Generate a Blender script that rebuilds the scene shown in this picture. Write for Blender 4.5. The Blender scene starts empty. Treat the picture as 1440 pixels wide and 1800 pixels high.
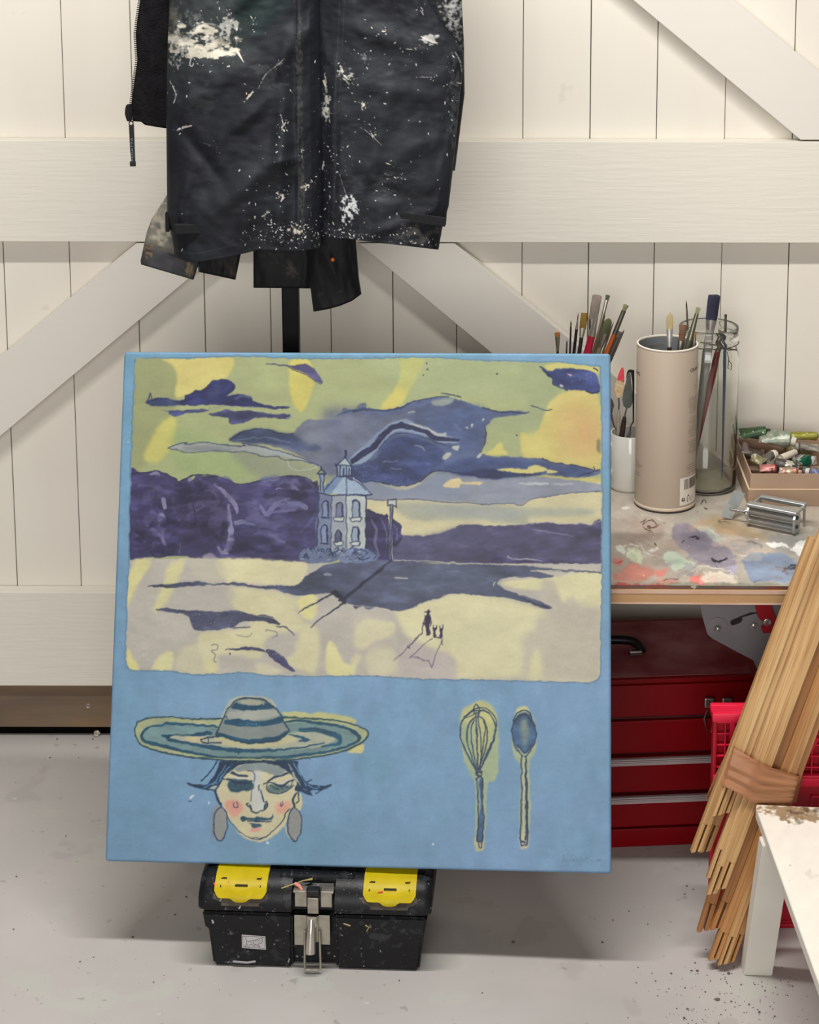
import bpy, bmesh, math, random
import numpy as np
from mathutils import Vector, Matrix
random.seed(7); RNG = np.random.RandomState(11)
SC = bpy.context.scene; COL = SC.collection
PI = math.pi
# ------------------------------------------------------------------ camera model (1440 x 1800 frame)
FOC = 3400.0; CAMH = 2.0; CAMD = 3.927; PPX = 850.0; PPY = 246.0
TH = math.atan(FOC / 19400.0); RHO = 0.0018
cF = Vector((0, math.cos(TH), -math.sin(TH))); cR = Vector((1, 0, 0)); cU = Vector((0, math.sin(TH), math.cos(TH)))
cr = cR * math.cos(RHO) + cU * math.sin(RHO); cu = cU * math.cos(RHO) - cR * math.sin(RHO)
CAM = Vector((0, -CAMD, CAMH))
def ray(x, y): return cF + cr * ((x - PPX) / FOC) - cu * ((y - PPY) / FOC)
def aty(x, y, Y):
    d = ray(x, y); return CAM + d * ((Y - CAM.y) / d.y)
def atz(x, y, Z):
    d = ray(x, y); return CAM + d * ((Z - CAM.z) / d.z)
def proj(P):
    p = Vector(P) - CAM; z = p.dot(cF)
    return PPX + FOC * p.dot(cr) / z, PPY - FOC * p.dot(cu) / z
cam_d = bpy.data.cameras.new('camera'); cam = bpy.data.objects.new('camera', cam_d); COL.objects.link(cam)
M3 = Matrix((cr, cu, -cF)).transposed(); cam.matrix_world = Matrix.Translation(CAM) @ M3.to_4x4()
cam_d.sensor_fit = 'HORIZONTAL'; cam_d.sensor_width = 36.0; cam_d.lens = 36.0 * FOC / 1440.0
cam_d.shift_x = (720 - PPX) / 1440.0; cam_d.shift_y = (PPY - 900) / 1440.0
cam_d.clip_start = 0.05; SC.camera = cam
SC.view_settings.view_transform = 'Standard'; SC.view_settings.look = 'None'
SC.view_settings.gamma = 1.0; SC.view_settings.use_curve_mapping = False

# ------------------------------------------------------------------ colour
def lin(c):
    c = np.asarray(c, float) / 255.0
    return np.where(c <= 0.04045, c / 12.92, ((c + 0.055) / 1.055) ** 2.4)
def L4(c): l = lin(c); return (float(l[0]), float(l[1]), float(l[2]), 1.0)

# ------------------------------------------------------------------ materials
MATS = {}
def mat(name, col, rough=0.6, metal=0.0, var=0.0, vscale=8.0, bump=0.0, bscale=60.0, col2=None, stretch=(1,1,1), attr=None,
        spec=0.5, trans=0.0, spots=None, coat=0.0, detail=4.0, wave=None, ior=1.45):
    """procedural material: base colour, noise blend towards col2, optional specks, optional grain, bump"""
    if name in MATS: return MATS[name]
    m = bpy.data.materials.new(name); m.use_nodes = True; nt = m.node_tree; N = nt.nodes; Lk = nt.links
    b = N['Principled BSDF']
    b.inputs['Roughness'].default_value = rough; b.inputs['Metallic'].default_value = metal
    b.inputs['Specular IOR Level'].default_value = spec; b.inputs['IOR'].default_value = ior
    b.inputs['Transmission Weight'].default_value = trans; b.inputs['Coat Weight'].default_value = coat
    tc = N.new('ShaderNodeTexCoord'); mp = N.new('ShaderNodeMapping'); mp.inputs['Scale'].default_value = stretch
    Lk.new(tc.outputs['Object'], mp.inputs['Vector'])
    out = None
    if attr:
        a = N.new('ShaderNodeAttribute'); a.attribute_name = attr; out = a.outputs['Color']
    else:
        rgb = N.new('ShaderNodeRGB'); rgb.outputs[0].default_value = L4(col); out = rgb.outputs[0]
    def mixc(fac, c2sock):
        nonlocal out
        mx = N.new('ShaderNodeMix'); mx.data_type = 'RGBA'
        Lk.new(fac, mx.inputs[0]); Lk.new(out, mx.inputs[6]); Lk.new(c2sock, mx.inputs[7]); out = mx.outputs[2]
    if wave:                               # wood grain: (scale, distortion, strength, colour)
        w = N.new('ShaderNodeTexNoise'); w.inputs['Scale'].default_value = wave[0]; w.inputs['Detail'].default_value = 6
        w.inputs['Distortion'].default_value = wave[1]
        Lk.new(mp.outputs[0], w.inputs['Vector'])
        r = N.new('ShaderNodeValToRGB'); r.color_ramp.elements[0].position = 0.42; r.color_ramp.elements[1].position = 0.62
        r.color_ramp.elements[0].color = (0,0,0,1); r.color_ramp.elements[1].color = (wave[2],)*3 + (1,)
        Lk.new(w.outputs['Fac'], r.inputs[0])
        c = N.new('ShaderNodeRGB'); c.outputs[0].default_value = L4(wave[3]); mixc(r.outputs[0], c.outputs[0])
    if var > 0:
        n = N.new('ShaderNodeTexNoise'); n.inputs['Scale'].default_value = vscale; n.inputs['Detail'].default_value = detail
        Lk.new(mp.outputs[0], n.inputs['Vector'])
        r = N.new('ShaderNodeValToRGB'); r.color_ramp.elements[0].position = 0.35; r.color_ramp.elements[1].position = 0.7
        r.color_ramp.elements[0].color = (0,0,0,1); r.color_ramp.elements[1].color = (var,)*3 + (1,)
        Lk.new(n.outputs['Fac'], r.inputs[0])
        c = N.new('ShaderNodeRGB'); c.outputs[0].default_value = L4(col2 or tuple(max(0, q*0.8) for q in col))
        mixc(r.outputs[0], c.outputs[0])
    for sp in (spots or []):               # (scale, threshold, strength, colour)
        n = N.new('ShaderNodeTexNoise'); n.inputs['Scale'].default_value = sp[0]; n.inputs['Detail'].default_value = 3
        n.inputs['Roughness'].default_value = 0.6
        Lk.new(tc.outputs['Object'], n.inputs['Vector'])
        r = N.new('ShaderNodeValToRGB'); r.color_ramp.elements[0].position = sp[1]; r.color_ramp.elements[1].position = min(0.99, sp[1] + 0.03)
        r.color_ramp.elements[0].color = (0,0,0,1); r.color_ramp.elements[1].color = (sp[2],)*3 + (1,)
        Lk.new(n.outputs['Fac'], r.inputs[0])
        c = N.new('ShaderNodeRGB'); c.outputs[0].default_value = L4(sp[3]); mixc(r.outputs[0], c.outputs[0])
    Lk.new(out, b.inputs['Base Color'])
    if bump > 0:
        n = N.new('ShaderNodeTexNoise'); n.inputs['Scale'].default_value = bscale; n.inputs['Detail'].default_value = 5
        Lk.new(mp.outputs[0], n.inputs['Vector'])
        bp = N.new('ShaderNodeBump'); bp.inputs['Strength'].default_value = bump; bp.inputs['Distance'].default_value = 0.002
        Lk.new(n.outputs['Fac'], bp.inputs['Height']); Lk.new(bp.outputs[0], b.inputs['Normal'])
    MATS[name] = m
    return m

# ------------------------------------------------------------------ objects
def tag(o, label=None, cat=None, group=None, kind=None):
    if label: o['label'] = label
    if cat: o['category'] = cat
    if group: o['group'] = group
    if kind: o['kind'] = kind
    return o
def thing(name, label, cat, loc=(0,0,0), rotz=0.0, group=None):
    o = bpy.data.objects.new(name, None); COL.objects.link(o); o.empty_display_size = 0.05
    o.location = loc; o.rotation_euler = (0, 0, rotz)
    return tag(o, label, cat, group)
def link_mesh(name, me, m, parent=None, world=True):
    """mesh given in world coordinates; with a parent it keeps its world place"""
    o = bpy.data.objects.new(name, me); COL.objects.link(o)
    if m is not None and len(me.materials) == 0: me.materials.append(m)
    if parent is not None:
        o.parent = parent
        if world:
            par = parent; mw = Matrix.Identity(4)
            chain = []
            while par is not None: chain.append(par); par = par.parent
            for c in reversed(chain):
                mw = mw @ c.matrix_parent_inverse @ (Matrix.Translation(c.location) @ c.rotation_euler.to_matrix().to_4x4())
            o.matrix_parent_inverse = mw.inverted()
    return o
def obj(name, bm, m, parent=None, world=True, smooth=None, label=None):
    me = bpy.data.meshes.new(name)
    bmesh.ops.recalc_face_normals(bm, faces=bm.faces[:])
    bm.to_mesh(me); bm.free()
    if smooth is not None:
        for p in me.polygons: p.use_smooth = True
        if smooth < 3.1:
            me.set_sharp_from_angle(angle=smooth)
    o = link_mesh(name, me, m, parent, world)
    if label: o['label'] = label
    return o
def struct(name, bm, m): o = obj(name, bm, m); o['kind'] = 'structure'; return o
def B(): return bmesh.new()
def box(bm, x0, x1, y0, y1, z0, z1, M=None, bev=0.0, seg=2):
    r = bmesh.ops.create_cube(bm, size=1.0); vs = r['verts']
    T = Matrix.Translation(((x0+x1)/2, (y0+y1)/2, (z0+z1)/2)) @ Matrix.Diagonal((abs(x1-x0), abs(y1-y0), abs(z1-z0), 1))
    bmesh.ops.transform(bm, matrix=T, verts=vs)
    if bev > 0:
        es = list({e for v in vs for e in v.link_edges})
        rr = bmesh.ops.bevel(bm, geom=es, offset=bev, segments=seg, affect='EDGES', profile=0.6)
        vs = list({v for f in rr['faces'] for v in f.verts} | {v for v in vs if v.is_valid})
        # the bevel leaves the large faces: collect the whole island
        isl = set(vs); st = list(vs)
        while st:
            v = st.pop()
            for e in v.link_edges:
                w = e.other_vert(v)
                if w not in isl: isl.add(w); st.append(w)
        vs = list(isl)
    if M is not None: bmesh.ops.transform(bm, matrix=M, verts=vs)
    return vs
def frame(p, q, up=Vector((0, -1, 0))):
    """matrix with z along p->q"""
    p = Vector(p); q = Vector(q); z = (q - p).normalized(); up = Vector(up)
    x = up.cross(z)
    if x.length < 1e-5: x = Vector((1,0,0)).cross(z)
    x.normalize(); y = z.cross(x)
    M = Matrix((x, y, z)).transposed().to_4x4(); M.translation = p
    return M
def lathe(bm, prof, M=None, n=24, sx=1.0, sy=1.0, cap0=True, cap1=True):
    """prof = [(radius, z), ...]; returns verts"""
    rings = []; allv = []
    for r, z in prof:
        ring = [bm.verts.new((r*sx*math.cos(2*PI*k/n), r*sy*math.sin(2*PI*k/n), z)) for k in range(n)]
        rings.append(ring); allv += ring
    for a, b in zip(rings, rings[1:]):
        for k in range(n): bm.faces.new((a[k], a[(k+1) % n], b[(k+1) % n], b[k]))
    if cap0: bm.faces.new(list(reversed(rings[0])))
    if cap1: bm.faces.new(rings[-1])
    if M is not None: bmesh.ops.transform(bm, matrix=M, verts=allv)
    return allv
def tube(bm, pts, r, n=8, rs=None, closed=False):
    pts = [Vector(p) for p in pts]; rings = []
    m = len(pts); prevx = None
    for i, p in enumerate(pts):
        if closed: t = pts[(i+1) % m] - pts[i-1]
        else: t = pts[min(i+1, m-1)] - pts[max(i-1, 0)]
        t.normalize()
        if prevx is None:
            a = Vector((0,0,1)) if abs(t.z) < 0.9 else Vector((1,0,0))
            x = a.cross(t).normalized()
        else: x = (prevx - t * prevx.dot(t)).normalized()
        prevx = x; y = t.cross(x); rr = rs[i] if rs else r
        rings.append([bm.verts.new(p + (x*math.cos(2*PI*k/n) + y*math.sin(2*PI*k/n))*rr) for k in range(n)])
    rng = range(m) if closed else range(m-1)
    for i in rng:
        a, b = rings[i], rings[(i+1) % m]
        for k in range(n): bm.faces.new((a[k], a[(k+1) % n], b[(k+1) % n], b[k]))
    if not closed:
        bm.faces.new(list(reversed(rings[0]))); bm.faces.new(rings[-1])
def prism(bm, pts, d, M=None):
    """pts: list of 3D points in one plane, d: extrusion vector"""
    d = Vector(d); a = [bm.verts.new(Vector(p)) for p in pts]; b = [bm.verts.new(Vector(p) + d) for p in pts]
    n = len(a); bm.faces.new(a); bm.faces.new(list(reversed(b)))
    for k in range(n): bm.faces.new((a[k], b[k], b[(k+1) % n], a[(k+1) % n]))
    if M is not None: bmesh.ops.transform(bm, matrix=M, verts=a+b)
    return a + b
def catmull(pts, sub=6, closed=False):
    P = [np.asarray(p, float) for p in pts]; n = len(P); out = []
    if n < 3: return [tuple(p) for p in P]
    rng = range(n) if closed else range(n-1)
    for i in rng:
        p0 = P[(i-1) % n] if closed or i > 0 else P[0]; p1 = P[i]; p2 = P[(i+1) % n]
        p3 = P[(i+2) % n] if closed or i+2 < n else P[-1]
        for k in range(sub):
            t = k / sub
            out.append(tuple(0.5*((2*p1) + (-p0+p2)*t + (2*p0-5*p1+4*p2-p3)*t*t + (-p0+3*p1-3*p2+p3)*t**3)))
    if not closed: out.append(tuple(P[-1]))
    return out
def text_mesh(txt, size):
    """text as flat 2D triangles [(verts),(faces)] in xy, lower left at the origin"""
    cu_ = bpy.data.curves.new('t', 'FONT'); cu_.body = txt; cu_.size = size; cu_.resolution_u = 3
    ob = bpy.data.objects.new('t', cu_); COL.objects.link(ob)
    dg = bpy.context.evaluated_depsgraph_get(); me = bpy.data.meshes.new_from_object(ob.evaluated_get(dg))
    V = [v.co.copy() for v in me.vertices]; F_ = [tuple(p.vertices) for p in me.polygons]
    bpy.data.objects.remove(ob); bpy.data.curves.remove(cu_); bpy.data.meshes.remove(me)
    return V, F_

# ------------------------------------------------------------------ noise and raster (colours are laid down as paint on a surface grid)
def vnoise(h, w, cy, cx, seed):
    """bilinear value noise with cells of cy x cx pixels, 0..1"""
    r = np.random.RandomState(seed); gy = int(h/cy) + 3; gx = int(w/cx) + 3
    g = r.rand(gy, gx); yy = np.arange(h)/cy; xx = np.arange(w)/cx
    y0 = yy.astype(int); x0 = xx.astype(int); fy = yy-y0; fx = xx-x0
    fy = (fy*fy*(3-2*fy))[:, None]; fx = (fx*fx*(3-2*fx))[None, :]
    a = g[np.ix_(y0, x0)]; b = g[np.ix_(y0, x0+1)]; c = g[np.ix_(y0+1, x0)]; d = g[np.ix_(y0+1, x0+1)]
    return (a*(1-fx)+b*fx)*(1-fy) + (c*(1-fx)+d*fx)*fy
def fbm(h, w, c, seed, oct=4, ax=1.0):
    s = np.zeros((h, w)); a = 1.0; t = 0
    for o in range(oct):
        s += a*vnoise(h, w, max(1.0, c/2**o), max(1.0, c*ax/2**o), seed+o); t += a; a *= 0.55
    return s/t
def blur1(a, s):
    if s < 0.3: return a
    k = int(math.ceil(s*2.5)); x = np.arange(-k, k+1); g = np.exp(-x*x/(2*s*s)); g /= g.sum()
    p = np.pad(a, ((k, k), (0, 0)), mode='edge'); a = sum(g[i]*p[i:i+a.shape[0]] for i in range(2*k+1))
    p = np.pad(a, ((0, 0), (k, k)), mode='edge'); return sum(g[i]*p[:, i:i+a.shape[1]] for i in range(2*k+1))
class Raster:
    def __init__(s, x0, y0, x1, y1, res, base):
        s.x0, s.y0, s.res = x0, y0, res; s.w = int((x1-x0)*res)+1; s.h = int((y1-y0)*res)+1
        s.a = np.zeros((s.h, s.w, 3)); s.a[:] = base; s.fr = (0, 0, 1.0); s.clip = None; s.seed = 100
    def frame(s, x, y, k): s.fr = (x, y, k)
    def cv(s, pts):
        x, y, k = s.fr
        return [((p[0]/k + x - s.x0)*s.res, (p[1]/k + y - s.y0)*s.res) for p in pts]
    def _put(s, m, i0, j0, col, alpha, var):
        h, w = m.shape; s.seed += 1
        if s.clip is not None: m = m*s.clip[i0:i0+h, j0:j0+w]
        c = np.zeros((h, w, 3)); c[:] = col
        if var > 0:
            n = (fbm(h, w, 26*s.res, s.seed*7, 3, 2.0)-0.5)*2*var + (fbm(h, w, 5*s.res, s.seed*7+50, 2, 3.0)-0.5)*var*0.8
            c = c*(1+n[..., None])
        m = (m*alpha)[..., None]
        s.a[i0:i0+h, j0:j0+w] = s.a[i0:i0+h, j0:j0+w]*(1-m) + c*m
    def poly(s, pts, col, alpha=1.0, soft=0.7, smooth=True, var=0.06, rough=0.0, raw=False):
        q = pts if raw else s.cv(pts)
        if smooth: q = catmull(q, 5, True)
        q = np.array(q); mg = int(soft*2.5*s.res)+4+int(rough*3)
        j0 = max(0, int(q[:, 0].min())-mg); j1 = min(s.w, int(q[:, 0].max())+mg+1)
        i0 = max(0, int(q[:, 1].min())-mg); i1 = min(s.h, int(q[:, 1].max())+mg+1)
        if j1 <= j0 or i1 <= i0: return None
        h, w = i1-i0, j1-j0; m = np.zeros((h, w))
        for oy in (0.25, 0.75):
            ys = i0+np.arange(h)+oy-0.5; cross = np.zeros((h, w+1))
            n = len(q)
            for k in range(n):
                xa, ya = q[k]; xb, yb = q[(k+1) % n]
                if ya == yb: continue
                lo, hi = (ya, yb) if ya < yb else (yb, ya)
                r0 = max(0, int(math.ceil(lo-ys[0]))); r1 = min(h-1, int(math.ceil(hi-ys[0]))-1)
                if r1 < r0: continue
                rr = np.arange(r0, r1+1); xs = xa+(ys[rr]-ya)*(xb-xa)/(yb-ya)-j0+0.5
                sg = 1.0 if yb > ya else -1.0
                xi = np.clip(xs, 0, w-0.001); ii = xi.astype(int); fr = xi-ii
                np.add.at(cross, (rr, ii), sg*(1-fr)); np.add.at(cross, (rr, np.minimum(ii+1, w)), sg*fr)
            m += np.clip(np.abs(np.cumsum(cross, 1)[:, :w]), 0, 1)*0.5
        if rough > 0:
            n = fbm(h, w, 7*s.res, s.seed*13+5, 3)
            mb = blur1(m, rough*s.res); m = np.clip((mb+(n-0.5)*0.9-0.5)*6/max(1, rough)+0.5, 0, 1)
        m = blur1(m, soft*s.res*0.6)
        s._put(m, i0, j0, col, alpha, var); return m
    def line(s, pts, wd, col, alpha=1.0, smooth=True, dry=0.0, var=0.04):
        q = s.cv(pts); 
        if smooth and len(q) > 2: q = catmull(q, 5)
        n = len(q); ws = wd if isinstance(wd, (list, tuple)) else [wd]
        W = np.interp(np.linspace(0, 1, n), np.linspace(0, 1, len(ws)), ws)*s.res*0.5
        q = np.array(q); mg = int(W.max())+3
        j0 = max(0, int(q[:, 0].min())-mg); j1 = min(s.w, int(q[:, 0].max())+mg+1)
        i0 = max(0, int(q[:, 1].min())-mg); i1 = min(s.h, int(q[:, 1].max())+mg+1)
        if j1 <= j0 or i1 <= i0: return
        m = np.zeros((i1-i0, j1-j0))
        for k in range(n-1):
            (xa, ya), (xb, yb) = q[k], q[k+1]; r = max(W[k], W[k+1])+2
            a0 = max(i0, int(min(ya, yb)-r)); a1 = min(i1, int(max(ya, yb)+r)+2); b0 = max(j0, int(min(xa, xb)-r)); b1 = min(j1, int(max(xa, xb)+r)+2)
            if a1 <= a0 or b1 <= b0: continue
            Y, X = np.mgrid[a0:a1, b0:b1]; dx, dy = xb-xa, yb-ya; ll = dx*dx+dy*dy+1e-9
            t = np.clip(((X-xa)*dx+(Y-ya)*dy)/ll, 0, 1); d = np.hypot(X-xa-t*dx, Y-ya-t*dy)
            v = np.clip(W[k]*(1-t)+W[k+1]*t - d + 0.5, 0, 1)
            sub = m[a0-i0:a1-i0, b0-j0:b1-j0]; np.maximum(sub, v, out=sub)
        if dry > 0:
            n_ = fbm(m.shape[0], m.shape[1], 3*s.res, s.seed*3+1, 2); m = m*np.clip((n_-dry*0.55)*8, 0, 1)
        s._put(m, i0, j0, col, alpha, var)
    def dots(s, cx, cy, rx, ry, n, col, r0=0.4, r1=1.6, alpha=0.9):
        """n small flecks scattered about a place (gauss)"""
        x, y, k = s.fr; R = np.random.RandomState(s.seed*31+n); s.seed += 1
        for i in range(n):
            px = cx+R.randn()*rx*0.5; py = cy+R.randn()*ry*0.5; r = (r0+(r1-r0)*R.rand()**3)
            a = R.rand()*PI; e = 1+R.rand()
            dx, dy = math.cos(a)*r*e*k*0.5, math.sin(a)*r*e*k*0.5
            s.line([(px-dx, py-dy), (px+dx, py+dy)], r, col, alpha, smooth=False, var=0)
    def splat(s, cx, cy, rx, ry, n, col, alpha=0.85, seed=1, th=0.5, ax=1.5, cell=6):
        """ragged dried paint: noise thresholded inside a soft ellipse"""
        (X, Y), = s.cv([(cx, cy)]); k = s.fr[2]; rx = rx/k*s.res; ry = ry/k*s.res
        i0 = max(0, int(Y-ry)); i1 = min(s.h, int(Y+ry)+1); j0 = max(0, int(X-rx)); j1 = min(s.w, int(X+rx)+1)
        if i1-i0 < 3 or j1-j0 < 3: return
        yy, xx = np.mgrid[i0:i1, j0:j1]; e = ((xx-X)/rx)**2+((yy-Y)/ry)**2
        f = fbm(i1-i0, j1-j0, cell*s.res, seed, 4, ax)
        m = blur1(np.clip((f - th - 0.35*e**1.2+0.12)*8, 0, 1)*(e < 1), 0.6*s.res**0.5)
        s._put(m, i0, j0, col, alpha, 0.1)
    def sample(s, px, py):
        X = np.clip((np.asarray(px)-s.x0)*s.res, 0, s.w-1.001); Y = np.clip((np.asarray(py)-s.y0)*s.res, 0, s.h-1.001)
        x0 = X.astype(int); y0 = Y.astype(int); fx = (X-x0)[..., None]; fy = (Y-y0)[..., None]; a = s.a
        return (a[y0, x0]*(1-fx)+a[y0, x0+1]*fx)*(1-fy)+(a[y0+1, x0]*(1-fx)+a[y0+1, x0+1]*fx)*fy
def grid_mesh(name, V, colors=None, smooth=True, thick_back=None):
    """V: (h, w, 3) positions -> quad grid mesh with colour attribute 'paint' (display values)"""
    h, w, _ = V.shape; me = bpy.data.meshes.new(name)
    idx = np.arange(h*w).reshape(h, w)
    f = np.stack([idx[:-1, :-1], idx[1:, :-1], idx[1:, 1:], idx[:-1, 1:]], -1).reshape(-1, 4)
    me.vertices.add(h*w); me.vertices.foreach_set('co', V.reshape(-1).astype(np.float32))
    me.loops.add(f.size); me.loops.foreach_set('vertex_index', f.reshape(-1).astype(np.int32))
    me.polygons.add(len(f)); me.polygons.foreach_set('loop_start', (np.arange(len(f))*4).astype(np.int32))
    me.polygons.foreach_set('loop_total', np.full(len(f), 4, np.int32))
    if colors is not None:
        at = me.attributes.new('paint', 'FLOAT_COLOR', 'POINT'); c = np.ones((h*w, 4), np.float32)
        c[:, :3] = lin(np.clip(colors.reshape(-1, 3), 0, 255)); at.data.foreach_set('color', c.reshape(-1))
    me.update(calc_edges=True); me.validate()
    if smooth: me.polygons.foreach_set('use_smooth', np.ones(len(f), bool))
    return me
# ------------------------------------------------------------------ light: one long ceiling tube, daylight from the open front of the workshop, dim room
def area(name, loc, target, sx, sy, power, col=(1,1,1)):
    l = bpy.data.lights.new(name, 'AREA'); l.shape = 'RECTANGLE'; l.size = sx; l.size_y = sy; l.energy = power; l.color = col
    o = bpy.data.objects.new(name, l); COL.objects.link(o); o.location = loc
    d = (Vector(target)-Vector(loc)).normalized(); o.rotation_euler = d.to_track_quat('-Z', 'Y').to_euler()
    return o
area('ceiling_tube_light', (-0.2, -1.30, 3.0), (-0.2, -1.30, 0), 2.0, 0.09, 78, (1.0, 0.975, 0.94))
area('front_window_light', (-0.6, -7.0, 2.0), (0.0, 0, 0.9), 3.4, 2.2, 160, (1.0, 0.985, 0.96))
wd = bpy.data.worlds.new('world'); SC.world = wd; wd.use_nodes = True
wd.node_tree.nodes['Background'].inputs[0].default_value = (1.0, 0.97, 0.93, 1); wd.node_tree.nodes['Background'].inputs[1].default_value = 0.13
SC.view_settings.exposure = 0.0

# ------------------------------------------------------------------ setting
WHITE = (226, 220, 207)
m_plank = mat('painted_planks', WHITE, 0.5, var=0.45, vscale=2.2, col2=(218, 208, 197), bump=0.12, bscale=30, stretch=(3, 1, 0.6),
              spots=[(9, 0.72, 0.3, (196, 184, 170))])
m_rail = mat('painted_rail', (224, 218, 205), 0.45, var=0.5, vscale=2.0, col2=(214, 208, 197), bump=0.35, bscale=90, stretch=(0.12, 1, 1.6))
m_brace = mat('painted_brace', (222, 216, 206), 0.45, var=0.4, vscale=3.0, col2=(214, 206, 198), bump=0.15, bscale=60, stretch=(0.5, 1, 0.5))
joints = [-230-117.3*k for k in range(9, 0, -1)]+[-230, -112, 4.8, 121.5, 240, 357, 474, 580, 690, 803, 918, 1035, 1151, 1269.5, 1387.8, 1506, 1624, 1742]+[1742+117.3*k for k in range(1, 10)]
XJ = [aty(x, 425, 0).x for x in joints]
bm = B()
for k, (a, b) in enumerate(zip(XJ, XJ[1:])):
    g = 0.0009 + 0.0006*((k*7) % 3)
    dy = 0.0008*((k*5) % 3 - 1)
    box(bm, a+g*0.5, b-g*0.5, dy, 0.022, 0.03, 2.6, bev=0.0012, seg=1)
struct('wall_back', bm, m_plank)
bm = B(); box(bm, XJ[0]-0.3, XJ[-1]+0.3, 0.024, 0.05, 0.03, 2.6)
struct('wall_backing', bm, mat('dark_backing', (60, 54, 48), 0.9))
Z = lambda y, Y=-0.036: aty(100, y, Y).z
def rail(name, z0, z1, y=-0.036):
    bm = B(); box(bm, XJ[0], XJ[-1], y, -0.0015, z0, z1, bev=0.0015, seg=2); return struct(name, bm, m_rail)
zr0, zr1 = aty(720, 426, -0.036).z, aty(720, 248, -0.036).z
zb1 = Z(1041); zb0 = Z(1205.5)
rail('trim_1', zr0, zr1); rail('trim_2', zb0, zb1)
def brace(name, pu, pl):      # two px points of the upper edge and two of the lower one, cut by the rails
    bm = B(); P = [aty(x, y, -0.034) for x, y in (pu[0], pu[1], pl[1], pl[0])]
    prism(bm, P, (0, 0.032, 0)); bmesh.ops.bevel(bm, geom=bm.edges[:], offset=0.0012, segments=1, affect='EDGES')
    return struct(name, bm, m_brace)
def on(p, s, y): return (p[0] + (y-p[1])/s, y)
yT, yB = 427.5, 1037
s = -0.8354; up = (240, 427.5); lo = (0, 767.5)
brace('trim_3', (on(up, s, yT), on(up, s, yB)), (on(lo, s, yT), on(lo, s, yB)))
s = 0.8245; up = (799, 428); lo = (644.6, 440)
brace('trim_4', (on(up, s, yT), on(up, s, yB)), (on(lo, s, yT), on(lo, s, yB)))
s = 0.8345; lo = (1407.5, 246); up = (1290, 0)
brace('trim_5', (on(up, s, 246), on(up, s, -600)), (on(lo, s, 246), on(lo, s, -600)))
# bare timber sill under the bottom rail and the dark gap below it
zs1 = aty(100, 1205, -0.022).z; zs0 = aty(100, 1278, -0.022).z
bm = B(); box(bm, XJ[0], XJ[-1], -0.022, 0.02, zs0, zb0-0.0006, bev=0.001, seg=1)
sill = struct('trim_6', bm, mat('bare_timber', (124, 106, 86), 0.8, var=0.8, vscale=9, col2=(86, 72, 62), bump=0.3, bscale=120, stretch=(0.25, 1, 1.2),
       wave=(14, 0.6, 0.55, (150, 116, 74)), detail=6))
bm = B(); box(bm, XJ[0]-0.3, XJ[-1]+0.3, 0.05, 0.06, -0.3, 2.6); box(bm, XJ[0]-.3, XJ[-1]+.3, 0.0, 0.05, -0.1, -0.004)
struct('wall_dark_void', bm, mat('void_dark', (12, 11, 12), 0.9))  # near-black backing: darkness of the gap put in as colour
bm = B(); box(bm, -4, 4, -7.5, -0.004, -0.08, 0.0)
m_floor = mat('painted_concrete', (178, 174, 170), 0.42, var=0.75, vscale=3.2, col2=(192, 186, 183), bump=0.25, bscale=22, detail=6,
    spots=[(7, 0.60, 0.35, (186, 189, 177)), (5.1, 0.60, 0.35, (160, 154, 150)), (26, 0.665, 0.5, (138, 134, 124)), (70, 0.71, 0.6, (110, 104, 100)), (34, 0.70, 0.7, (206, 202, 194))])
struct('floor', bm, m_floor)
# screw in the timber sill
p = aty(155, 1241, -0.022)
bm = B(); lathe(bm, [(0.0058, 0), (0.0058, 0.0012), (0.0045, 0.0022), (0.0022, 0.0014), (0.0, 0.0008)], frame(p, p+Vector((0, -1, 0))), 20, cap0=True, cap1=False)
obj('screw', bm, mat('dull_steel', (150, 142, 130), 0.5, 0.6), sill, smooth=0.6, label='round screw head')
# lump of dried paint at the foot of the wall
p = atz(171, 1292, 0.0)
bm = B(); r = bmesh.ops.create_icosphere(bm, subdivisions=3, radius=0.0065)
for v in bm.verts: v.co += v.co.normalized()*random.uniform(-0.0022, 0.0022)
bmesh.ops.transform(bm, matrix=Matrix.Translation((p.x, p.y-0.004, 0.0055)), verts=bm.verts)
o = obj('paint_lump', bm, mat('dried_paint_lump', (205, 196, 182), 0.8, var=0.8, vscale=200, col2=(90, 82, 76)), smooth=1.0)
tag(o, 'small pale lump of dried paint on the floor by the dark gap', 'debris')
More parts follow.
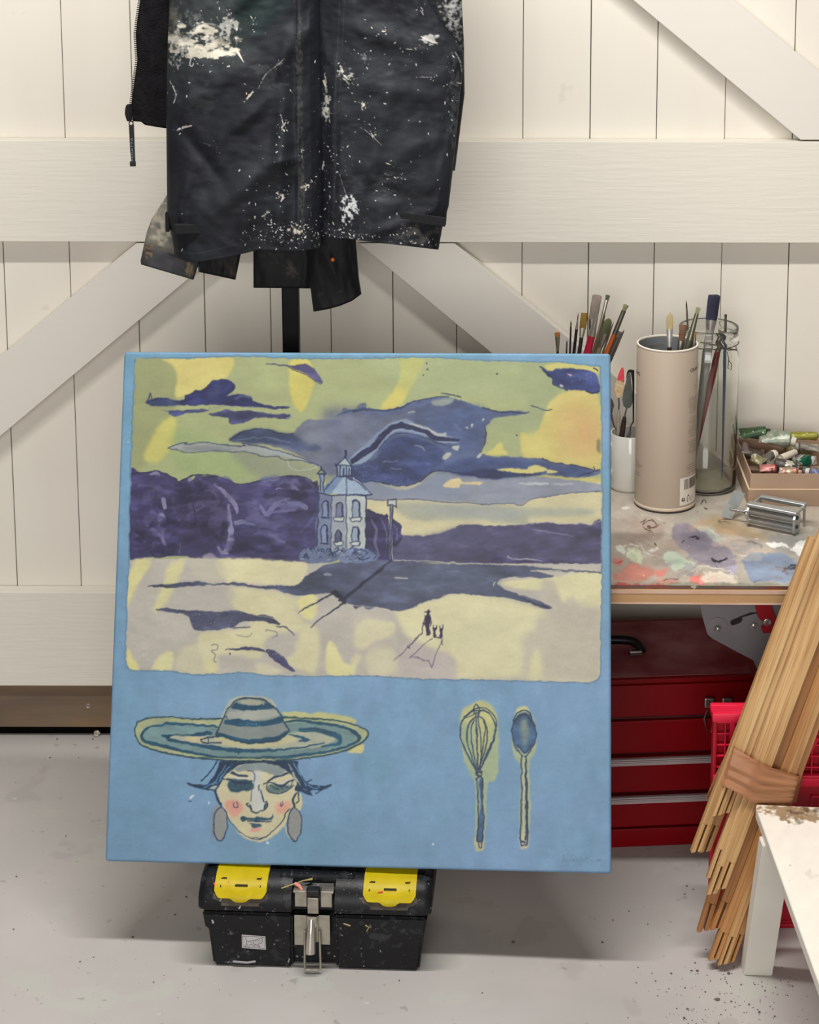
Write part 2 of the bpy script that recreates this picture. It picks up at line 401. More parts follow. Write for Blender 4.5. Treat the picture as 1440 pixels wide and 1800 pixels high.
# crumbs on the floor
bm = B(); R = random.Random(4)
def crumb(x, y, s):
    p = atz(x, y, 0.0); n0 = len(bm.verts); r = bmesh.ops.create_icosphere(bm, subdivisions=1, radius=s)
    for v in r['verts']:
        v.co = Vector((v.co.x*R.uniform(.7, 1.5), v.co.y*R.uniform(.7, 1.4), v.co.z*0.5)); v.co += p+Vector((0, 0, s*0.45))
for x, y, s in [(1208,1558,2),(1219,1564,1.6),(1204,1572,1.6),(1226,1707,2.4),(1216,1707,1.8),(1260,1703,1.6),(1281,1712,2.6),(1262,1758,3.4),(1286,1761,1.8),
    (1222,1693,1.6),(1180,1712,1.8),(1153,1725,1.6),(1059,1657,2.0),(902,1657,2.2),(1106,1602,1.5),(1139,1625,1.4),(1078,1618,1.4),(1203,1790,1.8),(1208,1774,1.5),
    (1317,1766,1.8),(1303,1731,1.4),(1277,1726,1.4),(88,1332,1.8),(138,1332,1.2),(328,1577,1.8),(308,1608,1.6),(116,1470,1.3),(29,1541,1.6),(24,1634,1.6),
    (141,1691,1.4),(165,1683,1.4),(233,1648,2.2),(270,1727,1.3),(702,1724,1.5),(848,1746,1.3),(100,1300,2),(163,1300,2),(196,1300,2.2),(222,1296,2.2),(1240,1744,1.4),
    (1204,1737,1.4),(1345,1742,1.6),(1335,1780,2),(1362,1787,1.5),(1190,1773,1.3),(1249,1725,1.3),(1241,1669,1.3),(1290,1700,1.3)]:
    crumb(x, y, s*0.0011)
for i in range(150):
    x = R.gauss(1290, 75); y = R.uniform(1700, 1800)
    if x < 1430: crumb(x, y, R.uniform(0.0005, 0.0013))
for i in range(110): crumb(R.uniform(0, 1250), R.uniform(1300, 1800), R.uniform(0.0004, 0.0009))
o = obj('floor_crumbs', bm, mat('crumbs', (84, 76, 70), 0.9, var=0.6, vscale=300, col2=(130, 120, 110)), smooth=3.14)
tag(o, 'scattered dark crumbs and paint specks on the grey floor', 'debris', kind='stuff')
# ------------------------------------------------------------------ the painting: paint laid on the canvas face
PT = Raster(176, 600, 1092, 1550, 1.0, (120, 161, 190))
h_, w_ = PT.h, PT.w
n1 = fbm(h_, w_, 150, 21, 4, 0.8)[..., None]; n2 = fbm(h_, w_, 40, 22, 4, 0.6)[..., None]; n3 = fbm(h_, w_, 6, 23, 2, 3.0)[..., None]
yy = np.linspace(0, 1, h_)[:, None, None]
c_a = np.array((113, 160, 186.)); c_b = np.array((126, 162, 199.))
k_ = np.clip(n1*1.7-0.35+0.25*yy, 0, 1)
PT.a = c_a*(1-k_)+c_b*k_
PT.a *= 1+(n2-0.5)*0.14+(n3-0.5)*0.05
for (x, y, rx, ry, c, a) in [(420, 1240, 200, 40, (140, 176, 208), .35), (840, 1400, 170, 120, (130, 166, 204), .35), (520, 1480, 240, 50, (112, 154, 182), .4), (240, 1440, 70, 110, (108, 150, 176), .45), (1000, 1300, 60, 150, (126, 166, 200), .3)]:
    PT.frame(0, 0, 1); PT.poly([(x-rx, y), (x, y-ry), (x+rx, y), (x, y+ry)], c, a, soft=22, var=0.06)
# the landscape panel --------------------------------------------------
panel = [(238,634),(262,630),(330,631),(420,627),(520,631),(640,631),(752,629),(830,634),(900,636),(960,637),(1005,640),(1048,645),(1054,652),(1057,720),(1057,800),(1058,880),(1057,960),(1057,1040),(1055,1120),(1055,1178),
    (1048,1194),(1020,1199),(930,1196),(840,1194),(750,1193),(700,1190),(650,1187),(600,1187),(540,1188),(470,1186),(430,1181),(390,1184),(330,1184),(300,1178),(246,1178),(225,1172),(222,1140),(224,1088),(223,1060),(226,1024),(228,983),(229,900),(231,830),(233,770),(234,728),(237,680)]
PT.frame(0, 0, 1)
PT.line(panel+[panel[0]], 5, (84, 112, 138), 0.55, var=0.1)
PT.poly(panel, (166, 173, 126), 1, soft=0.8, var=0.05)
clipm = np.zeros((h_, w_)); tmp = Raster(176, 600, 1092, 1550, 1.0, (0, 0, 0)); tmp.poly(panel, (255, 255, 255), 1, soft=0.6, var=0); clipm = tmp.a[..., 0]/255
PT.clip = clipm
FA = (180, 600, 3.1304); FB = (620, 600, 3.0638); FC = (180, 960, 3.1304); FD = (620, 960, 3.0); FE = (180, 1200, 2.88)
NAVY = (46, 52, 92); DNAVY = (30, 36, 70); SLATE = (84, 92, 122); PLUM = (62, 56, 96); CREAM = (222, 216, 166)
# sky
PT.frame(*FA)
PT.poly([(170,100),(400,120),(412,300),(385,430),(300,560),(215,700),(150,700)], (152, 156, 112), .85, soft=7)
PT.poly([(330,96),(520,84),(720,90),(685,200),(640,215),(560,260),(440,305),(400,295),(412,190),(385,130)], (210, 197, 112), 1, soft=3)
PT.poly([(430,100),(620,92),(600,150),(500,200),(440,240)], (212, 198, 118), .7, soft=8)
PT.poly([(330,440),(402,425),(392,560),(330,640),(290,670),(225,640),(255,570),(290,500)], (206, 198, 102), .9, soft=5)
PT.poly([(1035,106),(1135,104),(1166,195),(1140,310),(1100,384),(1062,360),(1032,275),(1030,200)], (214, 202, 92), 1, soft=3)
PT.poly([(420,480),(800,620),(860,740),(500,760),(380,640)], (152, 170, 116), .7, soft=12)
PT.poly([(700,600),(1000,640),(1180,700),(1160,760),(900,770)], (136, 142, 122), .75, soft=9)
PT.frame(*FB)
PT.poly([(262,98),(385,98),(335,210),(240,362),(150,362),(232,250),(258,160)], (214, 202, 96), 1, soft=3)
PT.poly([(60,60),(700,60),(900,90),(900,300),(560,290),(400,280),(330,300)], (164, 174, 132), .6, soft=10)
PT.poly([(900,120),(1040,130),(1100,260),(1060,330),(1000,480),(900,500),(720,450),(760,380),(940,380)], (154, 164, 124), .8, soft=7)
PT.poly([(1060,330),(1110,292),(1175,262),(1210,262),(1320,290),(1340,500),(1338,700),(1090,660),(1000,635),(915,618),(905,500),(930,495),(960,520),(1010,460),(1030,400)], (210, 192, 104), 1, soft=2.5)
PT.poly([(1100,380),(1200,330),(1320,380),(1330,600),(1200,640),(1100,560)], (214, 178, 100), .8, soft=14)
PT.poly([(1200,460),(1270,400),(1320,480),(1290,570),(1210,560)], (216, 164, 100), .6, soft=14)
PT.poly([(940,500),(1010,500),(1080,620),(930,610)], (212, 204, 112), .6, soft=8)
PT.poly([(1040,130),(1180,118),(1312,138),(1316,172),(1200,150),(1060,160)], (210, 200, 112), .9, soft=2)
PT.poly([(698,606),(740,590),(792,546),(815,580),(832,612)], (214, 204, 110), 1, soft=2)
PT.poly([(1020,720),(1340,740),(1340,790),(1180,760)], (208, 196, 112), .9, soft=2)
# lower sky bands at the right
PT.poly([(60,760),(1340,760),(1340,1000),(60,1120)], (206, 198, 158), 1, soft=2, smooth=False)
PT.poly([(0,700),(200,790),(330,790),(420,720),(520,705),(620,720),(760,735),(1000,730),(1180,745),(1340,775),(1340,805),(1200,815),(960,850),(905,880),(840,872),(760,880),(640,868),(480,862),(330,850),(200,852),(60,850),(0,820)], (140, 146, 160), 1, soft=1.2, var=0.1)
PT.poly([(60,740),(300,790),(460,720),(600,760),(560,840),(300,840),(100,830)], (124, 136, 158), .6, soft=10)
PT.poly([(230,870),(640,880),(900,895),(1260,900),(1280,935),(960,950),(930,990),(640,960),(360,965),(250,920)], (164, 168, 152), .9, soft=5)
PT.poly([(330,890),(700,890),(900,905),(880,950),(560,945)], (158, 164, 164), .6, soft=8)
PT.poly([(905,762),(1040,762),(1045,772),(905,772)], (196, 196, 196), .8, soft=1)
PT.poly([(1090,764),(1180,764),(1180,773),(1090,773)], (190, 190, 190), .6, soft=1)
PT.poly([(485,775),(520,750),(575,738),(600,760),(690,755),(690,770),(590,772),(575,788),(510,786)], (216, 198, 152), 1, soft=1)
PT.line([(60,848),(200,856),(330,850),(480,866),(640,872),(760,878),(850,872),(905,882),(960,852),(1080,832),(1200,815),(1335,806)], 1.4, NAVY, .8)
# great cloud
big = [(-330,480),(-210,455),(-120,480),(-50,500),(30,505)]
PT.frame(*FA)
PT.poly([(700,545),(735,515),(800,485),(880,480),(960,497),(1045,505),(1080,470),(1122,432),(1200,432),(1290,428),(1340,405),(1380,372),(1460,366),(1480,720),(1320,735),(1240,730),(1190,690),(1110,640),(1010,600),(900,570),(800,560)], (106, 110, 126), 1, soft=1, var=0.12)
PT.poly([(700,545),(735,515),(800,485),(880,480),(960,497),(1045,510),(1130,560),(1190,575),(1200,600),(1080,600),(960,570),(800,560)], (58, 70, 104), .9, soft=4, var=0.2)
PT.line([(700,545),(760,505),(860,480),(960,500),(1045,510)], 1.6, DNAVY, .9)
PT.line([(740,540),(900,530),(1040,560)], 3, (112, 126, 150), .5)
PT.poly([(1090,560),(1130,490),(1260,470),(1230,560),(1120,580)], (134, 142, 160), .5, soft=9)
PT.frame(*FB)
PT.poly([(-60,385),(0,370),(120,368),(240,362),(330,322),(440,300),(560,312),(640,335),(700,360),(780,378),(860,372),(948,382),(880,398),(800,408),(755,422),(712,465),(718,520),(690,600),(760,618),(900,625),(1020,632),(1090,655),(1200,668),(1296,690),(1332,690),(1330,712),(1220,735),(1000,715),(880,728),(760,738),(600,722),(520,706),(430,700),(350,762),(240,777),(120,752),(60,762),(-80,700)], (84, 96, 130), 1, soft=1, var=0.14)
PT.poly([(-160,380),(0,366),(60,372),(100,560),(60,700),(-40,740),(-160,720),(-120,560)], (98, 104, 128), .9, soft=16, var=.14)
PT.line([(-80,400),(-40,384),(0,372),(60,368)], 3, (48, 60, 100), .7)
PT.poly([(460,420),(640,350),(740,400),(700,460),(690,560),(560,600),(440,500)], (82, 98, 140), .8, soft=10, var=.15)
PT.poly([(-60,400),(200,400),(330,360),(300,430),(180,470),(60,560),(-60,600)], (108, 114, 134), .8, soft=9, var=.15)
PT.poly([(0,640),(120,640),(160,560),(240,520),(330,515),(470,570),(500,640),(430,700),(350,755),(240,772),(120,745),(40,760),(-40,690)], (62, 74, 118), .95, soft=3, var=0.22)
PT.poly([(80,700),(240,690),(400,660),(360,740),(240,768),(120,745)], (50, 60, 104), .7, soft=8)
PT.poly([(430,700),(560,640),(700,620),(900,640),(1080,665),(1290,692),(1225,730),(1000,715),(880,728),(760,738),(600,722),(520,706)], (62, 78, 124), .8, soft=5, var=.2)
PT.poly([(560,715),(700,690),(860,700),(1000,700),(1000,722),(880,732),(760,740),(620,724)], (44, 52, 92), .9, soft=2)
PT.poly([(778,690),(860,682),(935,690),(950,672),(1000,668),(1050,690),(1110,702),(1046,712),(1040,700),(940,712),(860,706)], (206, 196, 120), 1, soft=1)
PT.poly([(430,320),(520,308),(545,318),(500,345),(440,345)], (148, 156, 148), .9, soft=2)
# light ribbon and dark worm
PT.poly([(-20,640),(60,560),(150,480),(220,432),(290,420),(345,445),(400,470),(500,505),(575,530),(560,548),(480,548),(400,515),(300,490),(220,492),(150,560),(80,640),(20,665)], (132, 148, 172), 1, soft=1.2, var=.1)
PT.poly([(300,455),(380,468),(440,505),(500,510),(500,490),(470,495),(400,465),(330,442)], (184, 186, 176), .8, soft=1)
PT.line([(0,645),(50,610),(110,570),(160,510),(210,465),(265,450)], [9, 10, 9, 11, 9, 11], (38, 42, 74), 1, var=.2)
PT.line([(265,455),(330,470),(400,490),(440,520),(570,532)], [11, 8, 8, 9, 5], (40, 44, 74), 1, var=.2)
PT.line([(140,580),(170,545),(230,500),(300,498),(400,525),(500,560)], 1.2, DNAVY, .8)
for L_ in ([(0,370),(120,370),(240,362),(330,322),(440,300),(520,300)], [(480,280),(580,300)], [(700,360),(780,378),(948,384)], [(712,465),(718,520),(690,600)], [(60,760),(120,752),(240,777),(350,762),(430,702),(560,706),(680,730)], [(1020,632),(1090,655),(1200,668),(1296,690),(1300,676)], [(960,348),(1030,368),(1072,366)], [(1210,730),(1332,690)]):
    PT.line(L_, 1.8, DNAVY, .85)
PT.line([(0,378),(60,362),(130,372),(240,366),(330,322)], [3, 5, 3, 4, 2], (48, 60, 100), .8)
for pts in ([(480,630),(500,600),(528,600),(520,625),(495,640)], [(535,565),(575,562),(570,585),(540,582)], [(605,462),(622,460),(618,470)], [(636,446),(648,444),(644,468)], [(696,418),(708,412),(700,430)], [(668,620),(690,600),(696,612),(680,626)]):
    PT.poly(pts, (186, 192, 176), .9, soft=.8)
PT.line([(335,560),(365,565),(390,590)], 2, (150, 164, 180), .7); PT.line([(165,648),(245,648)], 1.2, (150, 160, 180), .7); PT.line([(205,682),(262,692)], 1.2, (150, 160, 180), .7)
PT.line([(545,445),(580,480)], 1.5, (120, 132, 160), .6); PT.line([(300,382),(330,378)], 2, (170, 180, 180), .7)
PT.dots(60, 690, 80, 60, 60, (150, 160, 180), .4, 1.0, .7); PT.dots(230, 720, 90, 60, 60, (140, 150, 176), .4, 1, .7); PT.dots(120, 620, 60, 60, 30, (140,150,176), .4, 1, .6)
# top right cloud
PT.poly([(1012,136),(1060,160),(1120,145),(1200,148),(1280,158),(1312,180),(1328,215),(1330,272),(1290,276),(1240,262),(1170,262),(1120,245),(1082,235),(1075,205),(1050,185)], (52, 62, 112), 1, soft=1, var=.22)
PT.line([(1008,136),(1060,185),(1078,205),(1082,235),(1160,262)], 1.8, DNAVY, .9); PT.line([(1300,145),(1318,160)], 2.5, DNAVY, .9)
PT.line([(1260,265),(1290,276),(1330,268)], 2.5, DNAVY, .9)
PT.poly([(1152,172),(1180,180),(1176,190)], (204, 170, 176), .9, soft=.6); PT.poly([(1118,232),(1140,240),(1125,246)], (206, 206, 210), .9, soft=.6)
PT.dots(1250, 195, 60, 30, 50, (130, 140, 176), .4, .9, .7)
PT.poly([(1312,535),(1335,530),(1335,600),(1320,590)], (112, 112, 96), .8, soft=2)
for d in ((399,115),(401,150),(378,182),(776,171),(882,506)): PT.dots(d[0], d[1], 2, 2, 2, DNAVY, 1.2, 2.0, 1)
# left small clouds
PT.frame(*FA)
PT.poly([(900,124),(985,130),(1050,150),(1130,185),(1175,218),(1212,228),(1205,215),(1165,150),(1128,128),(1080,126),(1030,134),(985,128)], (78, 74, 112), 1, soft=.8, var=.15)
PT.line([(900,125),(990,132),(1060,160),(1130,190),(1195,232),(1212,218)], 1.5, NAVY, .9)
PT.poly([(240,330),(290,312),(350,312),(400,325),(450,322),(455,300),(490,285),(512,268),(540,268),(585,240),(605,218),(640,215),(660,210),(700,213),(728,235),(722,270),(690,300),(735,290),(790,296),(825,310),(830,328),(880,345),(950,358),(1030,362),(1000,374),(930,372),(860,362),(700,356),(600,348),(500,352),(420,350),(330,354),(260,348)], (44, 48, 92), 1, soft=.8, var=.22)
PT.poly([(560,300),(600,260),(650,245),(640,300),(600,320)], (70, 76, 118), .7, soft=5)
PT.line([(735,315),(770,300),(815,305)], 5, (84, 92, 130), .7)
PT.poly([(240,330),(290,316),(350,316),(420,332),(420,350),(330,354),(260,348)], (62, 74, 108), .8, soft=3)
PT.line([(250,330),(265,285),(270,330)], 1.6, NAVY, .9)
PT.line([(590,360),(600,372),(700,356),(860,366)], 1.5, (120, 128, 150), .6); PT.line([(690,300),(740,290)], 1.3, (150, 160, 150), .7)
PT.poly([(325,378),(370,380),(450,378),(500,372),(560,376),(590,378),(560,388),(460,394),(400,417),(365,400),(362,385)], (54, 60, 100), 1, soft=.8, var=.15)
PT.poly([(590,398),(640,390),(680,375),(720,380),(735,386),(790,378),(850,390),(920,398),(1000,400),(1036,404),(1025,428),(960,424),(880,420),(820,432),(760,452),(700,452),(690,425),(640,414),(595,408)], (66, 68, 106), 1, soft=.8, var=.18)
PT.line([(1010,425),(1030,420),(1034,404)], 1.5, (170, 176, 180), .8)
# pale long cloud
PT.poly([(360,588),(395,572),(460,558),(455,566),(520,562),(620,566),(700,574),(780,578),(775,562),(850,575),(960,598),(1050,625),(1130,655),(1190,680),(1130,672),(1060,652),(1010,642),(960,632),(880,630),(800,608),(720,608),(640,602),(560,606),(480,608),(410,598)], (152, 158, 154), 1, soft=.8, var=.1)
PT.poly([(440,588),(560,578),(700,590),(700,603),(560,603),(470,600)], (118, 124, 128), .7, soft=4)
PT.poly([(850,580),(960,602),(1060,635),(1000,632),(880,600)], (170, 178, 180), .8, soft=4)
PT.line([(360,588),(395,572),(465,556),(458,566),(560,556),(640,568),(780,578),(776,562),(880,580),(990,610),(1090,640),(1190,680)], 1.6, NAVY, .9)
PT.line([(360,588),(410,600),(480,612),(560,606),(640,602),(720,608),(800,610),(880,632),(960,634),(1010,655),(1080,655),(1190,678)], 1.3, NAVY, .85)
PT.line([(1018,655),(1030,690),(1080,708),(1140,702),(1195,690)], 1.2, (196, 200, 190), .8)
# left tree line
PT.poly([(150,728),(210,726),(270,716),(310,714),(350,728),(395,752),(420,772),(470,748),(500,758),(520,736),(560,742),(610,738),(650,750),(700,762),(740,786),(800,780),(870,770),(920,762),(960,758),(1000,745),(1050,738),(1100,745),(1150,775),(1190,800),(1215,1210),(1000,1206),(900,1206),(860,1200),(740,1200),(600,1190),(560,1195),(500,1190),(420,1180),(300,1186),(230,1190),(150,1192)], (62, 58, 98), 1, soft=.8, var=.22)
PT.poly([(160,780),(330,800),(420,900),(380,1100),(180,1170),(150,1000)], (56, 50, 90), .7, soft=14, var=.2)
PT.poly([(740,820),(1000,800),(1150,900),(1150,1100),(800,1180),(720,1000)], (58, 54, 94), .7, soft=14, var=.2)
PT.poly([(450,830),(600,830),(680,900),(660,1040),(560,1150),(440,1100),(430,950)], (52, 44, 78), .7, soft=10, var=.2)
for L_, w0, c0, a0 in (([(620,790),(690,850),(735,910),(742,945)], [3, 9, 9, 3], (140, 134, 170), .8), ([(690,900),(705,1000),(705,1100),(680,1160)], [4, 8, 12, 8], (140, 136, 172), .85), ([(640,1130),(660,1160),(690,1165)], [4, 8, 4], (150, 148, 180), .8),
    ([(335,870),(345,915)], [6, 7], (150, 150, 184), .85), ([(245,1015),(300,1050),(330,1090),(350,1150)], [3, 5, 6, 5], (118, 112, 152), .8), ([(330,1040),(330,1090)], [4, 5], (120, 114, 154), .7),
    ([(960,812),(1040,800),(1095,832)], [3, 8, 4], (124, 118, 158), .8), ([(870,905),(905,950),(960,895),(1040,880),(1120,915)], [4, 8, 9, 12, 8], (120, 120, 162), .85), ([(900,950),(960,935),(1060,930)], [4, 5, 4], (100, 98, 142), .8),
    ([(735,1000),(770,995),(840,1010)], [7, 8, 3], (128, 130, 168), .8), ([(920,1060),(960,1085),(1005,1110)], [4, 8, 4], (112, 112, 156), .7), ([(770,1120),(830,1140),(900,1165)], [2, 4, 2], (40, 36, 66), .8),
    ([(780,1090),(860,1125)], [2, 3], (40, 36, 66), .8), ([(470,960),(520,930),(560,900)], [5, 6, 3], (90, 82, 120), .6), ([(200,790),(300,800),(380,850)], [4, 7, 3], (92, 88, 128), .5), ([(170,1050),(230,1100)], [4, 5], (92, 88, 134), .6),
    ([(540,840),(580,820),(620,835),(640,880)], [2, 3, 3, 2], (104, 98, 134), .6), ([(440,880),(470,850),(520,830)], [3, 5, 3], (86, 80, 116), .6), ([(640,750),(680,745),(710,765)], [3, 4, 3], (112, 112, 150), .7), ([(1120,760),(1160,800)], [3, 4], (98, 94, 140), .6),
    ([(430,1110),(425,1160)], [3, 3], (110, 100, 134), .6), ([(1090,1050),(1140,1000),(1170,950)], [3, 6, 4], (84, 82, 126), .6)):
    PT.line(L_, w0, c0, a0, var=.2)
PT.poly([(305,955),(330,942),(348,975),(340,1005),(310,1010),(300,985)], (146, 150, 190), .9, soft=1.4)
PT.poly([(255,732),(295,716),(320,735)], (140, 140, 164), .9, soft=.8); PT.poly([(465,765),(485,738),(492,765)], (140, 142, 160), .9, soft=.8)
PT.poly([(868,772),(895,742),(935,750),(960,762)], (104, 118, 140), 1, soft=.8); PT.poly([(1000,812),(1060,752),(1080,775),(1050,790)], (112, 106, 150), .6, soft=3)
PT.poly([(555,1180),(600,1165),(640,1205),(560,1200)], (160, 150, 170), .8, soft=1.5)
PT.line([(150,728),(210,726),(270,716),(310,714),(395,752),(420,772),(470,748),(520,736),(610,738),(700,764),(740,788),(870,770),(1000,745),(1100,745),(1190,800)], 1.8, (34, 32, 66), .9)
for (cx, cy, rx, ry, c0, a0, th_, ax_) in ((300,950,180,260,(96,90,136),.55,.53,1.2), (600,900,200,200,(98,90,132),.55,.54,1.4), (950,900,240,180,(106,104,148),.6,.53,2.4), (960,1080,260,140,(92,90,136),.55,.53,2.6), (300,1080,160,140,(34,32,64),.7,.52,1.4), (620,1060,140,160,(36,32,60),.7,.52,.8), (1000,840,200,90,(38,36,68),.7,.54,2.0), (820,1120,200,80,(36,34,66),.6,.52,2.4), (500,850,200,80,(38,34,66),.6,.53,1.6)):
    PT.splat(cx, cy, rx, ry, 1, c0, a0, 700+int(cx)+int(cy), th_, ax_, 16)
PT.line([(500,900),(515,970),(500,1010),(530,990)], 1.6, (24, 22, 44), .8); PT.line([(270,1160),(300,1190),(390,1166)], 2.5, (30, 28, 56), .8); PT.line([(155,740),(152,1190)], 2, (34, 34, 70), .8)
PT.dots(200, 1130, 90, 50, 14, (30, 28, 56), .8, 2, .8); PT.dots(600, 950, 300, 200, 30, (36, 32, 66), .8, 2, .6)
# right dark hill
PT.frame(*FB)
PT.poly([(220,1060),(300,1045),(400,1045),(470,1030),(560,1000),(620,986),(680,990),(740,994),(820,992),(900,990),(960,980),(1040,976),(1100,982),(1180,985),(1240,980),(1280,990),(1340,970),(1340,1245),(1240,1236),(1100,1222),(900,1206),(700,1198),(500,1190),(200,1182)], (76, 72, 104), 1, soft=.9, var=.14)
PT.poly([(240,1080),(420,1050),(600,1000),(700,1020),(640,1100),(400,1180),(220,1180)], (84, 84, 116), .7, soft=12, var=.15)
PT.poly([(760,1150),(1000,1180),(1340,1210),(1340,1245),(1100,1225),(800,1205)], (58, 52, 88), .8, soft=5)
PT.line([(960,982),(1040,974),(1120,980),(1200,984),(1240,976),(1280,990),(1330,968)], 1.5, (190, 184, 190), .7)
PT.line([(620,984),(560,1002),(470,1032),(400,1046),(300,1046)], 1.2, (200, 190, 180), .6); PT.line([(590,990),(560,1000)], 2, DNAVY, .7)
PT.line([(970,1012),(1010,1020),(1100,1035),(1200,1050)], [1.5, 2.5, 1.5, 1], (150, 146, 178), .7)
PT.line([(835,1158),(860,1170),(940,1172),(1020,1184)], [3, 2, 3, 1], (178, 178, 190), .8)
PT.line([(200,1178),(400,1184),(540,1192),(700,1196)], 1.6, (196, 194, 180), .9); PT.line([(700,1198),(900,1208),(1100,1224),(1338,1242)], 1.2, (40, 40, 66), .8)
PT.line([(335,1130),(380,1095),(470,1070)], [1, 3, 1], (60, 58, 92), .6)
# bush behind the tower
PT.poly([(74,915),(120,925),(170,935),(190,950),(205,1180),(80,1185),(72,1100)], (58, 52, 92), 1, soft=.8, var=.25)
PT.poly([(212,965),(240,975),(260,1000),(258,1050),(245,1090),(215,1100)], (58, 52, 92), 1, soft=.8, var=.2)
PT.line([(100,960),(125,1010),(120,1080),(140,1150)], [3, 5, 6, 4], (116, 112, 150), .7); PT.line([(150,950),(180,1020),(185,1090)], [2, 3, 2], (110, 104, 146), .7)
PT.line([(220,990),(240,1020),(235,1070)], 3, (104, 100, 142), .7)
PT.line([(78,912),(110,922),(190,945)], 2, (30, 30, 62), .9); PT.line([(215,963),(240,972),(262,1005),(240,1030),(262,1050),(240,1095)], 1.8, (30, 30, 62), .9)
# ground -------------------------------------------------------------
PT.frame(*FC)
gtop = [(120,78),(230,66),(330,70),(480,66),(640,72),(760,80),(900,84),(1060,84),(1120,92),(1440,96)]
PT.poly(gtop+[(2900,96),(2900,900),(100,900)], (188, 182, 172), 1, soft=.7, smooth=False, var=.06)
for pts, c0, a0, s0 in (([(640,72),(1060,84),(1130,100),(1120,160),(1080,212),(980,212),(820,205),(720,195),(690,200)], (218, 212, 170), 1, 3), ([(175,90),(255,70),(260,110),(200,200),(140,330),(140,200)], (220, 214, 150), .9, 4), ([(360,110),(450,70),(430,150),(360,300),(300,360),(280,340),(340,200)], (218, 212, 156), .9, 5),
    ([(690,230),(900,240),(1030,275),(1080,300),(1060,360),(1120,430),(1080,470),(960,480),(900,520),(880,580),(860,620),(740,600),(640,600),(640,690),(560,690),(580,640),(530,560),(540,480),(700,460),(820,440),(720,340)], (214, 208, 168), 1, 5),
    ([(1080,290),(1170,265),(1180,330),(1160,400),(1090,380)], (222, 216, 150), .9, 4), ([(1100,430),(1190,470),(1180,680),(1120,690),(1000,640),(1060,580)], (216, 210, 166), .9, 6),
    ([(1245,520),(1300,580),(1330,640),(1390,660),(1395,705),(1235,700)], (222, 216, 156), .9, 3), ([(860,640),(1000,690),(900,705),(850,680)], (214, 208, 176), .8, 4),
    ([(270,680),(320,600),(360,582),(390,590),(380,680),(340,690)], (216, 212, 160), .95, 3), ([(138,560),(160,600),(200,680),(140,665)], (222, 216, 140), .9, 3), ([(560,590),(590,620),(620,690),(580,690),(555,640)], (222, 214, 150), .9, 3),
    ([(440,560),(620,540),(600,700),(820,690),(870,640),(860,700),(440,704)], (212, 206, 170), .7, 6), ([(1390,440),(1440,420),(1440,520),(1400,560)], (222, 216, 176), .8, 3), ([(480,80),(640,80),(680,190),(520,190)], (196, 192, 170), .6, 6)):
    PT.poly(pts, c0, a0, soft=s0)
PT.poly([(430,210),(700,220),(700,330),(480,330),(420,280)], (184, 178, 172), .6, soft=8)
PT.frame(*FD)
for pts, c0, a0, s0 in (([(240,340),(420,280),(500,250),(700,260),(900,300),(1000,330),(1060,360),(1300,330),(1300,700),(960,700),(900,690),(640,700),(540,690),(540,600),(480,570),(300,480),(250,420)], (220, 214, 172), 1, 6), ([(780,190),(1060,160),(1310,138),(1310,340),(1180,310),(1110,300),(1040,240),(900,230)], (220, 214, 170), 1, 3),
    ([(1000,180),(1060,190),(1110,300),(1160,260),(1210,330),(1300,330),(1300,420),(1100,380),(1000,330)], (196, 188, 172), .9, 7), ([(900,470),(960,440),(1000,360),(1300,330),(1306,690),(1240,715),(960,708),(900,690),(900,600)], (194, 186, 170), .9, 10),
    ([(560,420),(760,340),(900,400),(880,500),(640,640),(560,560)], (214, 210, 172), .6, 14), ([(940,600),(980,540),(1000,690),(930,700)], (220, 214, 166), .8, 6), ([(240,560),(330,520),(420,545),(520,580),(535,690),(300,690),(230,640)], (194, 184, 178), .9, 7),
    ([(0,380),(120,360),(230,400),(240,480),(200,580),(60,600),(0,560)], (196, 188, 174), .8, 7), ([(70,380),(130,390),(220,410),(210,470),(120,500),(60,540),(10,520),(20,430)], (218, 212, 172), .8, 4), ([(0,580),(60,590),(60,690),(0,690)], (222, 216, 172), .8, 4), ([(10,680),(60,560),(70,540),(75,690)], (178, 170, 168), .7, 4), ([(70,560),(200,540),(240,640),(200,680),(90,680)], (214, 208, 172), .8, 6)):
    PT.poly(pts, c0, a0, soft=s0)
# ground shadow shapes
PT.frame(*FC)
PT.poly([(248,222),(300,210),(390,206),(440,200),(540,196),(600,208),(680,202),(760,204),(860,218),(920,216),(1000,218),(1080,212),(1120,165),(1180,130),(1260,96),(1500,90),(1500,330),(1420,330),(1350,312),(1270,260),(1180,262),(1100,272),(1040,268),(960,240),(880,232),(760,218),(640,214),(560,216),(440,226),(380,230),(320,226)], (74, 80, 104), 1, soft=.8, var=.1)
PT.frame(*FD)
PT.poly([(0,76),(200,78),(420,92),(700,96),(900,104),(1100,122),(1310,135),(1310,142),(1180,136),(960,130),(1000,140),(1062,158),(1010,168),(920,164),(820,164),(780,176),(764,200),(800,225),(860,250),(940,275),(1010,300),(1054,325),(1010,330),(940,302),(840,280),(720,264),(620,256),(520,252),(460,276),(400,290),(330,320),(250,344),(160,328),(60,318),(0,310)], (78, 84, 108), 1, soft=.8, var=.1)
PT.poly([(300,110),(700,120),(760,200),(500,230),(260,260)], (86, 96, 118), .6, soft=12, var=.1)
PT.poly([(860,256),(940,280),(1000,302),(1046,322),(1010,326),(930,298)], (56, 62, 88), .8, soft=2); PT.line([(870,258),(940,282),(990,304)], 2, (120, 128, 140), .7)
PT.line([(225,166),(285,170)], 3, (170, 176, 176), .9); PT.line([(745,205),(752,190)], 2, (200, 200, 190), .9); PT.line([(940,132),(1000,130),(1100,128)], 2, (220, 214, 180), .8); PT.line([(500,134),(560,136)], 2, (128, 136, 152), .7)
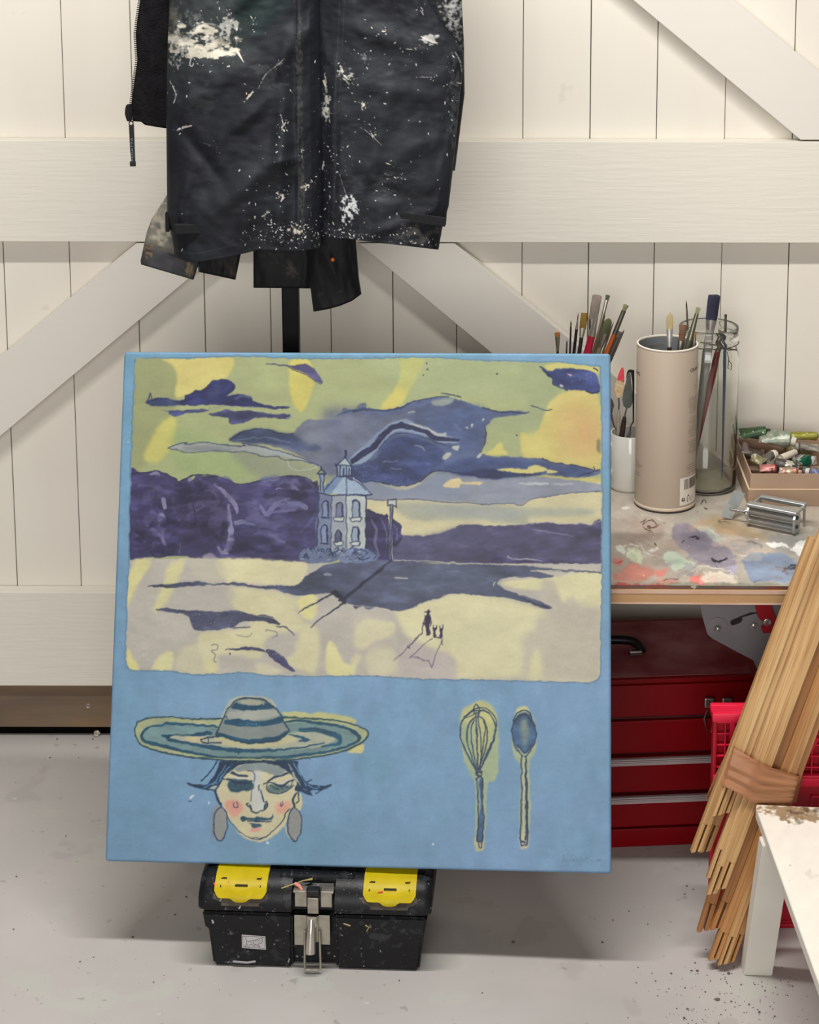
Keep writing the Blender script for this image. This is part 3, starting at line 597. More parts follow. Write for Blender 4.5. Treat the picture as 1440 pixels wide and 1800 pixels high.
PT.line([(0,310),(60,318),(160,330),(250,345),(400,290),(460,276),(520,252),(720,266),(840,282),(940,304)], 1.2, (228, 222, 190), .6)
PT.frame(*FC)
PT.poly([(1215,155),(1240,142),(1268,160),(1225,162)], (150, 156, 172), .8, soft=1)
PT.poly([(292,346),(370,342),(430,352),(470,352),(520,356),(600,360),(700,356),(760,358),(830,376),(880,388),(940,400),(975,430),(930,424),(880,412),(800,415),(760,420),(720,446),(620,462),(520,464),(492,440),(480,400),(460,378),(380,366),(330,358)], (76, 80, 106), 1, soft=.8, var=.14)
for L_, w0 in (([(860,378),(935,392)], 2.6), ([(910,418),(975,432)], 1.6), ([(940,400),(978,430)], 2.2), ([(960,440),(1015,452),(1055,490)], [1.5, 3, 2]), ([(720,450),(815,448)], 2), ([(740,485),(800,500),(825,480)], .9), ([(900,460),(955,470),(960,495),(935,505)], .9), ([(600,545),(630,540),(628,570),(600,575),(625,600),(610,625),(628,640)], 1.2)):
    PT.line(L_, w0, (64, 66, 96), .85)
PT.dots(600, 410, 240, 60, 60, (196, 194, 176), .4, 1.1, .8); PT.dots(420, 215, 200, 14, 20, (170, 168, 150), .4, .9, .8)
PT.poly([(672,566),(760,558),(830,556),(880,566),(895,580),(905,568),(950,580),(990,604),(1020,640),(1058,690),(1020,678),(960,640),(925,608),(895,586),(840,574),(760,572)], (66, 66, 100), 1, soft=.8, var=.14)
PT.dots(930, 600, 60, 30, 12, (190, 188, 170), .4, 1, .8); PT.dots(703, 590, 3, 4, 3, DNAVY, .8, 1.6, 1); PT.dots(903, 466, 3, 4, 3, (90, 80, 60), .8, 1.6, 1)
# lamp post and its cast line
PT.frame(*FB)
PT.line([(210,1178),(150,1230),(60,1300),(-40,1380),(-70,1395)], [3, 5, 5, 5, 4], (36, 42, 62), 1)
PT.frame(*FC)
PT.poly([(1255,255),(1280,245),(1310,262),(1345,290),(1340,315),(1320,308),(1290,280)], (34, 38, 58), 1, soft=.8)
PT.line([(1265,258),(1180,308),(1110,345),(1075,370)], [3, 2.4, 2, 1], (36, 42, 62), 1); PT.line([(1330,310),(1260,360),(1200,400),(1145,452)], [3, 2.4, 2, 1], (36, 42, 62), 1)
for k in range(5): PT.line([(1280+k*14, 240+k*4), (1290+k*14, 262+k*3)], 1, (36, 42, 62), .9)
PT.frame(*FB)
PT.poly([(198,890),(216,890),(216,1175),(196,1175)], (160, 164, 178), 1, soft=.6, smooth=False)
PT.line([(202,888),(198,1178)], 1.6, (40, 44, 76), 1, smooth=False); PT.line([(216,888),(206,1178)], 2.2, (40, 44, 76), 1, smooth=False); PT.line([(209,895),(205,1170)], 1, (40,44,76), .6, smooth=False)
PT.poly([(188,854),(234,852),(238,888),(212,882),(188,884)], (186, 190, 190), 1, soft=.6, smooth=False); PT.line([(188,854),(234,852),(238,890),(212,882),(186,886),(188,854)], 1.8, (34, 38, 66), 1, smooth=False)
# tower
PT.frame(*FA)
WALLL = (152, 162, 172); WALLS = (118, 128, 152)
PT.poly([(1192,838),(1270,845),(1262,1190),(1180,1160),(1176,1000)], (112, 122, 150), 1, soft=.6, smooth=False, var=.12)
PT.poly([(1262,842),(1345,845),(1345,1195),(1258,1180)], (150, 158, 168), 1, soft=.6, smooth=False, var=.1)
PT.poly([(1345,845),(1452,850),(1450,1180),(1345,1195)], (176, 184, 184), 1, soft=.6, smooth=False, var=.08)
PT.poly([(1215,830),(1290,740),(1340,748),(1452,820),(1452,846),(1340,842)], (156, 176, 196), 1, soft=.6, smooth=False, var=.1)
PT.poly([(1180,838),(1290,735),(1330,745),(1260,835)], (118, 140, 172), 1, soft=.6, smooth=False, var=.12)
PT.frame(*FB)
PT.poly([(0,728),(28,745),(104,824),(0,828)], (156, 176, 196), 1, soft=.6, smooth=False, var=.08)
PT.poly([(0,832),(72,834),(68,1110),(0,1130)], (180, 188, 188), 1, soft=.6, smooth=False, var=.08)
PT.line([(0,726),(28,745),(104,826)], 1.5, DNAVY, .95, smooth=False); PT.line([(0,828),(104,826)], 2, DNAVY, .9, smooth=False)
PT.line([(72,834),(70,1120)], 2.4, DNAVY, .9, smooth=False)
PT.poly([(0,870),(10,860),(30,862),(38,890),(36,946),(0,948)], (140, 160, 176), 1, soft=.6); PT.line([(0,860),(20,856),(36,875),(38,946)], 2.2, DNAVY, 1)
PT.poly([(-10,952),(50,952),(40,966),(-10,966)], (184, 190, 184), 1, soft=.6); PT.line([(-10,952),(50,952),(42,966),(0,968)], 1.3, DNAVY, 1, smooth=False)
PT.poly([(0,1010),(20,1000),(30,1030),(28,1080),(0,1085)], (140, 158, 174), 1, soft=.6); PT.line([(0,1004),(22,1002),(32,1030),(30,1080)], 2, DNAVY, 1); PT.line([(-10,1088),(42,1090),(38,1100),(0,1104)], 1.3, DNAVY, 1, smooth=False)
PT.frame(*FA)
def window(x0, y0, x1, y1, fill):
    xm = (x0+x1)/2
    PT.poly([(x0,y1),(x0,y0+14),(xm,y0),(x1,y0+14),(x1,y1)], fill, 1, soft=.6, var=.1)
    PT.line([(x0,y1),(x0,y0+16),(xm,y0),(x1,y0+16),(x1,y1)], [1.3, 1.6, 2.6, 2.4], DNAVY, 1); PT.line([(x1-3,y0+14),(x1-2,y1)], 2, DNAVY, .8, smooth=False)
window(1212, 880, 1244, 965, (124, 140, 168)); window(1286, 886, 1322, 972, (108, 112, 136)); window(1376, 878, 1416, 968, (150, 166, 182))
window(1206, 1012, 1238, 1105, (124, 140, 168)); window(1284, 1038, 1312, 1105, (90, 94, 122)); window(1374, 1020, 1410, 1110, (150, 166, 182))
for (x0, x1, y) in ((1270, 1332, 975), (1360, 1428, 978), (1274, 1326, 1110), (1362, 1420, 1112)):
    PT.poly([(x0,y-6),(x1,y-8),(x1-8,y+14),(x0+10,y+14)], (190, 196, 190), 1, soft=.5, smooth=False); PT.line([(x0,y-6),(x1,y-8),(x1-8,y+14),(x0+10,y+14),(x0,y-6)], 1.3, DNAVY, .95, smooth=False)
PT.line([(1205,970),(1250,972)], 2.4, DNAVY, .9); PT.line([(1200,1112),(1245,1114)], 2, DNAVY, .9)
PT.line([(1172,832),(1260,846),(1345,842),(1455,850)], 2.2, DNAVY, .95, smooth=False); PT.line([(1192,845),(1186,980),(1178,1150)], 2.2, (40, 48, 84), .95); PT.line([(1262,846),(1258,1180)], 1.2, DNAVY, .9); PT.line([(1345,748),(1345,1195)], 1.3, DNAVY, .9, smooth=False)
PT.line([(1215,830),(1290,740),(1340,748)], 1.6, DNAVY, .9, smooth=False); PT.line([(1340,748),(1400,770),(1452,824)], 1.3, DNAVY, .9)
# lantern and chimney of the tower
PT.poly([(1290,680),(1368,682),(1368,738),(1290,740)], (140, 160, 180), 1, soft=.5, smooth=False); PT.poly([(1300,680),(1338,640),(1366,682)], (172, 184, 184), 1, soft=.5, smooth=False)
for L_, w0 in (([(1290,682),(1338,640),(1370,684),(1290,682)], 1.6), ([(1292,682),(1292,740)], 2.4), ([(1308,684),(1308,738)], 2), ([(1326,700),(1326,740)], 2.4), ([(1340,690),(1342,742)], 1.6), ([(1356,700),(1357,736)], 2.4), ([(1368,684),(1370,738)], 1.6), ([(1338,602),(1337,640)], 3.4), ([(1288,742),(1372,740)], 1.8), ([(1284,672),(1284,690)], 1.4)):
    PT.line(L_, w0, DNAVY, .95, smooth=False)
PT.poly([(1196,728),(1220,728),(1216,820),(1198,820)], (124, 146, 174), 1, soft=.5, smooth=False)
for L_, w0 in (([(1184,726),(1208,702),(1228,726),(1184,726)], 2), ([(1207,686),(1207,706)], 1.8), ([(1198,728),(1200,822)], 2), ([(1220,728),(1216,815)], 2)): PT.line(L_, w0, DNAVY, .95, smooth=False)
# shrubs at its foot
PT.poly([(1080,1190),(1095,1150),(1130,1140),(1150,1150),(1180,1125),(1220,1135),(1250,1160),(1290,1150),(1310,1180),(1280,1210),(1180,1222),(1110,1210)], (112, 128, 162), 1, soft=.8, var=.25)
PT.poly([(1310,1180),(1340,1148),(1390,1135),(1440,1150),(1460,1180),(1455,1215),(1320,1218)], (116, 132, 164), 1, soft=.8, var=.25)
PT.frame(*FB)
PT.poly([(0,1135),(40,1115),(90,1120),(130,1140),(130,1170),(100,1185),(0,1190)], (112, 126, 160), 1, soft=.8, var=.25)
for L_ in ([(0,1140),(40,1120),(80,1135),(60,1160)], [(90,1122),(125,1145),(110,1175)], [(20,1160),(60,1175),(90,1165)]): PT.line(L_, 1.6, (34, 42, 84), .9)
PT.frame(*FA)
R_ = random.Random(3)
for k in range(26):
    x = R_.uniform(1090, 1440); y = R_.uniform(1145, 1205); PT.line([(x, y), (x+R_.uniform(6, 18), y-R_.uniform(8, 18)), (x+R_.uniform(16, 30), y+R_.uniform(-6, 8))], R_.uniform(1, 1.9), (34, 44, 84), .9)
for k in range(12):
    x = R_.uniform(1090, 1430); y = R_.uniform(1150, 1205); PT.line([(x, y), (x+14, y-6)], 2, (168, 180, 196), .6)
# little walker with two animals (cast-shadow drawing)
PT.frame(*FD); INK = (44, 34, 66)
PT.poly([(380,348),(392,342),(396,334),(404,334),(408,343),(416,347),(404,350),(392,350)], INK, 1, soft=.5); PT.poly([(392,348),(406,348),(404,360),(410,372),(408,400),(404,430),(410,465),(398,472),(388,468),(386,430),(382,400),(384,372),(392,360)], INK, 1, soft=.5)
PT.line([(386,366),(378,392),(374,412),(368,440),(364,458)], [2, 1.6, 1.2], INK, 1); PT.line([(408,366),(413,390),(411,420)], [1.6, 1.4, 1], INK, 1); PT.line([(372,404),(382,410)], 2, INK, 1)
for x in (432, 467):
    PT.poly([(x-9,432),(x-3,428),(x+3,430),(x+9,424),(x+8,440),(x+6,455),(x+10,476),(x+2,480),(x-8,478),(x-6,455),(x-9,445)], INK, 1, soft=.5); PT.line([(x-9,418),(x-7,436)], 1.5, INK, 1); PT.line([(x+9,418),(x+8,432)], 1.5, INK, 1)
PT.line([(440,478),(470,482)], 1.6, INK, 1)
PT.line([(364,458),(330,495),(290,535),(250,575),(218,605)], [2.2, 2, 1.2, 1, .8], (70, 60, 90), .95); PT.line([(290,528),(302,536)], 2, (70, 60, 90), .9)
PT.line([(420,484),(360,535),(302,588),(345,584),(370,600),(405,606),(418,640),(440,570),(465,515),(475,486)], 1.2, (84, 72, 100), .95, smooth=False); PT.line([(468,500),(472,520)], 1.6, (84, 72, 100), .9)
PT.clip = None
# hat and face ---------------------------------------------------------
PT.frame(*FE); TEAL = (22, 74, 104); TEALD = (26, 48, 82); SKIN = (212, 204, 168); HATG = (146, 156, 146)
PT.poly([(905,155),(1000,148),(1060,156),(1100,150),(1180,158),(1230,170),(1290,190),(1240,215),(1000,185)], (196, 194, 132), .95, soft=1.2)
PT.poly([(1240,350),(1275,318),(1325,310),(1322,345),(1305,358)], (214, 204, 142), 1, soft=1)
PT.poly([(600,180),(615,140),(640,95),(680,72),(750,66),(830,76),(870,100),(860,130),(640,180)], (182, 184, 168), .9, soft=1)
brim = [(160,240),(175,205),(220,182),(320,174),(450,182),(600,182),(760,170),(930,176),(1060,182),(1180,192),(1270,210),(1330,235),(1347,262),(1320,300),(1250,335),(1140,365),(1000,385),(860,396),(700,396),(560,388),(430,376),(320,356),(220,328),(180,295)]
PT.poly(brim, (172, 180, 140), 1, soft=.8, var=.1)
PT.poly([(200,262),(235,225),(310,205),(450,212),(600,215),(760,220),(930,205),(1080,205),(1200,225),(1290,262),(1250,312),(1120,345),(960,372),(760,382),(600,374),(430,352),(300,318),(230,300)], (116, 148, 150), 1, soft=1.5, var=.14)
PT.poly([(350,285),(360,262),(450,272),(560,270),(760,300),(930,262),(1010,248),(1130,262),(1180,290),(1100,325),(900,345),(700,345),(560,330),(430,312)], (176, 180, 160), 1, soft=1.5, var=.1)
PT.poly([(410,285),(470,268),(530,290),(500,305),(450,300)], (218, 204, 160), .9, soft=3); PT.poly([(520,200),(470,196),(450,205),(520,212)], (210, 200, 150), .8, soft=3)
PT.poly([(570,270),(760,310),(890,285),(940,262),(985,280),(960,300),(800,330),(620,315)], (206, 200, 156), .9, soft=2)
PT.line(brim+[brim[0]], [2.6, 2.2, 3.2, 2.4, 3.4, 2.6, 3.0, 2.4], (34, 66, 78), .95)
PT.line([(580,222),(450,212),(330,208),(300,218),(240,222),(200,258),(215,295),(300,320),(430,350),(560,372),(700,380)], [3, 4.5, 5, 3.5, 3, 5, 6, 6, 5, 4, 2.5], TEAL, .95, var=.2)
PT.line([(920,200),(1000,192),(1120,208),(1220,226),(1280,255),(1300,285),(1250,318),(1150,345),(1000,368),(820,380),(620,376)], [2, 4.5, 4.5, 5, 6, 6, 5, 4, 5, 4, 3], TEAL, .95, var=.2)
PT.poly([(305,262),(430,262),(530,246),(560,262),(500,270),(400,268),(345,272),(350,290),(380,302),(340,300),(322,280)], TEAL, 1, soft=.7, var=.2)
PT.line([(350,290),(430,306),(520,322),(640,338),(780,345),(900,340),(1030,325),(1120,305)], [4, 5, 6, 7, 6, 4, 3, 2], TEAL, .95, var=.2)
PT.line([(1000,240),(1080,240),(1150,255),(1200,280),(1195,310),(1110,325)], [6, 9, 9, 9, 6, 3], TEAL, .9, var=.22)
PT.poly([(940,262),(1000,268),(1050,294),(990,300),(1010,285)], TEAL, 1, soft=.7, var=.2)
PT.line([(500,290),(540,278),(590,272)], 2.4, TEALD, .95); PT.line([(500,292),(520,306),(600,306)], 2.4, TEALD, .95); PT.line([(540,286),(538,304)], 1.8, TEALD, .95); PT.line([(500,320),(560,334),(700,348)], 5, TEAL, .8)
PT.line([(460,380),(620,378),(820,384),(960,384)], 2, (60, 84, 90), .8)
crown = [(578,262),(590,225),(612,180),(640,128),(672,94),(710,80),(770,78),(820,90),(862,120),(900,160),(925,205),(942,240),(930,262),(880,292),(800,304),(740,304),(680,294),(620,272)]
PT.poly(crown, (136, 146, 142), 1, soft=.7, var=.08)
PT.poly([(650,150),(760,140),(880,140),(890,170),(760,190),(640,182)], (172, 176, 166), .95, soft=2)
PT.poly([(700,90),(760,84),(810,96),(800,110),(720,108)], (170, 172, 150), .95, soft=1)
PT.poly([(655,118),(680,100),(700,108),(760,116),(820,104),(856,112),(866,128),(800,138),(720,140),(660,134)], TEAL, 1, soft=.7, var=.25)
PT.poly([(628,190),(700,185),(780,195),(850,190),(900,172),(915,200),(840,216),(760,222),(680,218),(620,208)], TEAL, 1, soft=.7, var=.25)
PT.line([(585,262),(640,275),(700,290),(760,298),(830,290),(890,275),(935,250)], [6, 6, 7, 9, 8, 6, 4], TEAL, 1, var=.25)
PT.line(crown+[crown[0]], [3, 2.2, 3, 2.4, 3, 2.2], (30, 60, 76), .95); PT.line([(622,175),(632,170),(634,185)], 1.4, TEALD, .9)
PT.dots(760, 208, 60, 8, 24, (150, 176, 176), .4, 1, .8); PT.dots(820, 108, 14, 4, 4, (210, 220, 220), .6, 1.6, .9); PT.dots(690, 355, 3, 4, 3, TEALD, .8, 1.6, 1); PT.dots(1080, 245, 90, 10, 20, (110, 160, 160), .4, 1, .7)
# face
PT.poly([(585,505),(640,450),(700,415),(790,402),(880,415),(950,460),(990,520),(990,590),(945,650),(930,710),(880,770),(830,800),(790,806),(720,788),(660,720),(620,640),(585,570)], SKIN, 1, soft=.8, var=.05)
PT.poly([(900,640),(1000,560),(1005,640),(940,700),(925,720),(950,790),(930,760),(920,720)], (212, 206, 158), 1, soft=1)
PT.poly([(660,432),(720,412),(800,408),(860,414),(915,436),(925,455),(890,474),(840,458),(780,446),(700,450)], (138, 152, 152), 1, soft=1)
PT.poly([(765,450),(810,455),(800,520),(820,600),(815,640),(780,655),(755,630),(750,560)], (206, 210, 206), .9, soft=3)
PT.poly([(625,600),(680,595),(708,620),(700,655),(660,680),(630,640)], (228, 156, 138), .9, soft=3.5); PT.poly([(880,612),(950,605),(945,640),(905,668),(880,650)], (228, 164, 146), .9, soft=3.5)
PT.poly([(750,735),(800,735),(795,752),(755,752)], (226, 160, 150), .9, soft=1.5)
PT.poly([(635,505),(660,485),(730,490),(762,505),(765,535),(740,545),(700,552),(650,555),(640,530)], (40, 84, 104), .95, soft=1.5, var=.35)
PT.poly([(665,478),(690,465),(725,472),(735,482),(700,492)], (226, 216, 196), .95, soft=1); PT.poly([(840,525),(880,515),(950,520),(930,550),(880,560),(840,548)], (70, 104, 108), .8, soft=2, var=.3)
PT.poly([(870,515),(900,500),(960,492),(940,515),(900,530)], (214, 208, 190), .9, soft=1)
for L_, w0 in (([(620,462),(650,452),(690,468),(735,472)], [2.4, 5, 4, 3]), ([(605,485),(650,490),(680,505),(730,510),(760,495)], [2, 3, 4, 3, 2]), ([(640,520),(660,548),(700,545),(740,540)], 1.8), ([(685,505),(675,525)], 1.4), ([(705,508),(702,530)], 1.4), ([(722,508),(722,526)], 1.4),
    ([(835,502),(870,480),(905,475),(935,460)], [2, 4, 3, 4]), ([(815,515),(850,505),(900,525),(940,505),(972,492)], [2, 2, 4, 3, 2]), ([(835,515),(835,540),(870,560),(920,555),(965,520)], 1.8), ([(850,520),(870,535),(895,540)], 1.6), ([(905,528),(912,540)], 1.4), ([(925,518),(936,530)], 1.4), ([(965,500),(950,530),(970,520)], 1.4),
    ([(735,448),(765,448),(775,470),(770,500)], 1.2), ([(755,545),(750,600)], 1.2), ([(800,545),(808,575),(815,600)], 2.2), ([(795,520),(790,545)], 2), ([(740,608),(728,618),(750,636),(755,650),(785,662),(805,648),(815,650),(835,625),(830,602),(822,605)], [2, 2, 2.6, 2.4, 1.4, 2, 3, 2.4, 2]), ([(745,620),(755,640)], 2.4), ([(826,615),(822,635)], 3),
    ([(662,610),(668,632),(685,625),(678,602)], 1.4), ([(902,612),(905,628),(915,618),(912,604)], 1.4),
    ([(735,700),(800,702),(858,702)], [1.4, 2.4, 1.4]), ([(745,712),(800,716)], 1.4), ([(750,790),(775,784),(800,790),(820,784)], 1.3)):
    PT.line(L_, w0, TEALD, .95)
PT.poly([(700,690),(712,678),(740,686),(775,682),(788,676),(820,684),(855,680),(865,664),(862,690),(830,696),(780,698),(735,696),(712,704)], (34, 74, 96), 1, soft=.7, var=.2)
PT.poly([(752,718),(770,714),(808,718),(800,730),(765,732)], (34, 74, 96), .9, soft=.8)
PT.line([(622,640),(640,690),(680,740),(740,785),(790,795),(830,780),(870,745),(905,712),(930,660),(950,640)], [1.2, 1.4, 1.2, 1.6, 1.6, 2, 1.6], TEALD, .95)
PT.line([(574,545),(580,575),(602,620)], [3.4, 4, 4], TEALD, 1); PT.line([(985,560),(965,590),(970,625),(955,650)], [3, 3.4, 3, 2], TEALD, 1); PT.line([(990,525),(995,590),(980,610)], 2, TEALD, 1)
hair = (24, 50, 82)
PT.poly([(598,400),(640,396),(720,398),(790,396),(880,398),(985,396),(990,425),(1010,470),(1040,505),(1100,520),(1160,518),(1120,540),(1060,545),(1050,570),(1010,552),(975,545),(985,510),(960,470),(920,440),(870,415),(790,405),(700,415),(650,445),(610,480),(590,510),(565,530),(520,540),(480,530),(430,508),(470,512),(525,518),(545,500),(575,455)], hair, 1, soft=.7, var=.2)
for L_, c0, w0 in (([(590,500),(620,450),(655,415)], (90, 150, 190), 3), ([(560,520),(590,470),(620,420)], (96, 150, 184), 2), ([(970,410),(1000,460),(1035,520)], (100, 150, 186), 3), ([(940,410),(975,470),(1000,520)], (190, 190, 170), 2), ([(1045,515),(1080,535),(1100,525)], (100, 150, 186), 2.4), ([(620,490),(660,440),(720,410)], (200, 198, 170), 2), ([(1020,535),(1050,555)], (100,150,186), 2), ([(955,445),(985,500)], (206, 200, 170), 2.2), ([(510,535),(560,512),(580,508)], (100, 150, 186), 2.4), ([(545,542),(575,525)], (205, 200, 170), 3)):
    PT.line(L_, w0, c0, .85)
for L_ in ([(500,500),(540,460),(580,400)], [(430,508),(450,520),(500,534),(570,548)], [(1010,470),(1030,500),(1060,490)], [(1080,560),(1130,530),(1160,518)], [(990,548),(1040,550),(1060,570)], [(610,480),(575,540)]): PT.line(L_, 2.2, hair, 1)
PT.line([(640,420),(780,402),(880,410),(960,450)], 3, hair, 1); PT.poly([(440,590),(452,572),(466,566),(456,586)], (232, 236, 238), 1, soft=.5); PT.line([(436,602),(452,602)], 1.6, TEALD, .9)
PT.dots(540, 610, 3, 3, 2, (225, 235, 240), 1.2, 2, 1); PT.dots(836, 813, 3, 3, 2, (225, 235, 240), 1.2, 2, 1)
PT.poly([(555,640),(600,632),(560,800),(590,812),(552,800)], (140, 142, 150), .7, soft=2)
for cx in (598, 974):
    s_ = 1 if cx < 700 else -1
    pts = [(cx+8*s_, 630), (cx+30, 660), (cx+34, 710), (cx+28, 760), (cx+8, 800), (cx-14, 795), (cx-32, 760), (cx-36, 700), (cx-24, 655)]
    PT.poly(pts, (150, 152, 150), 1, soft=.7, var=.05); PT.line(pts+[pts[0]], [1.4, 1.8, 2.2, 1.6], TEALD, .95)
# whisk and spoon --------------------------------------------------------
PT.frame(*FD); INKB = (32, 54, 88)
PT.poly([(575,870),(620,835),(690,820),(740,850),(768,920),(770,1050),(765,1200),(740,1240),(712,1260),(705,1420),(695,1560),(690,1600),(665,1608),(645,1590),(648,1420),(645,1260),(610,1180),(585,1120),(565,980)], (168, 184, 148), 1, soft=1.4, var=.06)
PT.poly([(575,880),(640,830),(700,822),(760,900),(740,940),(600,930)], (206, 204, 140), .9, soft=5); PT.poly([(690,900),(740,960),(700,1100),(670,1180),(650,1000)], (200, 196, 128), .8, soft=6); PT.poly([(648,1530),(690,1540),(688,1598),(668,1606),(646,1590)], (206, 196, 156), .9, soft=3)
for L_, w0 in (([(655,1185),(610,1110),(575,1030),(565,970),(585,910),(625,875),(660,868),(700,872),(735,905),(755,960),(740,1020),(710,1090),(675,1180)], [3, 2.4, 2.4, 2.2, 2.2, 2.2, 2.4]), ([(652,1180),(625,1100),(605,1030),(605,960),(635,910),(660,900),(690,915),(712,980),(705,1060),(675,1150)], 2.2), ([(660,1180),(640,1100),(628,1020),(625,960),(640,915)], 2), ([(662,1180),(655,1000),(650,880)], 2.4), ([(668,1180),(690,1060),(700,960),(690,920)], 2),
    ([(672,1180),(680,1060),(668,960),(664,880)], 2), ([(585,900),(640,862),(700,856),(750,900),(758,960),(730,1060),(690,1150)], 2), ([(640,880),(640,855),(655,836),(668,860),(668,900)], 2), ([(600,905),(680,870),(720,880)], 1.6), ([(650,1190),(652,1205),(680,1215)], 3), ([(655,1190),(680,1190)], 3.4), ([(655,1228),(684,1226)], 5), ([(656,1200),(668,1228)], 4), ([(680,1190),(680,1225)], 2)):
    PT.line(L_, w0, INKB, .95)
PT.poly([(656,1234),(684,1234),(686,1350),(688,1470),(686,1545),(672,1558),(658,1545),(660,1450),(658,1340)], (150, 170, 164), 1, soft=.7, var=.1)
PT.poly([(668,1250),(686,1240),(688,1450),(688,1545),(672,1556),(658,1540),(662,1440),(676,1380)], (54, 84, 122), .9, soft=1.5, var=.35)
PT.line([(656,1234),(660,1340),(664,1430),(658,1545),(672,1558),(686,1545),(690,1440),(684,1340),(686,1234)], [1.8, 2, 2.6, 2, 2.2], INKB, 1); PT.line([(668,1560),(668,1588),(678,1590),(680,1562)], 1.8, INKB, 1)
PT.poly([(855,880),(880,848),(915,845),(935,870),(960,920),(968,1000),(965,1080),(938,1130),(930,1180),(935,1260),(938,1400),(925,1580),(905,1592),(885,1582),(880,1400),(888,1200),(885,1150),(855,1120),(842,1020)], (176, 188, 154), 1, soft=1.4, var=.06)
PT.poly([(860,870),(885,848),(915,846),(932,868),(900,880)], (206, 204, 150), .9, soft=2); PT.poly([(885,1520),(930,1520),(925,1580),(905,1592),(885,1580)], (214, 200, 170), .9, soft=3)
PT.poly([(848,940),(870,895),(905,880),(940,895),(962,950),(964,1020),(935,1075),(905,1092),(870,1065),(845,1010)], (58, 88, 120), 1, soft=1.5, var=.4)
PT.poly([(885,930),(910,915),(930,960),(925,1010),(905,1060),(890,1000)], (150, 166, 150), .8, soft=5, var=.3)
for L_, w0 in (([(850,930),(862,890),(895,870),(930,875),(950,920),(965,980),(962,1030),(935,1080),(915,1105),(890,1100),(860,1060),(842,990),(846,940)], [2, 2.4, 2.4, 2, 2, 2, 2.4]), ([(850,935),(880,900),(915,892),(945,925)], 3), ([(890,1105),(892,1200),(890,1400),(886,1560),(905,1578),(922,1560),(920,1400),(915,1200),(914,1105)], [1.8, 2, 2.4, 2.4, 2.4, 3, 3.4, 2.4]), ([(915,1160),(912,1300),(918,1420),(912,1550)], [1.2, 2, 4, 3]), ([(890,1555),(910,1565)], 3), ([(865,1045),(905,1088),(945,1050)], 2)):
    PT.line(L_, w0, INKB, .95)
PT.line([(900,1110),(902,1300),(900,1540)], 3, (200, 196, 156), .8)
PT.dots(425, 1572, 3, 4, 3, (228, 232, 232), 1.6, 2.6, 1)
# faint scratched signature
for L_ in ([(1112,1628),(1114,1662)], [(1120,1660),(1130,1650),(1134,1662)], [(1142,1662),(1150,1650),(1156,1660)], [(1164,1652),(1164,1662),(1174,1650)], [(1182,1640),(1184,1664)], [(1190,1662),(1198,1652)], [(1206,1636),(1208,1664)], [(1216,1652),(1218,1662)], [(1232,1634),(1230,1664)], [(1226,1646),(1240,1646)], [(1256,1656),(1264,1664)], [(1286,1664),(1292,1650)], [(1290,1660),(1314,1656)], [(1300,1648),(1304,1668)]):
    PT.line(L_, .8, (84, 112, 140), .7, smooth=False)
PT.frame(0, 0, 1)
PT.dots(222, 766, 6, 20, 5, (200, 215, 220), .8, 1.6, .8); PT.dots(640, 900, 500, 600, 50, (196, 206, 206), .4, .9, .5)
PT.a *= 1+(fbm(h_, w_, 2.2, 77, 2, 1.0)[..., None]-0.5)*0.05
# hand-painted edges and streaky brushwork: nudge every patch of paint a little
wy = (fbm(h_, w_, 9, 811, 3)-0.5)*4.2; wx = (fbm(h_, w_, 9, 821, 3)-0.5)*4.2
gy, gx = np.mgrid[0:h_, 0:w_]; PT.a = PT.sample(gx/PT.res+PT.x0+wx, gy/PT.res+PT.y0+wy)
lumP = PT.a.mean(-1); dk = np.clip((135-lumP)/60, 0, 1)*clipm
st = (fbm(h_, w_, 12, 831, 4, 2.6)-0.5)*1.1+(fbm(h_, w_, 30, 841, 3, 1.2)-0.5)*0.5
PT.a = PT.a*(1+(st*dk*0.55)[..., None])+np.array((26, 28, 34.))*(np.clip(st-0.12, 0, 1)*dk*1.6)[..., None]
yl = np.clip((PT.a[..., 0]-PT.a[..., 2]-72)/40, 0, 1)[..., None]*0.20; PT.a = PT.a*(1-yl)+PT.a.mean(-1, keepdims=True)*yl
PT.a = np.clip(PT.a, 0, 255)
# canvas solid: front face grid following the stretcher, softly rounded rim
CC = np.array([[-0.656, -0.515, 1.008], [0.228, -0.583, 1.025], [0.222, -0.871, 0.184], [-0.662, -0.803, 0.166]])
o_, eu, ev = CC[3], CC[2]-CC[3], CC[0]-CC[3]; cn = np.cross(eu, ev); cn /= np.linalg.norm(cn)
if cn[1] > 0: cn = -cn
LW, LH = np.linalg.norm(eu), np.linalg.norm(ev); N_ = 860
def spaced(n, L):
    e = np.array([0, .0006, .0014, .0024, .0036])/L; return np.concatenate([e, np.linspace(.0048/L, 1-.0048/L, n-10), 1-e[::-1]])
us, vs = spaced(N_, LW), spaced(N_, LH); UU, VV = np.meshgrid(us, vs)
rc = 0.006; cu_, cv_ = UU*LW, VV*LH
dx = np.maximum(rc-np.minimum(cu_, LW-cu_), 0); dy = np.maximum(rc-np.minimum(cv_, LH-cv_), 0)
dd = np.hypot(dx, dy); over = np.maximum(dd-rc, 0)          # pull the very corners in
sx = np.where(cu_ < LW/2, 1, -1)*dx/np.maximum(dd, 1e-9)*over; sy = np.where(cv_ < LH/2, 1, -1)*dy/np.maximum(dd, 1e-9)*over
cu2, cv2 = cu_+sx, cv_+sy; ed = np.minimum(np.minimum(cu_, LW-cu_), np.minimum(cv_, LH-cv_)); rr = 0.0045
dep = np.where(np.minimum(dd, rc) > rc-rr, rr-np.sqrt(np.maximum(rr**2-np.clip(np.minimum(dd, rc)-(rc-rr), 0, rr)**2, 0)), 0)
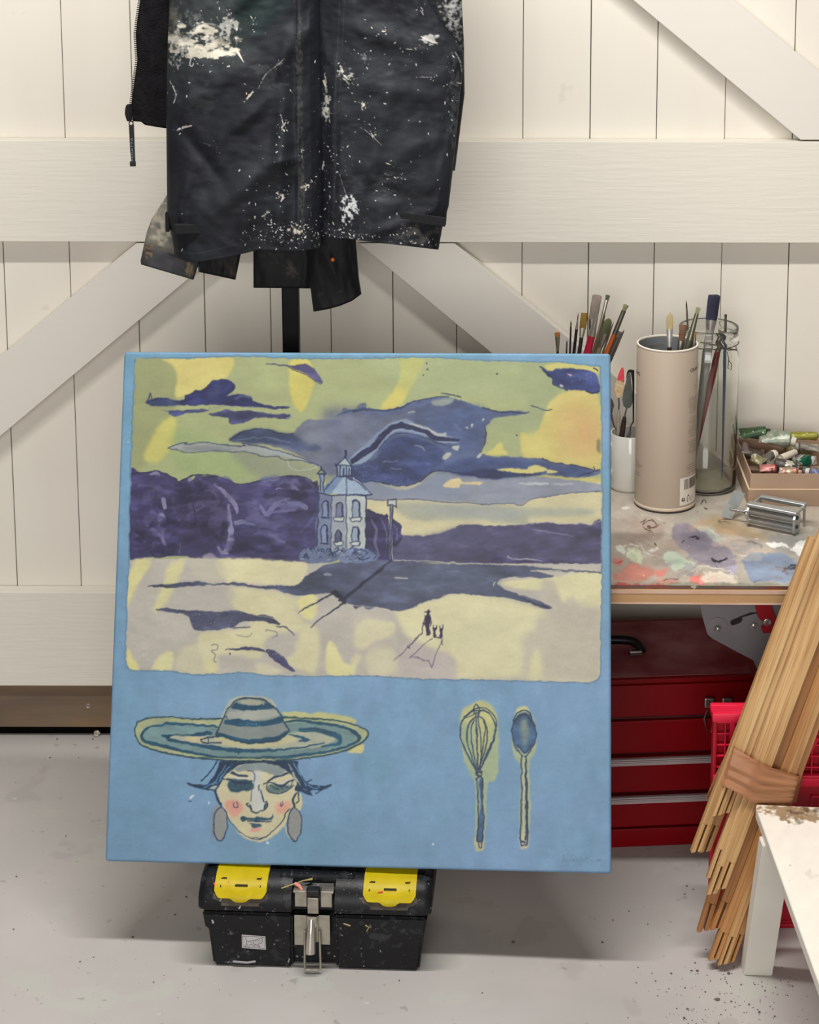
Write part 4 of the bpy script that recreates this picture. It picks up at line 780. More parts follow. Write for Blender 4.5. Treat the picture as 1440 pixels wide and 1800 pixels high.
Pm = o_+(cu2/LW)[..., None]*eu+(cv2/LH)[..., None]*ev-dep[..., None]*cn
rel = Pm.reshape(-1, 3)-np.array(CAM); zc = rel@np.array(cF)
px = PPX+FOC*(rel@np.array(cr))/zc; py = PPY-FOC*(rel@np.array(cu))/zc
colr = PT.sample(px, py)
bright = 0.865
root = thing('stretched_canvas', 'blue painted canvas with tower landscape, hatted face, whisk and spoon, standing on the toolbox', 'painting', tuple((o_+eu*0.5)))
me = grid_mesh('canvas_face', Pm.astype(np.float32), colr*bright)
face = link_mesh('canvas_face', me, mat('artist_paint', (0,0,0), 0.42, attr='paint', bump=0.10, bscale=900, spec=0.35), root)
bm = B(); TK = 0.019
def cpt(u, v, d): return Vector(tuple(o_+eu*(u/LW)+ev*(v/LH)-cn*d))
rim = []
for (cx, cy, a0) in ((rc, rc, 180), (LW-rc, rc, 270), (LW-rc, LH-rc, 0), (rc, LH-rc, 90)):
    for k in range(5):
        a = math.radians(a0+k*22.5); rim.append((cx+rc*math.cos(a), cy+rc*math.sin(a)))
r0 = [bm.verts.new(cpt(u, v, rr*0.9)) for u, v in rim]; r1 = [bm.verts.new(cpt(u, v, TK)) for u, v in rim]
for k in range(len(rim)): bm.faces.new((r0[k], r0[(k+1) % len(rim)], r1[(k+1) % len(rim)], r1[k]))
bm.faces.new(r1)
obj('canvas_edge', bm, mat('canvas_edge_blue', (96, 134, 166), 0.6, var=.7, vscale=30, col2=(72, 98, 128)), root, smooth=0.7, label='thin side of the canvas, darker blue')
bm = B()
for a, b, c, d in ((0.004, LW-0.004, 0.004, 0.045), (0.004, LW-0.004, LH-0.045, LH-0.004), (0.004, 0.045, 0.045, LH-0.045), (LW-0.045, LW-0.004, 0.045, LH-0.045)):
    prism(bm, [cpt(a, c, TK+0.0002), cpt(b, c, TK+0.0002), cpt(b, d, TK+0.0002), cpt(a, d, TK+0.0002)], tuple(-cn*0.006))
obj('stretcher_frame', bm, mat('raw_pine', (206, 172, 122), 0.6, wave=(30, .5, .5, (176, 134, 84)), stretch=(.1, 1, 1)), root)
# ------------------------------------------------------------------ black post with the coats
def np_aty(px, py, Y):
    rx = (px-PPX)/FOC; ry = -(py-PPY)/FOC
    d = np.array(cF)+rx[..., None]*np.array(cr)+ry[..., None]*np.array(cu); k = (Y-CAM.y)/d[..., 1]
    return np.array(CAM)+d*k[..., None]
m_blackmetal = mat('black_metal', (10, 10, 11), 0.5, var=.4, vscale=40, col2=(20, 19, 20), spec=.2)
pm = aty(511.5, 560, -0.385); post_x = pm.x
root = thing('easel_post', 'narrow black upright post behind the blue canvas, coats hanging on it', 'easel', (post_x, -0.37, 0))
bm = B(); box(bm, post_x-0.0155, post_x+0.0155, -0.398, -0.368, 0.02, 2.06, bev=0.002); obj('post', bm, m_blackmetal, root)
bm = B(); box(bm, post_x-0.24, post_x+0.24, -0.365, -0.325, 0.0, 0.03, bev=0.003); box(bm, post_x-0.02, post_x+0.02, -0.42, -0.12, 0.0, 0.028, bev=0.003); obj('base', bm, m_blackmetal, root)
bm = B(); box(bm, post_x-0.02, post_x+0.02, -0.508, -0.399, 0.93, 0.955, bev=0.002); obj('canvas_rest', bm, m_blackmetal, root)
bm = B(); tube(bm, [(post_x, -0.39, 1.97), (post_x, -0.44, 1.95), (post_x, -0.48, 1.955), (post_x, -0.495, 1.99)], 0.006, 8); obj('peg', bm, m_blackmetal, root)
def interp(poly, n, vis=False):
    P = np.array(poly, float); d = np.concatenate([[0], np.cumsum(np.hypot(*np.diff(P, axis=0).T))]); t = np.linspace(0, d[-1], n)
    if vis and P[0, 1] < -100:      # finer rows where the cloth hangs free of the peg
        t0 = float(np.interp(-40, P[:, 1], d)); k = n//9; t = np.concatenate([np.linspace(0, t0, k, endpoint=False), np.linspace(t0, d[-1], n-k)])
    return np.stack([np.interp(t, d, P[:, 0]), np.interp(t, d, P[:, 1])], -1)
def ridge(px, py, a, b, w, h):
    ax, ay = a; bx, by = b; dx, dy = bx-ax, by-ay; L = math.hypot(dx, dy)
    t = ((px-ax)*dx+(py-ay)*dy)/L/L; d = ((px-ax)*dy-(py-ay)*dx)/L
    tt = np.clip(t, 0, 1); e = np.hypot(d, (t-tt)*L)
    return h*np.exp(-(e/w)**2)*(0.35+0.65*np.sin(np.clip(t, 0, 1)*PI))
def cloth(name, Lp, Rp, Yc, bulge, ras, m, parent, folds=(), n=(160, 120), thick=0.03, hem=None, wob=0.003, seed=1, label=None, extra=None):
    """tube of cloth between a left and a right outline: bulging folded front, flatter back, closed hem"""
    nr, nc = n; Lq, Rq = interp(Lp, nr, True), interp(Rp, nr, True); s = (1-np.cos(np.linspace(0, PI, nc)))/2*0.5+np.linspace(0, 1, nc)*0.5
    px = Lq[:, None, 0]*(1-s)+Rq[:, None, 0]*s; py = Lq[:, None, 1]*(1-s)+Rq[:, None, 1]*s
    if hem:
        t = np.linspace(0, 1, nr)[:, None]; py = py+np.interp(s, *zip(*hem))[None, :]*np.clip((t-0.85)/0.15, 0, 1)**2
    sh = np.sqrt(np.clip(1-(2*s-1)**2, 0, 1))[None, :]
    wn = (vnoise(nr, nc, nr/9, nc/6, seed)-0.5)*2+(vnoise(nr, nc, nr/24, nc/16, seed+1)-0.5)*0.8+(vnoise(nr, nc, nr/60, nc/22, seed+2)-0.5)*0.32
    f = sum([ridge(px, py, *g) for g in folds]) if folds else 0
    ex = extra(px, py) if extra else 0
    fz = np.clip(np.minimum(s, 1-s)*14, 0, 1)[None, :]
    Yf = Yc-bulge*sh**0.8-(f+wn*wob+ex)*fz; Yb = np.broadcast_to(Yc+thick*sh*0.6, Yf.shape)
    Vf = np_aty(px, py, Yf); Vb = np_aty(px, py, np.broadcast_to(Yc, Yf.shape)); Vb = Vb.copy(); Vb[..., 1] += thick*sh
    V = np.concatenate([Vf, Vb[:, ::-1], Vf[:, :1]], 1)
    mid = (Vf[-1]+Vb[-1])/2; mid[:, 2] += 0.004; V = np.concatenate([V, np.concatenate([mid, mid[::-1], mid[:1]])[None]], 0)
    cf = None
    if ras is not None:
        cf = ras.sample(px, py); lum = cf.mean(-1, keepdims=True); cf = cf*(0.72+0.28*np.clip((lum-60)/80, 0, 1))
    if cf is not None:
        c = np.concatenate([cf, cf[:, ::-1], cf[:, :1]], 1); c = np.concatenate([c, c[-1:]*0.5], 0)
    else: c = None
    me = grid_mesh(name, V.astype(np.float32), c)
    o = link_mesh(name, me, m, parent)
    if label: o['label'] = label
    return o
JR = Raster(236, -70, 832, 560, 2.0, (34, 36, 41)); jh, jw = JR.h, JR.w
q1 = fbm(jh, jw, 120, 301, 4, 1.2)[..., None]; q2 = fbm(jh, jw, 14, 311, 3, 1.0)[..., None]
JR.a = np.array((20, 22, 30.))*(1-q1)+np.array((44, 48, 57.))*q1; JR.a *= 1+(q2-0.5)*0.25
JR.frame(0, 0, 1)
G = (92, 98, 100)
JR.poly([(296,-70),(500,-70),(470,40),(440,110),(340,130),(292,150)], (78, 86, 86), .6, soft=22, var=.2)
JR.poly([(600,20),(740,60),(800,140),(790,330),(640,380),(590,200)], (54, 58, 64), .5, soft=26, var=.2)
JR.poly([(430,-30),(520,-30),(480,40),(420,60)], (26, 54, 52), .6, soft=10)
JR.poly([(350,340),(480,280),(500,300),(400,400),(330,410)], (60, 64, 70), .45, soft=10)
JR.frame(200, 0, 2.1818)
W1, W2 = (210, 202, 184), (180, 178, 170)
JR.splat(330, 150, 190, 90, 1, W1, .85, 41, .53, 1.6, 9); JR.splat(400, 185, 110, 40, 1, W1, .9, 42, .45, 1.6, 7); JR.splat(440, 110, 60, 70, 1, W2, .8, 43, .52, 1.0, 7); JR.splat(260, 160, 60, 60, 1, W2, .7, 44, .5, 1.5, 7); JR.splat(230, 110, 40, 130, 1, (110, 106, 90), .6, 45, .45, 1, 10)
JR.splat(340, 205, 110, 28, 1, W1, .9, 46, .45, 1.8, 7); JR.splat(300, 165, 90, 30, 1, W1, .8, 146, .50, 2, 5); JR.splat(440, 170, 60, 60, 1, (150, 146, 130), .7, 147, .5, 1.2, 5); JR.splat(235, 200, 40, 80, 1, W2, .7, 148, .52, .8, 5); JR.splat(250, 60, 80, 60, 1, (120, 122, 116), .5, 47, .52, 1, 8); JR.splat(300, 60, 60, 40, 1, (130, 132, 128), .5, 48, .55, 1, 6)
JR.line([(330,180),(380,215),(440,200),(480,190)], 4, W1, .8); JR.line([(470,190),(498,238)], [6, 1], W1, .9); JR.line([(300,210),(292,246),(300,254),(306,244)], 2, (196,196,190), .8)
for L_, w0, c0 in (([(500,390),(520,368),(538,348)], [3, 6, 3], W1), ([(555,340),(580,290),(620,255),(655,225)], [2, 4, 3, 2], (140, 142, 140)), ([(600,270),(640,240)], 5, (120, 124, 122)), ([(215,310),(238,360),(230,395)], [3, 4, 3], W2), ([(240,500),(262,490),(298,482)], [3, 7, 4], (206, 196, 190)), ([(525,60),(535,80)], 4, W2),
    ([(870,255),(885,290),(905,305),(935,300)], [7, 6, 3, 1], (190, 186, 170)), ([(880,300),(900,320)], 4, W1), ([(925,390),(960,400),(950,410)], [3, 7, 4], W1), ([(960,495),(1000,530),(1040,570)], [2, 2.4, 1], (150, 150, 150)), ([(980,500),(996,520)], 4, W1), ([(1180,140),(1220,160),(1245,165)], [3, 7, 3], (190, 186, 172)), ([(1190,60),(1178,40)], 3, W2), ([(1120,188),(1160,190)], 2, W1),
    ([(1265,330),(1300,318),(1335,320)], [3, 6, 4], W2), ([(1160,296),(1220,296)], 2, W2), ([(810,280),(815,350),(822,440),(830,470)], [5, 8, 9, 3], (150, 146, 136)), ([(805,310),(812,330)], 6, W1), ([(625,740),(650,752),(642,772)], [5, 8, 3], (214, 196, 190)), ([(712,722),(745,712),(735,730)], [5, 9, 4], W1), ([(660,470),(645,490),(655,500)], 3, W1), ([(720,560),(722,600)], 3, W2),
    ([(950,210),(965,230)], 5, (120, 124, 124)), ([(1045,625),(1062,632)], 3, W1), ([(1040,665),(1060,675)], 3, W2), ([(1075,680),(1100,682)], 3, W2), ([(865,665),(905,790)], 1.4, W2), ([(330,545),(400,565)], 1.4, (110, 112, 112)), ([(570,830),(590,815)], 4, W2), ([(1030,120),(1040,120)], 4, W1), ([(805,620),(800,650)], 4, W2), ([(640,440),(650,475)], 3, W2),
    ([(700,885),(715,890)], 8, W1), ([(1310,200),(1330,240),(1335,280)], [4, 6, 3], (130, 132, 132))):
    JR.line(L_, [w*0.62 for w in w0] if isinstance(w0, list) else w0*0.62, c0, .85, dry=.62)
    m_ = L_[len(L_)//2]; JR.dots(m_[0], m_[1], 22, 22, 7, c0, .5, 1.8, .85)
JR.splat(905, 800, 45, 70, 1, (196, 198, 198), .95, 60, .47, .8, 5); JR.splat(815, 410, 26, 70, 1, W2, .8, 61, .5, .8, 5); JR.splat(700, 880, 40, 26, 1, W1, .9, 62, .5, 1, 4); JR.splat(1215, 150, 50, 30, 1, W2, .8, 63, .5, 1.5, 5); JR.splat(885, 280, 40, 40, 1, W2, .8, 64, .52, 1, 5); JR.splat(960, 220, 30, 26, 1, (120, 126, 130), .8, 65, .5, 1, 5)
JR.splat(1000, 700, 200, 90, 1, (84, 88, 94), .5, 66, .52, 2.5, 8); JR.splat(1000, 330, 220, 200, 1, (70, 74, 80), .5, 67, .55, 2.5, 16); JR.splat(320, 370, 120, 100, 1, (74, 78, 80), .5, 68, .52, 1.5, 12); JR.splat(1310, 380, 40, 260, 1, (88, 92, 94), .6, 69, .5, .6, 8); JR.splat(600, 290, 100, 70, 1, (90, 94, 96), .5, 70, .52, 1.6, 8); JR.splat(1150, 900, 120, 60, 1, (96, 92, 86), .6, 71, .5, 1.5, 8)
for a in ((640,900,160,60,150),(760,880,90,110,60),(900,910,150,40,140),(1120,920,120,50,60),(820,700,70,260,60),(600,740,90,120,30),(350,180,180,120,90),(900,420,120,300,50),(1100,300,300,300,60),(500,500,400,500,60),(1100,800,200,200,40),(420,60,120,80,30),(1290,400,40,300,24),(1010,160,140,120,24),(640,560,40,260,24)):
    JR.dots(a[0], a[1], a[2], a[3], a[4], (206, 206, 200), .4, 2.0, .9)
for x in (700, 716, 862, 880):        # worn seam stitching
    JR.line([(x-6, -40), (x, 200), (x+8, 500), (x+10, 780), (x, 900)] if x < 800 else [(x+6, -40), (x-4, 200), (x-22, 500), (x-36, 800), (x-40, 880)], 1.0, (92, 88, 82), .6, dry=.55)
JR.splat(712, 300, 18, 300, 1, (104, 98, 88), .5, 72, .48, .5, 4); JR.splat(722, 700, 18, 200, 1, (104, 100, 92), .5, 73, .46, .5, 4)
for (a, b_, c_) in (((560,905),(700,930),(790,905)), ((830,880),(1000,905),(1250,925)), ((240,960),(330,970),(540,920))): JR.line([a, b_, c_], 1.2, (78, 80, 84), .6)
m_cloth = mat('worn_raincoat', (0,0,0), 0.62, attr='paint', bump=0.2, bscale=260, spec=0.3)
JYC = -0.48
root = thing('rain_jacket', 'long black rain jacket with white paint smears and flecks, topmost on the post', 'jacket', (post_x, JYC, 1.1))
folds = [((505,262),(360,385),26,0.020),((560,30),(470,130),20,0.010),((420,120),(310,190),18,0.008),((330,300),(300,420),14,0.008),((440,330),(420,430),16,0.008),((480,170),(380,250),16,0.008),((500,60),(490,420),14,0.010),((350,-40),(330,120),20,0.010),((470,290),(520,280),9,0.008),((300,200),(400,330),12,-0.007),((400,20),(500,-60),16,.012)]
def placket(px, py): return 0.006/(1+np.exp(-(px-521)/1.6))
Lw = [(430,-470),(330,-400),(306,-250),(300,-60),(298,0),(293,120),(292,200),(294,380),(300,402),(308,452)]
Rw = [(540,-470),(548,-400),(556,-250),(560,-60),(562,0),(566,200),(567,300),(567,360),(565,436)]
cloth('jacket_back', [(440,-470),(330,-400),(312,-200),(304,0),(298,200),(300,380),(312,402)], [(600,-470),(720,-400),(745,-200),(780,0),(806,100),(795,250),(768,402)], JYC+0.018, 0.004, JR, m_cloth, root, thick=0.012, n=(60, 30), wob=0.001)
cloth('front_panel', [(552,-470),(552,-60),(554,200),(556,300),(558,414)], [(590,-470),(690,-400),(712,-200),(736,-60),(757,0),(791,55),(815,90),(816,110),(810,160),(801,257),(789,362),(778,399),(771,439)], JYC, 0.040, JR, m_cloth, root,
      folds=[((600,40),(760,90),16,0.008),((620,140),(790,180),18,0.008),((640,300),(780,240),18,0.008),((700,40),(780,330),20,-0.006),((600,330),(760,350),14,-0.006),((590,80),(585,380),9,0.009),((680,180),(620,390),18,.008),((740,380),(640,415),10,.006)], n=(520, 240), thick=0.012, seed=12, wob=.0045)
cloth('front_panel', Lw, Rw, JYC-0.012, 0.052, JR, m_cloth, root, folds=folds, n=(560, 270), thick=0.012, hem=[(0,0),(.085,9.5),(.17,11),(.36,6),(.44,2.5),(.58,-4),(.83,3),(1,0)], seed=5, wob=.0045, extra=placket, label='front panel with the heavy white paint smear and button placket')
SR = Raster(700, -70, 830, 330, 1.5, (24, 25, 29)); SR.frame(200, 0, 2.1818)
SR.splat(1310, 60, 60, 90, 1, (150, 152, 150), .8, 80, .5, .8, 6); SR.splat(1290, 20, 60, 50, 1, (170, 170, 166), .8, 81, .5, 1, 5); SR.splat(1325, 140, 30, 80, 1, (120, 122, 122), .7, 82, .5, .6, 6)
for k in range(9): SR.line([(1262+k*5, 20+k*14), (1290+k*3, 30+k*14), (1330, 14+k*15)], 1.0, (160, 162, 160), .6, dry=.4)
cloth('sleeve', [(690,-470),(700,-300),(706,-60),(716,120),(730,300)], [(740,-455),(800,-330),(810,-60),(812,0),(816,80),(817,165),(800,300)], JYC+0.012, 0.022, SR, m_cloth, root, n=(260, 60), thick=0.02, seed=9, label='crackled white paint on the sleeve')
m_tab = mat('hook_tape', (22, 22, 25), 0.95, bump=1.0, bscale=900)
def pstrip(pts, Y, d, bev=0.001):
    bm = B(); prism(bm, [aty(x, y, Y) for x, y in pts], (0, d, 0)); bmesh.ops.bevel(bm, geom=bm.edges[:], offset=bev, segments=2, affect='EDGES'); return bm
obj('hem_tab', pstrip([(704,374),(785,384),(783,399),(703,389)], -0.520, 0.010), m_tab, root); obj('hem_tab', pstrip([(306,396),(388,394),(388,410),(308,412)], -0.538, 0.016), m_tab, root)
obj('hem_tab', pstrip([(778,366),(786,368),(784,396),(777,396)], -0.492, 0.010), m_tab, root); obj('hem_tab', pstrip([(290,374),(297,372),(298,408),(291,408)], -0.502, 0.014), m_tab, root)
# black fleece with a zip, behind on the left
FYC = -0.452
root = thing('fleece_jacket', 'black fluffy fleece jacket edge with an open zip, left of the rain jacket', 'jacket', (aty(270, 100, FYC).x, FYC, 1.3))
zl = [(250,-70),(246.5,0),(241.5,34),(238.6,60),(239.8,83),(241.5,107),(236,143),(231,183),(233.5,213)]
cloth('fleece_panel', [(420,-440),(270,-300)]+zl, [(500,-440),(360,-300),(340,0),(335,100),(330,221)], FYC, 0.012, None, mat('black_fleece', (20, 18, 21), 0.95, var=.6, vscale=60, col2=(12, 11, 13), bump=1.4, bscale=220, spec=.2), root, n=(90, 40), thick=0.012, hem=[(0,0),(.15,0),(.22,5),(.6,8),(1,0)], folds=[((262,-50),(270,200),8,.006),((290,0),(296,200),8,.006)])
bm = B(); zz = interp(zl, 86)
for k, (x, y) in enumerate(zz):
    if y < -30: continue
    p = aty(x-1.2, y, FYC-0.004); box(bm, -0.0026, 0.0026, -0.0014, 0.0014, -0.0008, 0.0008, M=Matrix.Translation(p), bev=0.0003, seg=1)
obj('zip_teeth', bm, mat('zip_black', (20, 20, 22), 0.6, spec=.2), root)
bm = B(); P = [aty(x, y, FYC-0.010) for x, y in ((222,184),(229,184),(232,190),(231,213),(223,214),(219,200),(220,190))]; prism(bm, P, (0, 0.009, 0)); bmesh.ops.bevel(bm, geom=bm.edges[:], offset=0.0012, segments=2, affect='EDGES')
P = [aty(x, y, FYC-0.0135) for x, y in ((224,188),(227,188),(228,210),(225,210))]; prism(bm, P, (0, 0.003, 0)); obj('zip_slider', bm, mat('zip_black', None), root)
bm = B(); tube(bm, [aty(230.5+3.6*math.cos(a), 217+3.6*math.sin(a), FYC-0.009) for a in np.linspace(0, 2*PI, 14)[:-1]], 0.0011, 6, closed=True)
prism(bm, [aty(x, y, FYC-0.0115) for x, y in ((226.5,220),(235,219.5),(236.6,262),(237.6,286),(231,287),(228.6,262))], (0, 0.003, 0)); box(bm, -0.0052, 0.0052, -0.003, 0.003, -0.0045, 0.0045, M=Matrix.Translation(aty(233.6, 288, FYC-0.010)), bev=0.0012)
pull = obj('zip_pull', bm, mat('zip_ribbon', (16, 17, 20), 0.7), root)
V, F_ = text_mesh('REGATTA', 0.0072); bm = B(); wmax = max(v.x for v in V)
top = aty(232.2, 284, FYC-0.0121); dirv = (aty(231.2, 232, FYC-0.0121)-top).normalized(); side = Vector((0, -1, 0)).cross(dirv).normalized()
vs_ = [bm.verts.new(top+dirv*(v.x/wmax*0.044)+side*(v.y*0.8-0.0022)) for v in V]
for f in F_: bm.faces.new([vs_[i] for i in f])
obj('lettering', bm, mat('grey_thread', (110, 120, 130), .7), pull)
# jacket with stained sleeves peeping out at the lower left
AYC = -0.43
GR = Raster(236, 330, 440, 500, 2, (60, 58, 58)); GR.frame(0, 0, 1); gh, gw = GR.h, GR.w
g1 = fbm(gh, gw, 60, 401, 5, .7)[..., None]; GR.a = np.array((70, 70, 70.))*(1-g1)+np.array((150, 142, 126.))*g1
GR.poly([(250,430),(300,445),(360,455),(350,500),(240,480)], (68, 68, 74), .85, soft=3, var=.3); GR.poly([(300,330),(262,390),(256,430),(300,440),(330,360)], (136, 132, 122), .5, soft=6, var=.35)
GR.splat(285, 395, 30, 50, 1, (168, 160, 142), .7, 88, .5, 1, 6); GR.splat(262, 440, 12, 16, 1, (140, 116, 84), .8, 89, .45, 1, 4); GR.splat(333, 474, 8, 18, 1, (150, 128, 92), .8, 90, .42, .7, 4); GR.line([(255,440),(300,448),(350,462)], 1.2, (40, 40, 44), .8); GR.dots(280, 470, 50, 14, 20, (120, 124, 132), .6, 1.6, .8)
GR.line([(337,461),(329,488)], 1, (36, 36, 40), .8); GR.poly([(352,400),(440,400),(440,520),(352,520)], (26, 26, 29), 1, soft=1, smooth=False, var=.3); GR.splat(400, 460, 26, 30, 1, (70, 58, 46), .6, 91, .5, 1, 5); GR.splat(412, 476, 14, 16, 1, (110, 88, 62), .6, 92, .5, 1, 4)
root = thing('work_jacket', 'grey work jacket with stained sleeve ends, mostly hidden under the rain jacket at lower left', 'jacket', (aty(330, 400, AYC).x, AYC, 1.15))
cloth('sleeve', [(470,-430),(380,-300),(330,0),(310,200),(300,330),(288,352),(267,384),(258,408),(247,458),(248,465)], [(560,-430),(480,-300),(420,0),(400,200),(385,330),(372,400),(352,458),(340,492)], AYC, 0.018, GR, m_cloth, root, n=(150, 50), thick=0.015, folds=[((290,370),(340,420),8,.006),((262,420),(330,450),6,.004)], seed=31, label='grey sleeve end streaked with brown and cream stains')
cloth('sleeve', [(500,-430),(430,-300),(370,0),(350,200),(340,380),(345,440),(349,478)], [(580,-430),(520,-300),(480,0),(450,200),(436,380),(424,444),(414,492)], AYC+0.016, 0.012, GR, m_cloth, root, n=(120, 40), thick=0.012, seed=32, label='dark sleeve end with rust brown stains')
# black jacket: hanging flap and long cuff with a copper rivet
BR = Raster(430, 330, 650, 560, 2, (22, 22, 25)); BR.frame(0, 0, 1); bh, bw = BR.h, BR.w; g1 = fbm(bh, bw, 50, 421, 4, 1)[..., None]; BR.a = np.array((16, 16, 19.))*(1-g1)+np.array((34, 34, 37.))*g1
BR.splat(512, 474, 16, 18, 1, (92, 84, 74), .8, 95, .42, 1, 5); BR.splat(480, 450, 30, 20, 1, (60, 60, 62), .6, 96, .52, 1.5, 5); BR.line([(455,440),(455,506)], 1.4, (50, 50, 54), .7); BR.line([(546,520),(590,514),(631,505)], 1.2, (56, 56, 60), .9); BR.dots(540, 495, 6, 10, 4, (190, 190, 186), .6, 1.2, .9); BR.line([(446,440),(446,506)], 1, (46,46,50), .6)
root = thing('chore_jacket', 'plain black cotton jacket, its flap and riveted cuff hanging out below the rain jacket', 'jacket', (post_x+0.02, -0.42, 1.1))
cloth('jacket_flap', [(480,-430),(440,-300),(440,0),(445,300),(445.6,506)], [(590,-430),(600,-300),(580,0),(560,300),(546,507)], -0.428, 0.010, BR, m_cloth, root, n=(140, 40), thick=0.010, seed=41)
slv = cloth('sleeve', [(570,-430),(560,-300),(545,0),(535,300),(541,460),(545,500),(551,548)], [(640,-430),(660,-300),(650,0),(626,330),(626,428),(631,488),(635.5,517)], -0.446, 0.020, BR, m_cloth, root, n=(150, 50), thick=0.012, hem=[(0,0),(.3,5),(.55,7),(.8,6),(1,0)], folds=[((570,440),(600,500),10,.006)], seed=42)
p = aty(585, 456, -0.472); bm = B(); lathe(bm, [(0.0046, 0), (0.0044, 0.0015), (0.003, 0.0024), (0.0016, 0.0018), (0, 0.0018)], frame(p, p+Vector((0, -1, 0.1))), 16, cap1=False); obj('rivet', bm, mat('copper', (176, 96, 60), .4, .8), slv, smooth=.8, label='small copper rivet')
# ------------------------------------------------------------------ black toolbox under the canvas
pl, pr = atz(375, 1697.5, 0), atz(737, 1708, 0); TBW = (pr-pl).length; tc_ = (pl+pr)/2; yaw = math.atan2(pr.y-pl.y, pr.x-pl.x)
TM = Matrix.Translation(tc_) @ Matrix.Rotation(yaw, 4, 'Z')
root = thing('toolbox', 'black plastic toolbox with yellow organiser lids, standing under the blue canvas', 'toolbox', tuple(tc_+Vector((0, 0.09, 0))), yaw)
m_tb = mat('black_plastic', (13, 13, 16), 0.42, spec=.35, var=.6, vscale=18, col2=(26, 27, 31), bump=.15, bscale=300, spots=[(40, .60, .45, (56, 58, 63)), (18, .63, .5, (64, 66, 72)), (75, .66, .7, (110, 112, 114)), (110, .69, .9, (150, 150, 150))])
def T(x, y, z): return TM @ Vector((x, y, z))
def tbox(bm, *a, **k): return box(bm, *a, M=TM, **k)
hw = TBW/2; DP = 0.185
# body: two front blocks either side of a recessed middle channel, tapering down
def taper(bm, x0, x1, y0, y1, z0, z1, tx0=0.0, tx1=0.0, ty=0.0, bev=0.005):
    vs = box(bm, x0, x1, y0, y1, z0, z1)
    for v in vs:
        if v.co.z > (z0+z1)/2:
            v.co.x += tx0 if v.co.x < (x0+x1)/2 else tx1
            if v.co.y < (y0+y1)/2: v.co.y += ty
    es = list({e for v in vs for e in v.link_edges}); r = bmesh.ops.bevel(bm, geom=es, offset=bev, segments=3, affect='EDGES')
    return vs
c0, c1 = -0.040, 0.035
bm = B(); taper(bm, -hw, c0, 0, DP, 0, 0.082, -0.008, 0, -0.002); taper(bm, c1, hw, 0, DP, 0, 0.082, 0, 0.008, -0.002)
taper(bm, c0-0.02, c1+0.02, 0.014, DP-0.002, 0.002, 0.10, bev=0.002)
bmesh.ops.transform(bm, matrix=TM, verts=bm.verts); obj('body', bm, m_tb, root, smooth=0.6)
bm = B(); 
for a, b, ta, tb in ((-hw-0.016, c0+0.002, 0.0, 0), (c1-0.002, hw+0.016, 0, 0)): taper(bm, a+(0.006 if a < -0.1 else 0), b-(0.006 if b > 0.1 else 0), -0.0095, DP+0.004, 0.074, 0.108, -0.005 if a < -0.1 else 0, 0.005 if b > 0.1 else 0, -0.002, bev=0.004)
bmesh.ops.transform(bm, matrix=TM, verts=bm.verts); obj('rim_skirt', bm, m_tb, root, smooth=0.6)
# lid: curved front, flat top, groove for latches and organisers
prof = [(-0.010, 0.112), (-0.012, 0.120), (-0.008, 0.136), (0.000, 0.148), (0.010, 0.157), (0.026, 0.1635), (0.05, 0.165), (DP-0.02, 0.165), (DP, 0.155), (DP+0.006, 0.135), (DP+0.004, 0.112)]
def lidpart(bm, xa, xb, inset=0.0, ends=(0.012, 0.012)):
    pr_ = prof; cols = []
    steps = [(xa, 0.0), (xa+0.003, .5), (xa+ends[0], 1.0), (xb-ends[1], 1.0), (xb-0.003, .5), (xb, 0.0)]
    for x, f in steps:
        ring = []
        for k, (y, z) in enumerate(pr_):
            cyy, czz = DP/2, 0.125
            g = 1-(1-f)*0.045; yy_ = cyy+(y-cyy)*g+(inset if y < 0.06 else 0); zz_ = czz+(z-czz)*(1-(1-f)*0.22)-(inset*0.4 if z > .14 else 0)
            ring.append(bm.verts.new(T(x, yy_, zz_)))
        cols.append(ring)
    for a, b in zip(cols, cols[1:]):
        for k in range(len(pr_)-1): bm.faces.new((a[k], a[k+1], b[k+1], b[k]))
        bm.faces.new((a[-1], a[0], b[0], b[-1]))
    bm.faces.new(cols[0]); bm.faces.new(list(reversed(cols[-1])))
LXW = hw+0.022
bm = B(); lidpart(bm, -LXW, c0+0.004, ends=(0.014, 0.004)); lidpart(bm, c1-0.004, LXW, ends=(0.004, 0.014)); lidpart(bm, c0, c1, inset=0.010, ends=(0.002, 0.002))
tbox(bm, -0.064, 0.066, 0.018, 0.05, 0.150, 0.1655, bev=0.003)
lid = obj('lid', bm, m_tb, root, smooth=0.75)
bm = B(); tbox(bm, -0.062, 0.064, 0.075, 0.105, 0.165, 0.170, bev=.002); tube(bm, [T(-0.062, .09, .166), T(-0.055, .09, .171), T(0.0, .09, .172), T(0.055, .09, .171), T(.064, .09, .166)], 0.005, 8); obj('carry_handle', bm, m_tb, root, smooth=.8)
m_yel = mat('yellow_plastic', (246, 224, 16), 0.4, var=.5, vscale=30, col2=(226, 200, 20), spots=[(90, .76, .8, (60, 52, 20)), (46, .72, .35, (206, 176, 20))])
m_dust = mat('dusty_recess', (92, 84, 74), 0.9, var=.8, vscale=50, col2=(40, 38, 38))
def lidy(z):    # y of the lid front at height z
    return np.interp(z, [0.112, 0.120, 0.136, 0.148, 0.157, 0.1635], [-0.010, -0.012, -0.008, 0.0, 0.010, 0.026])
def pxl(x): return x   # local x straight in metres
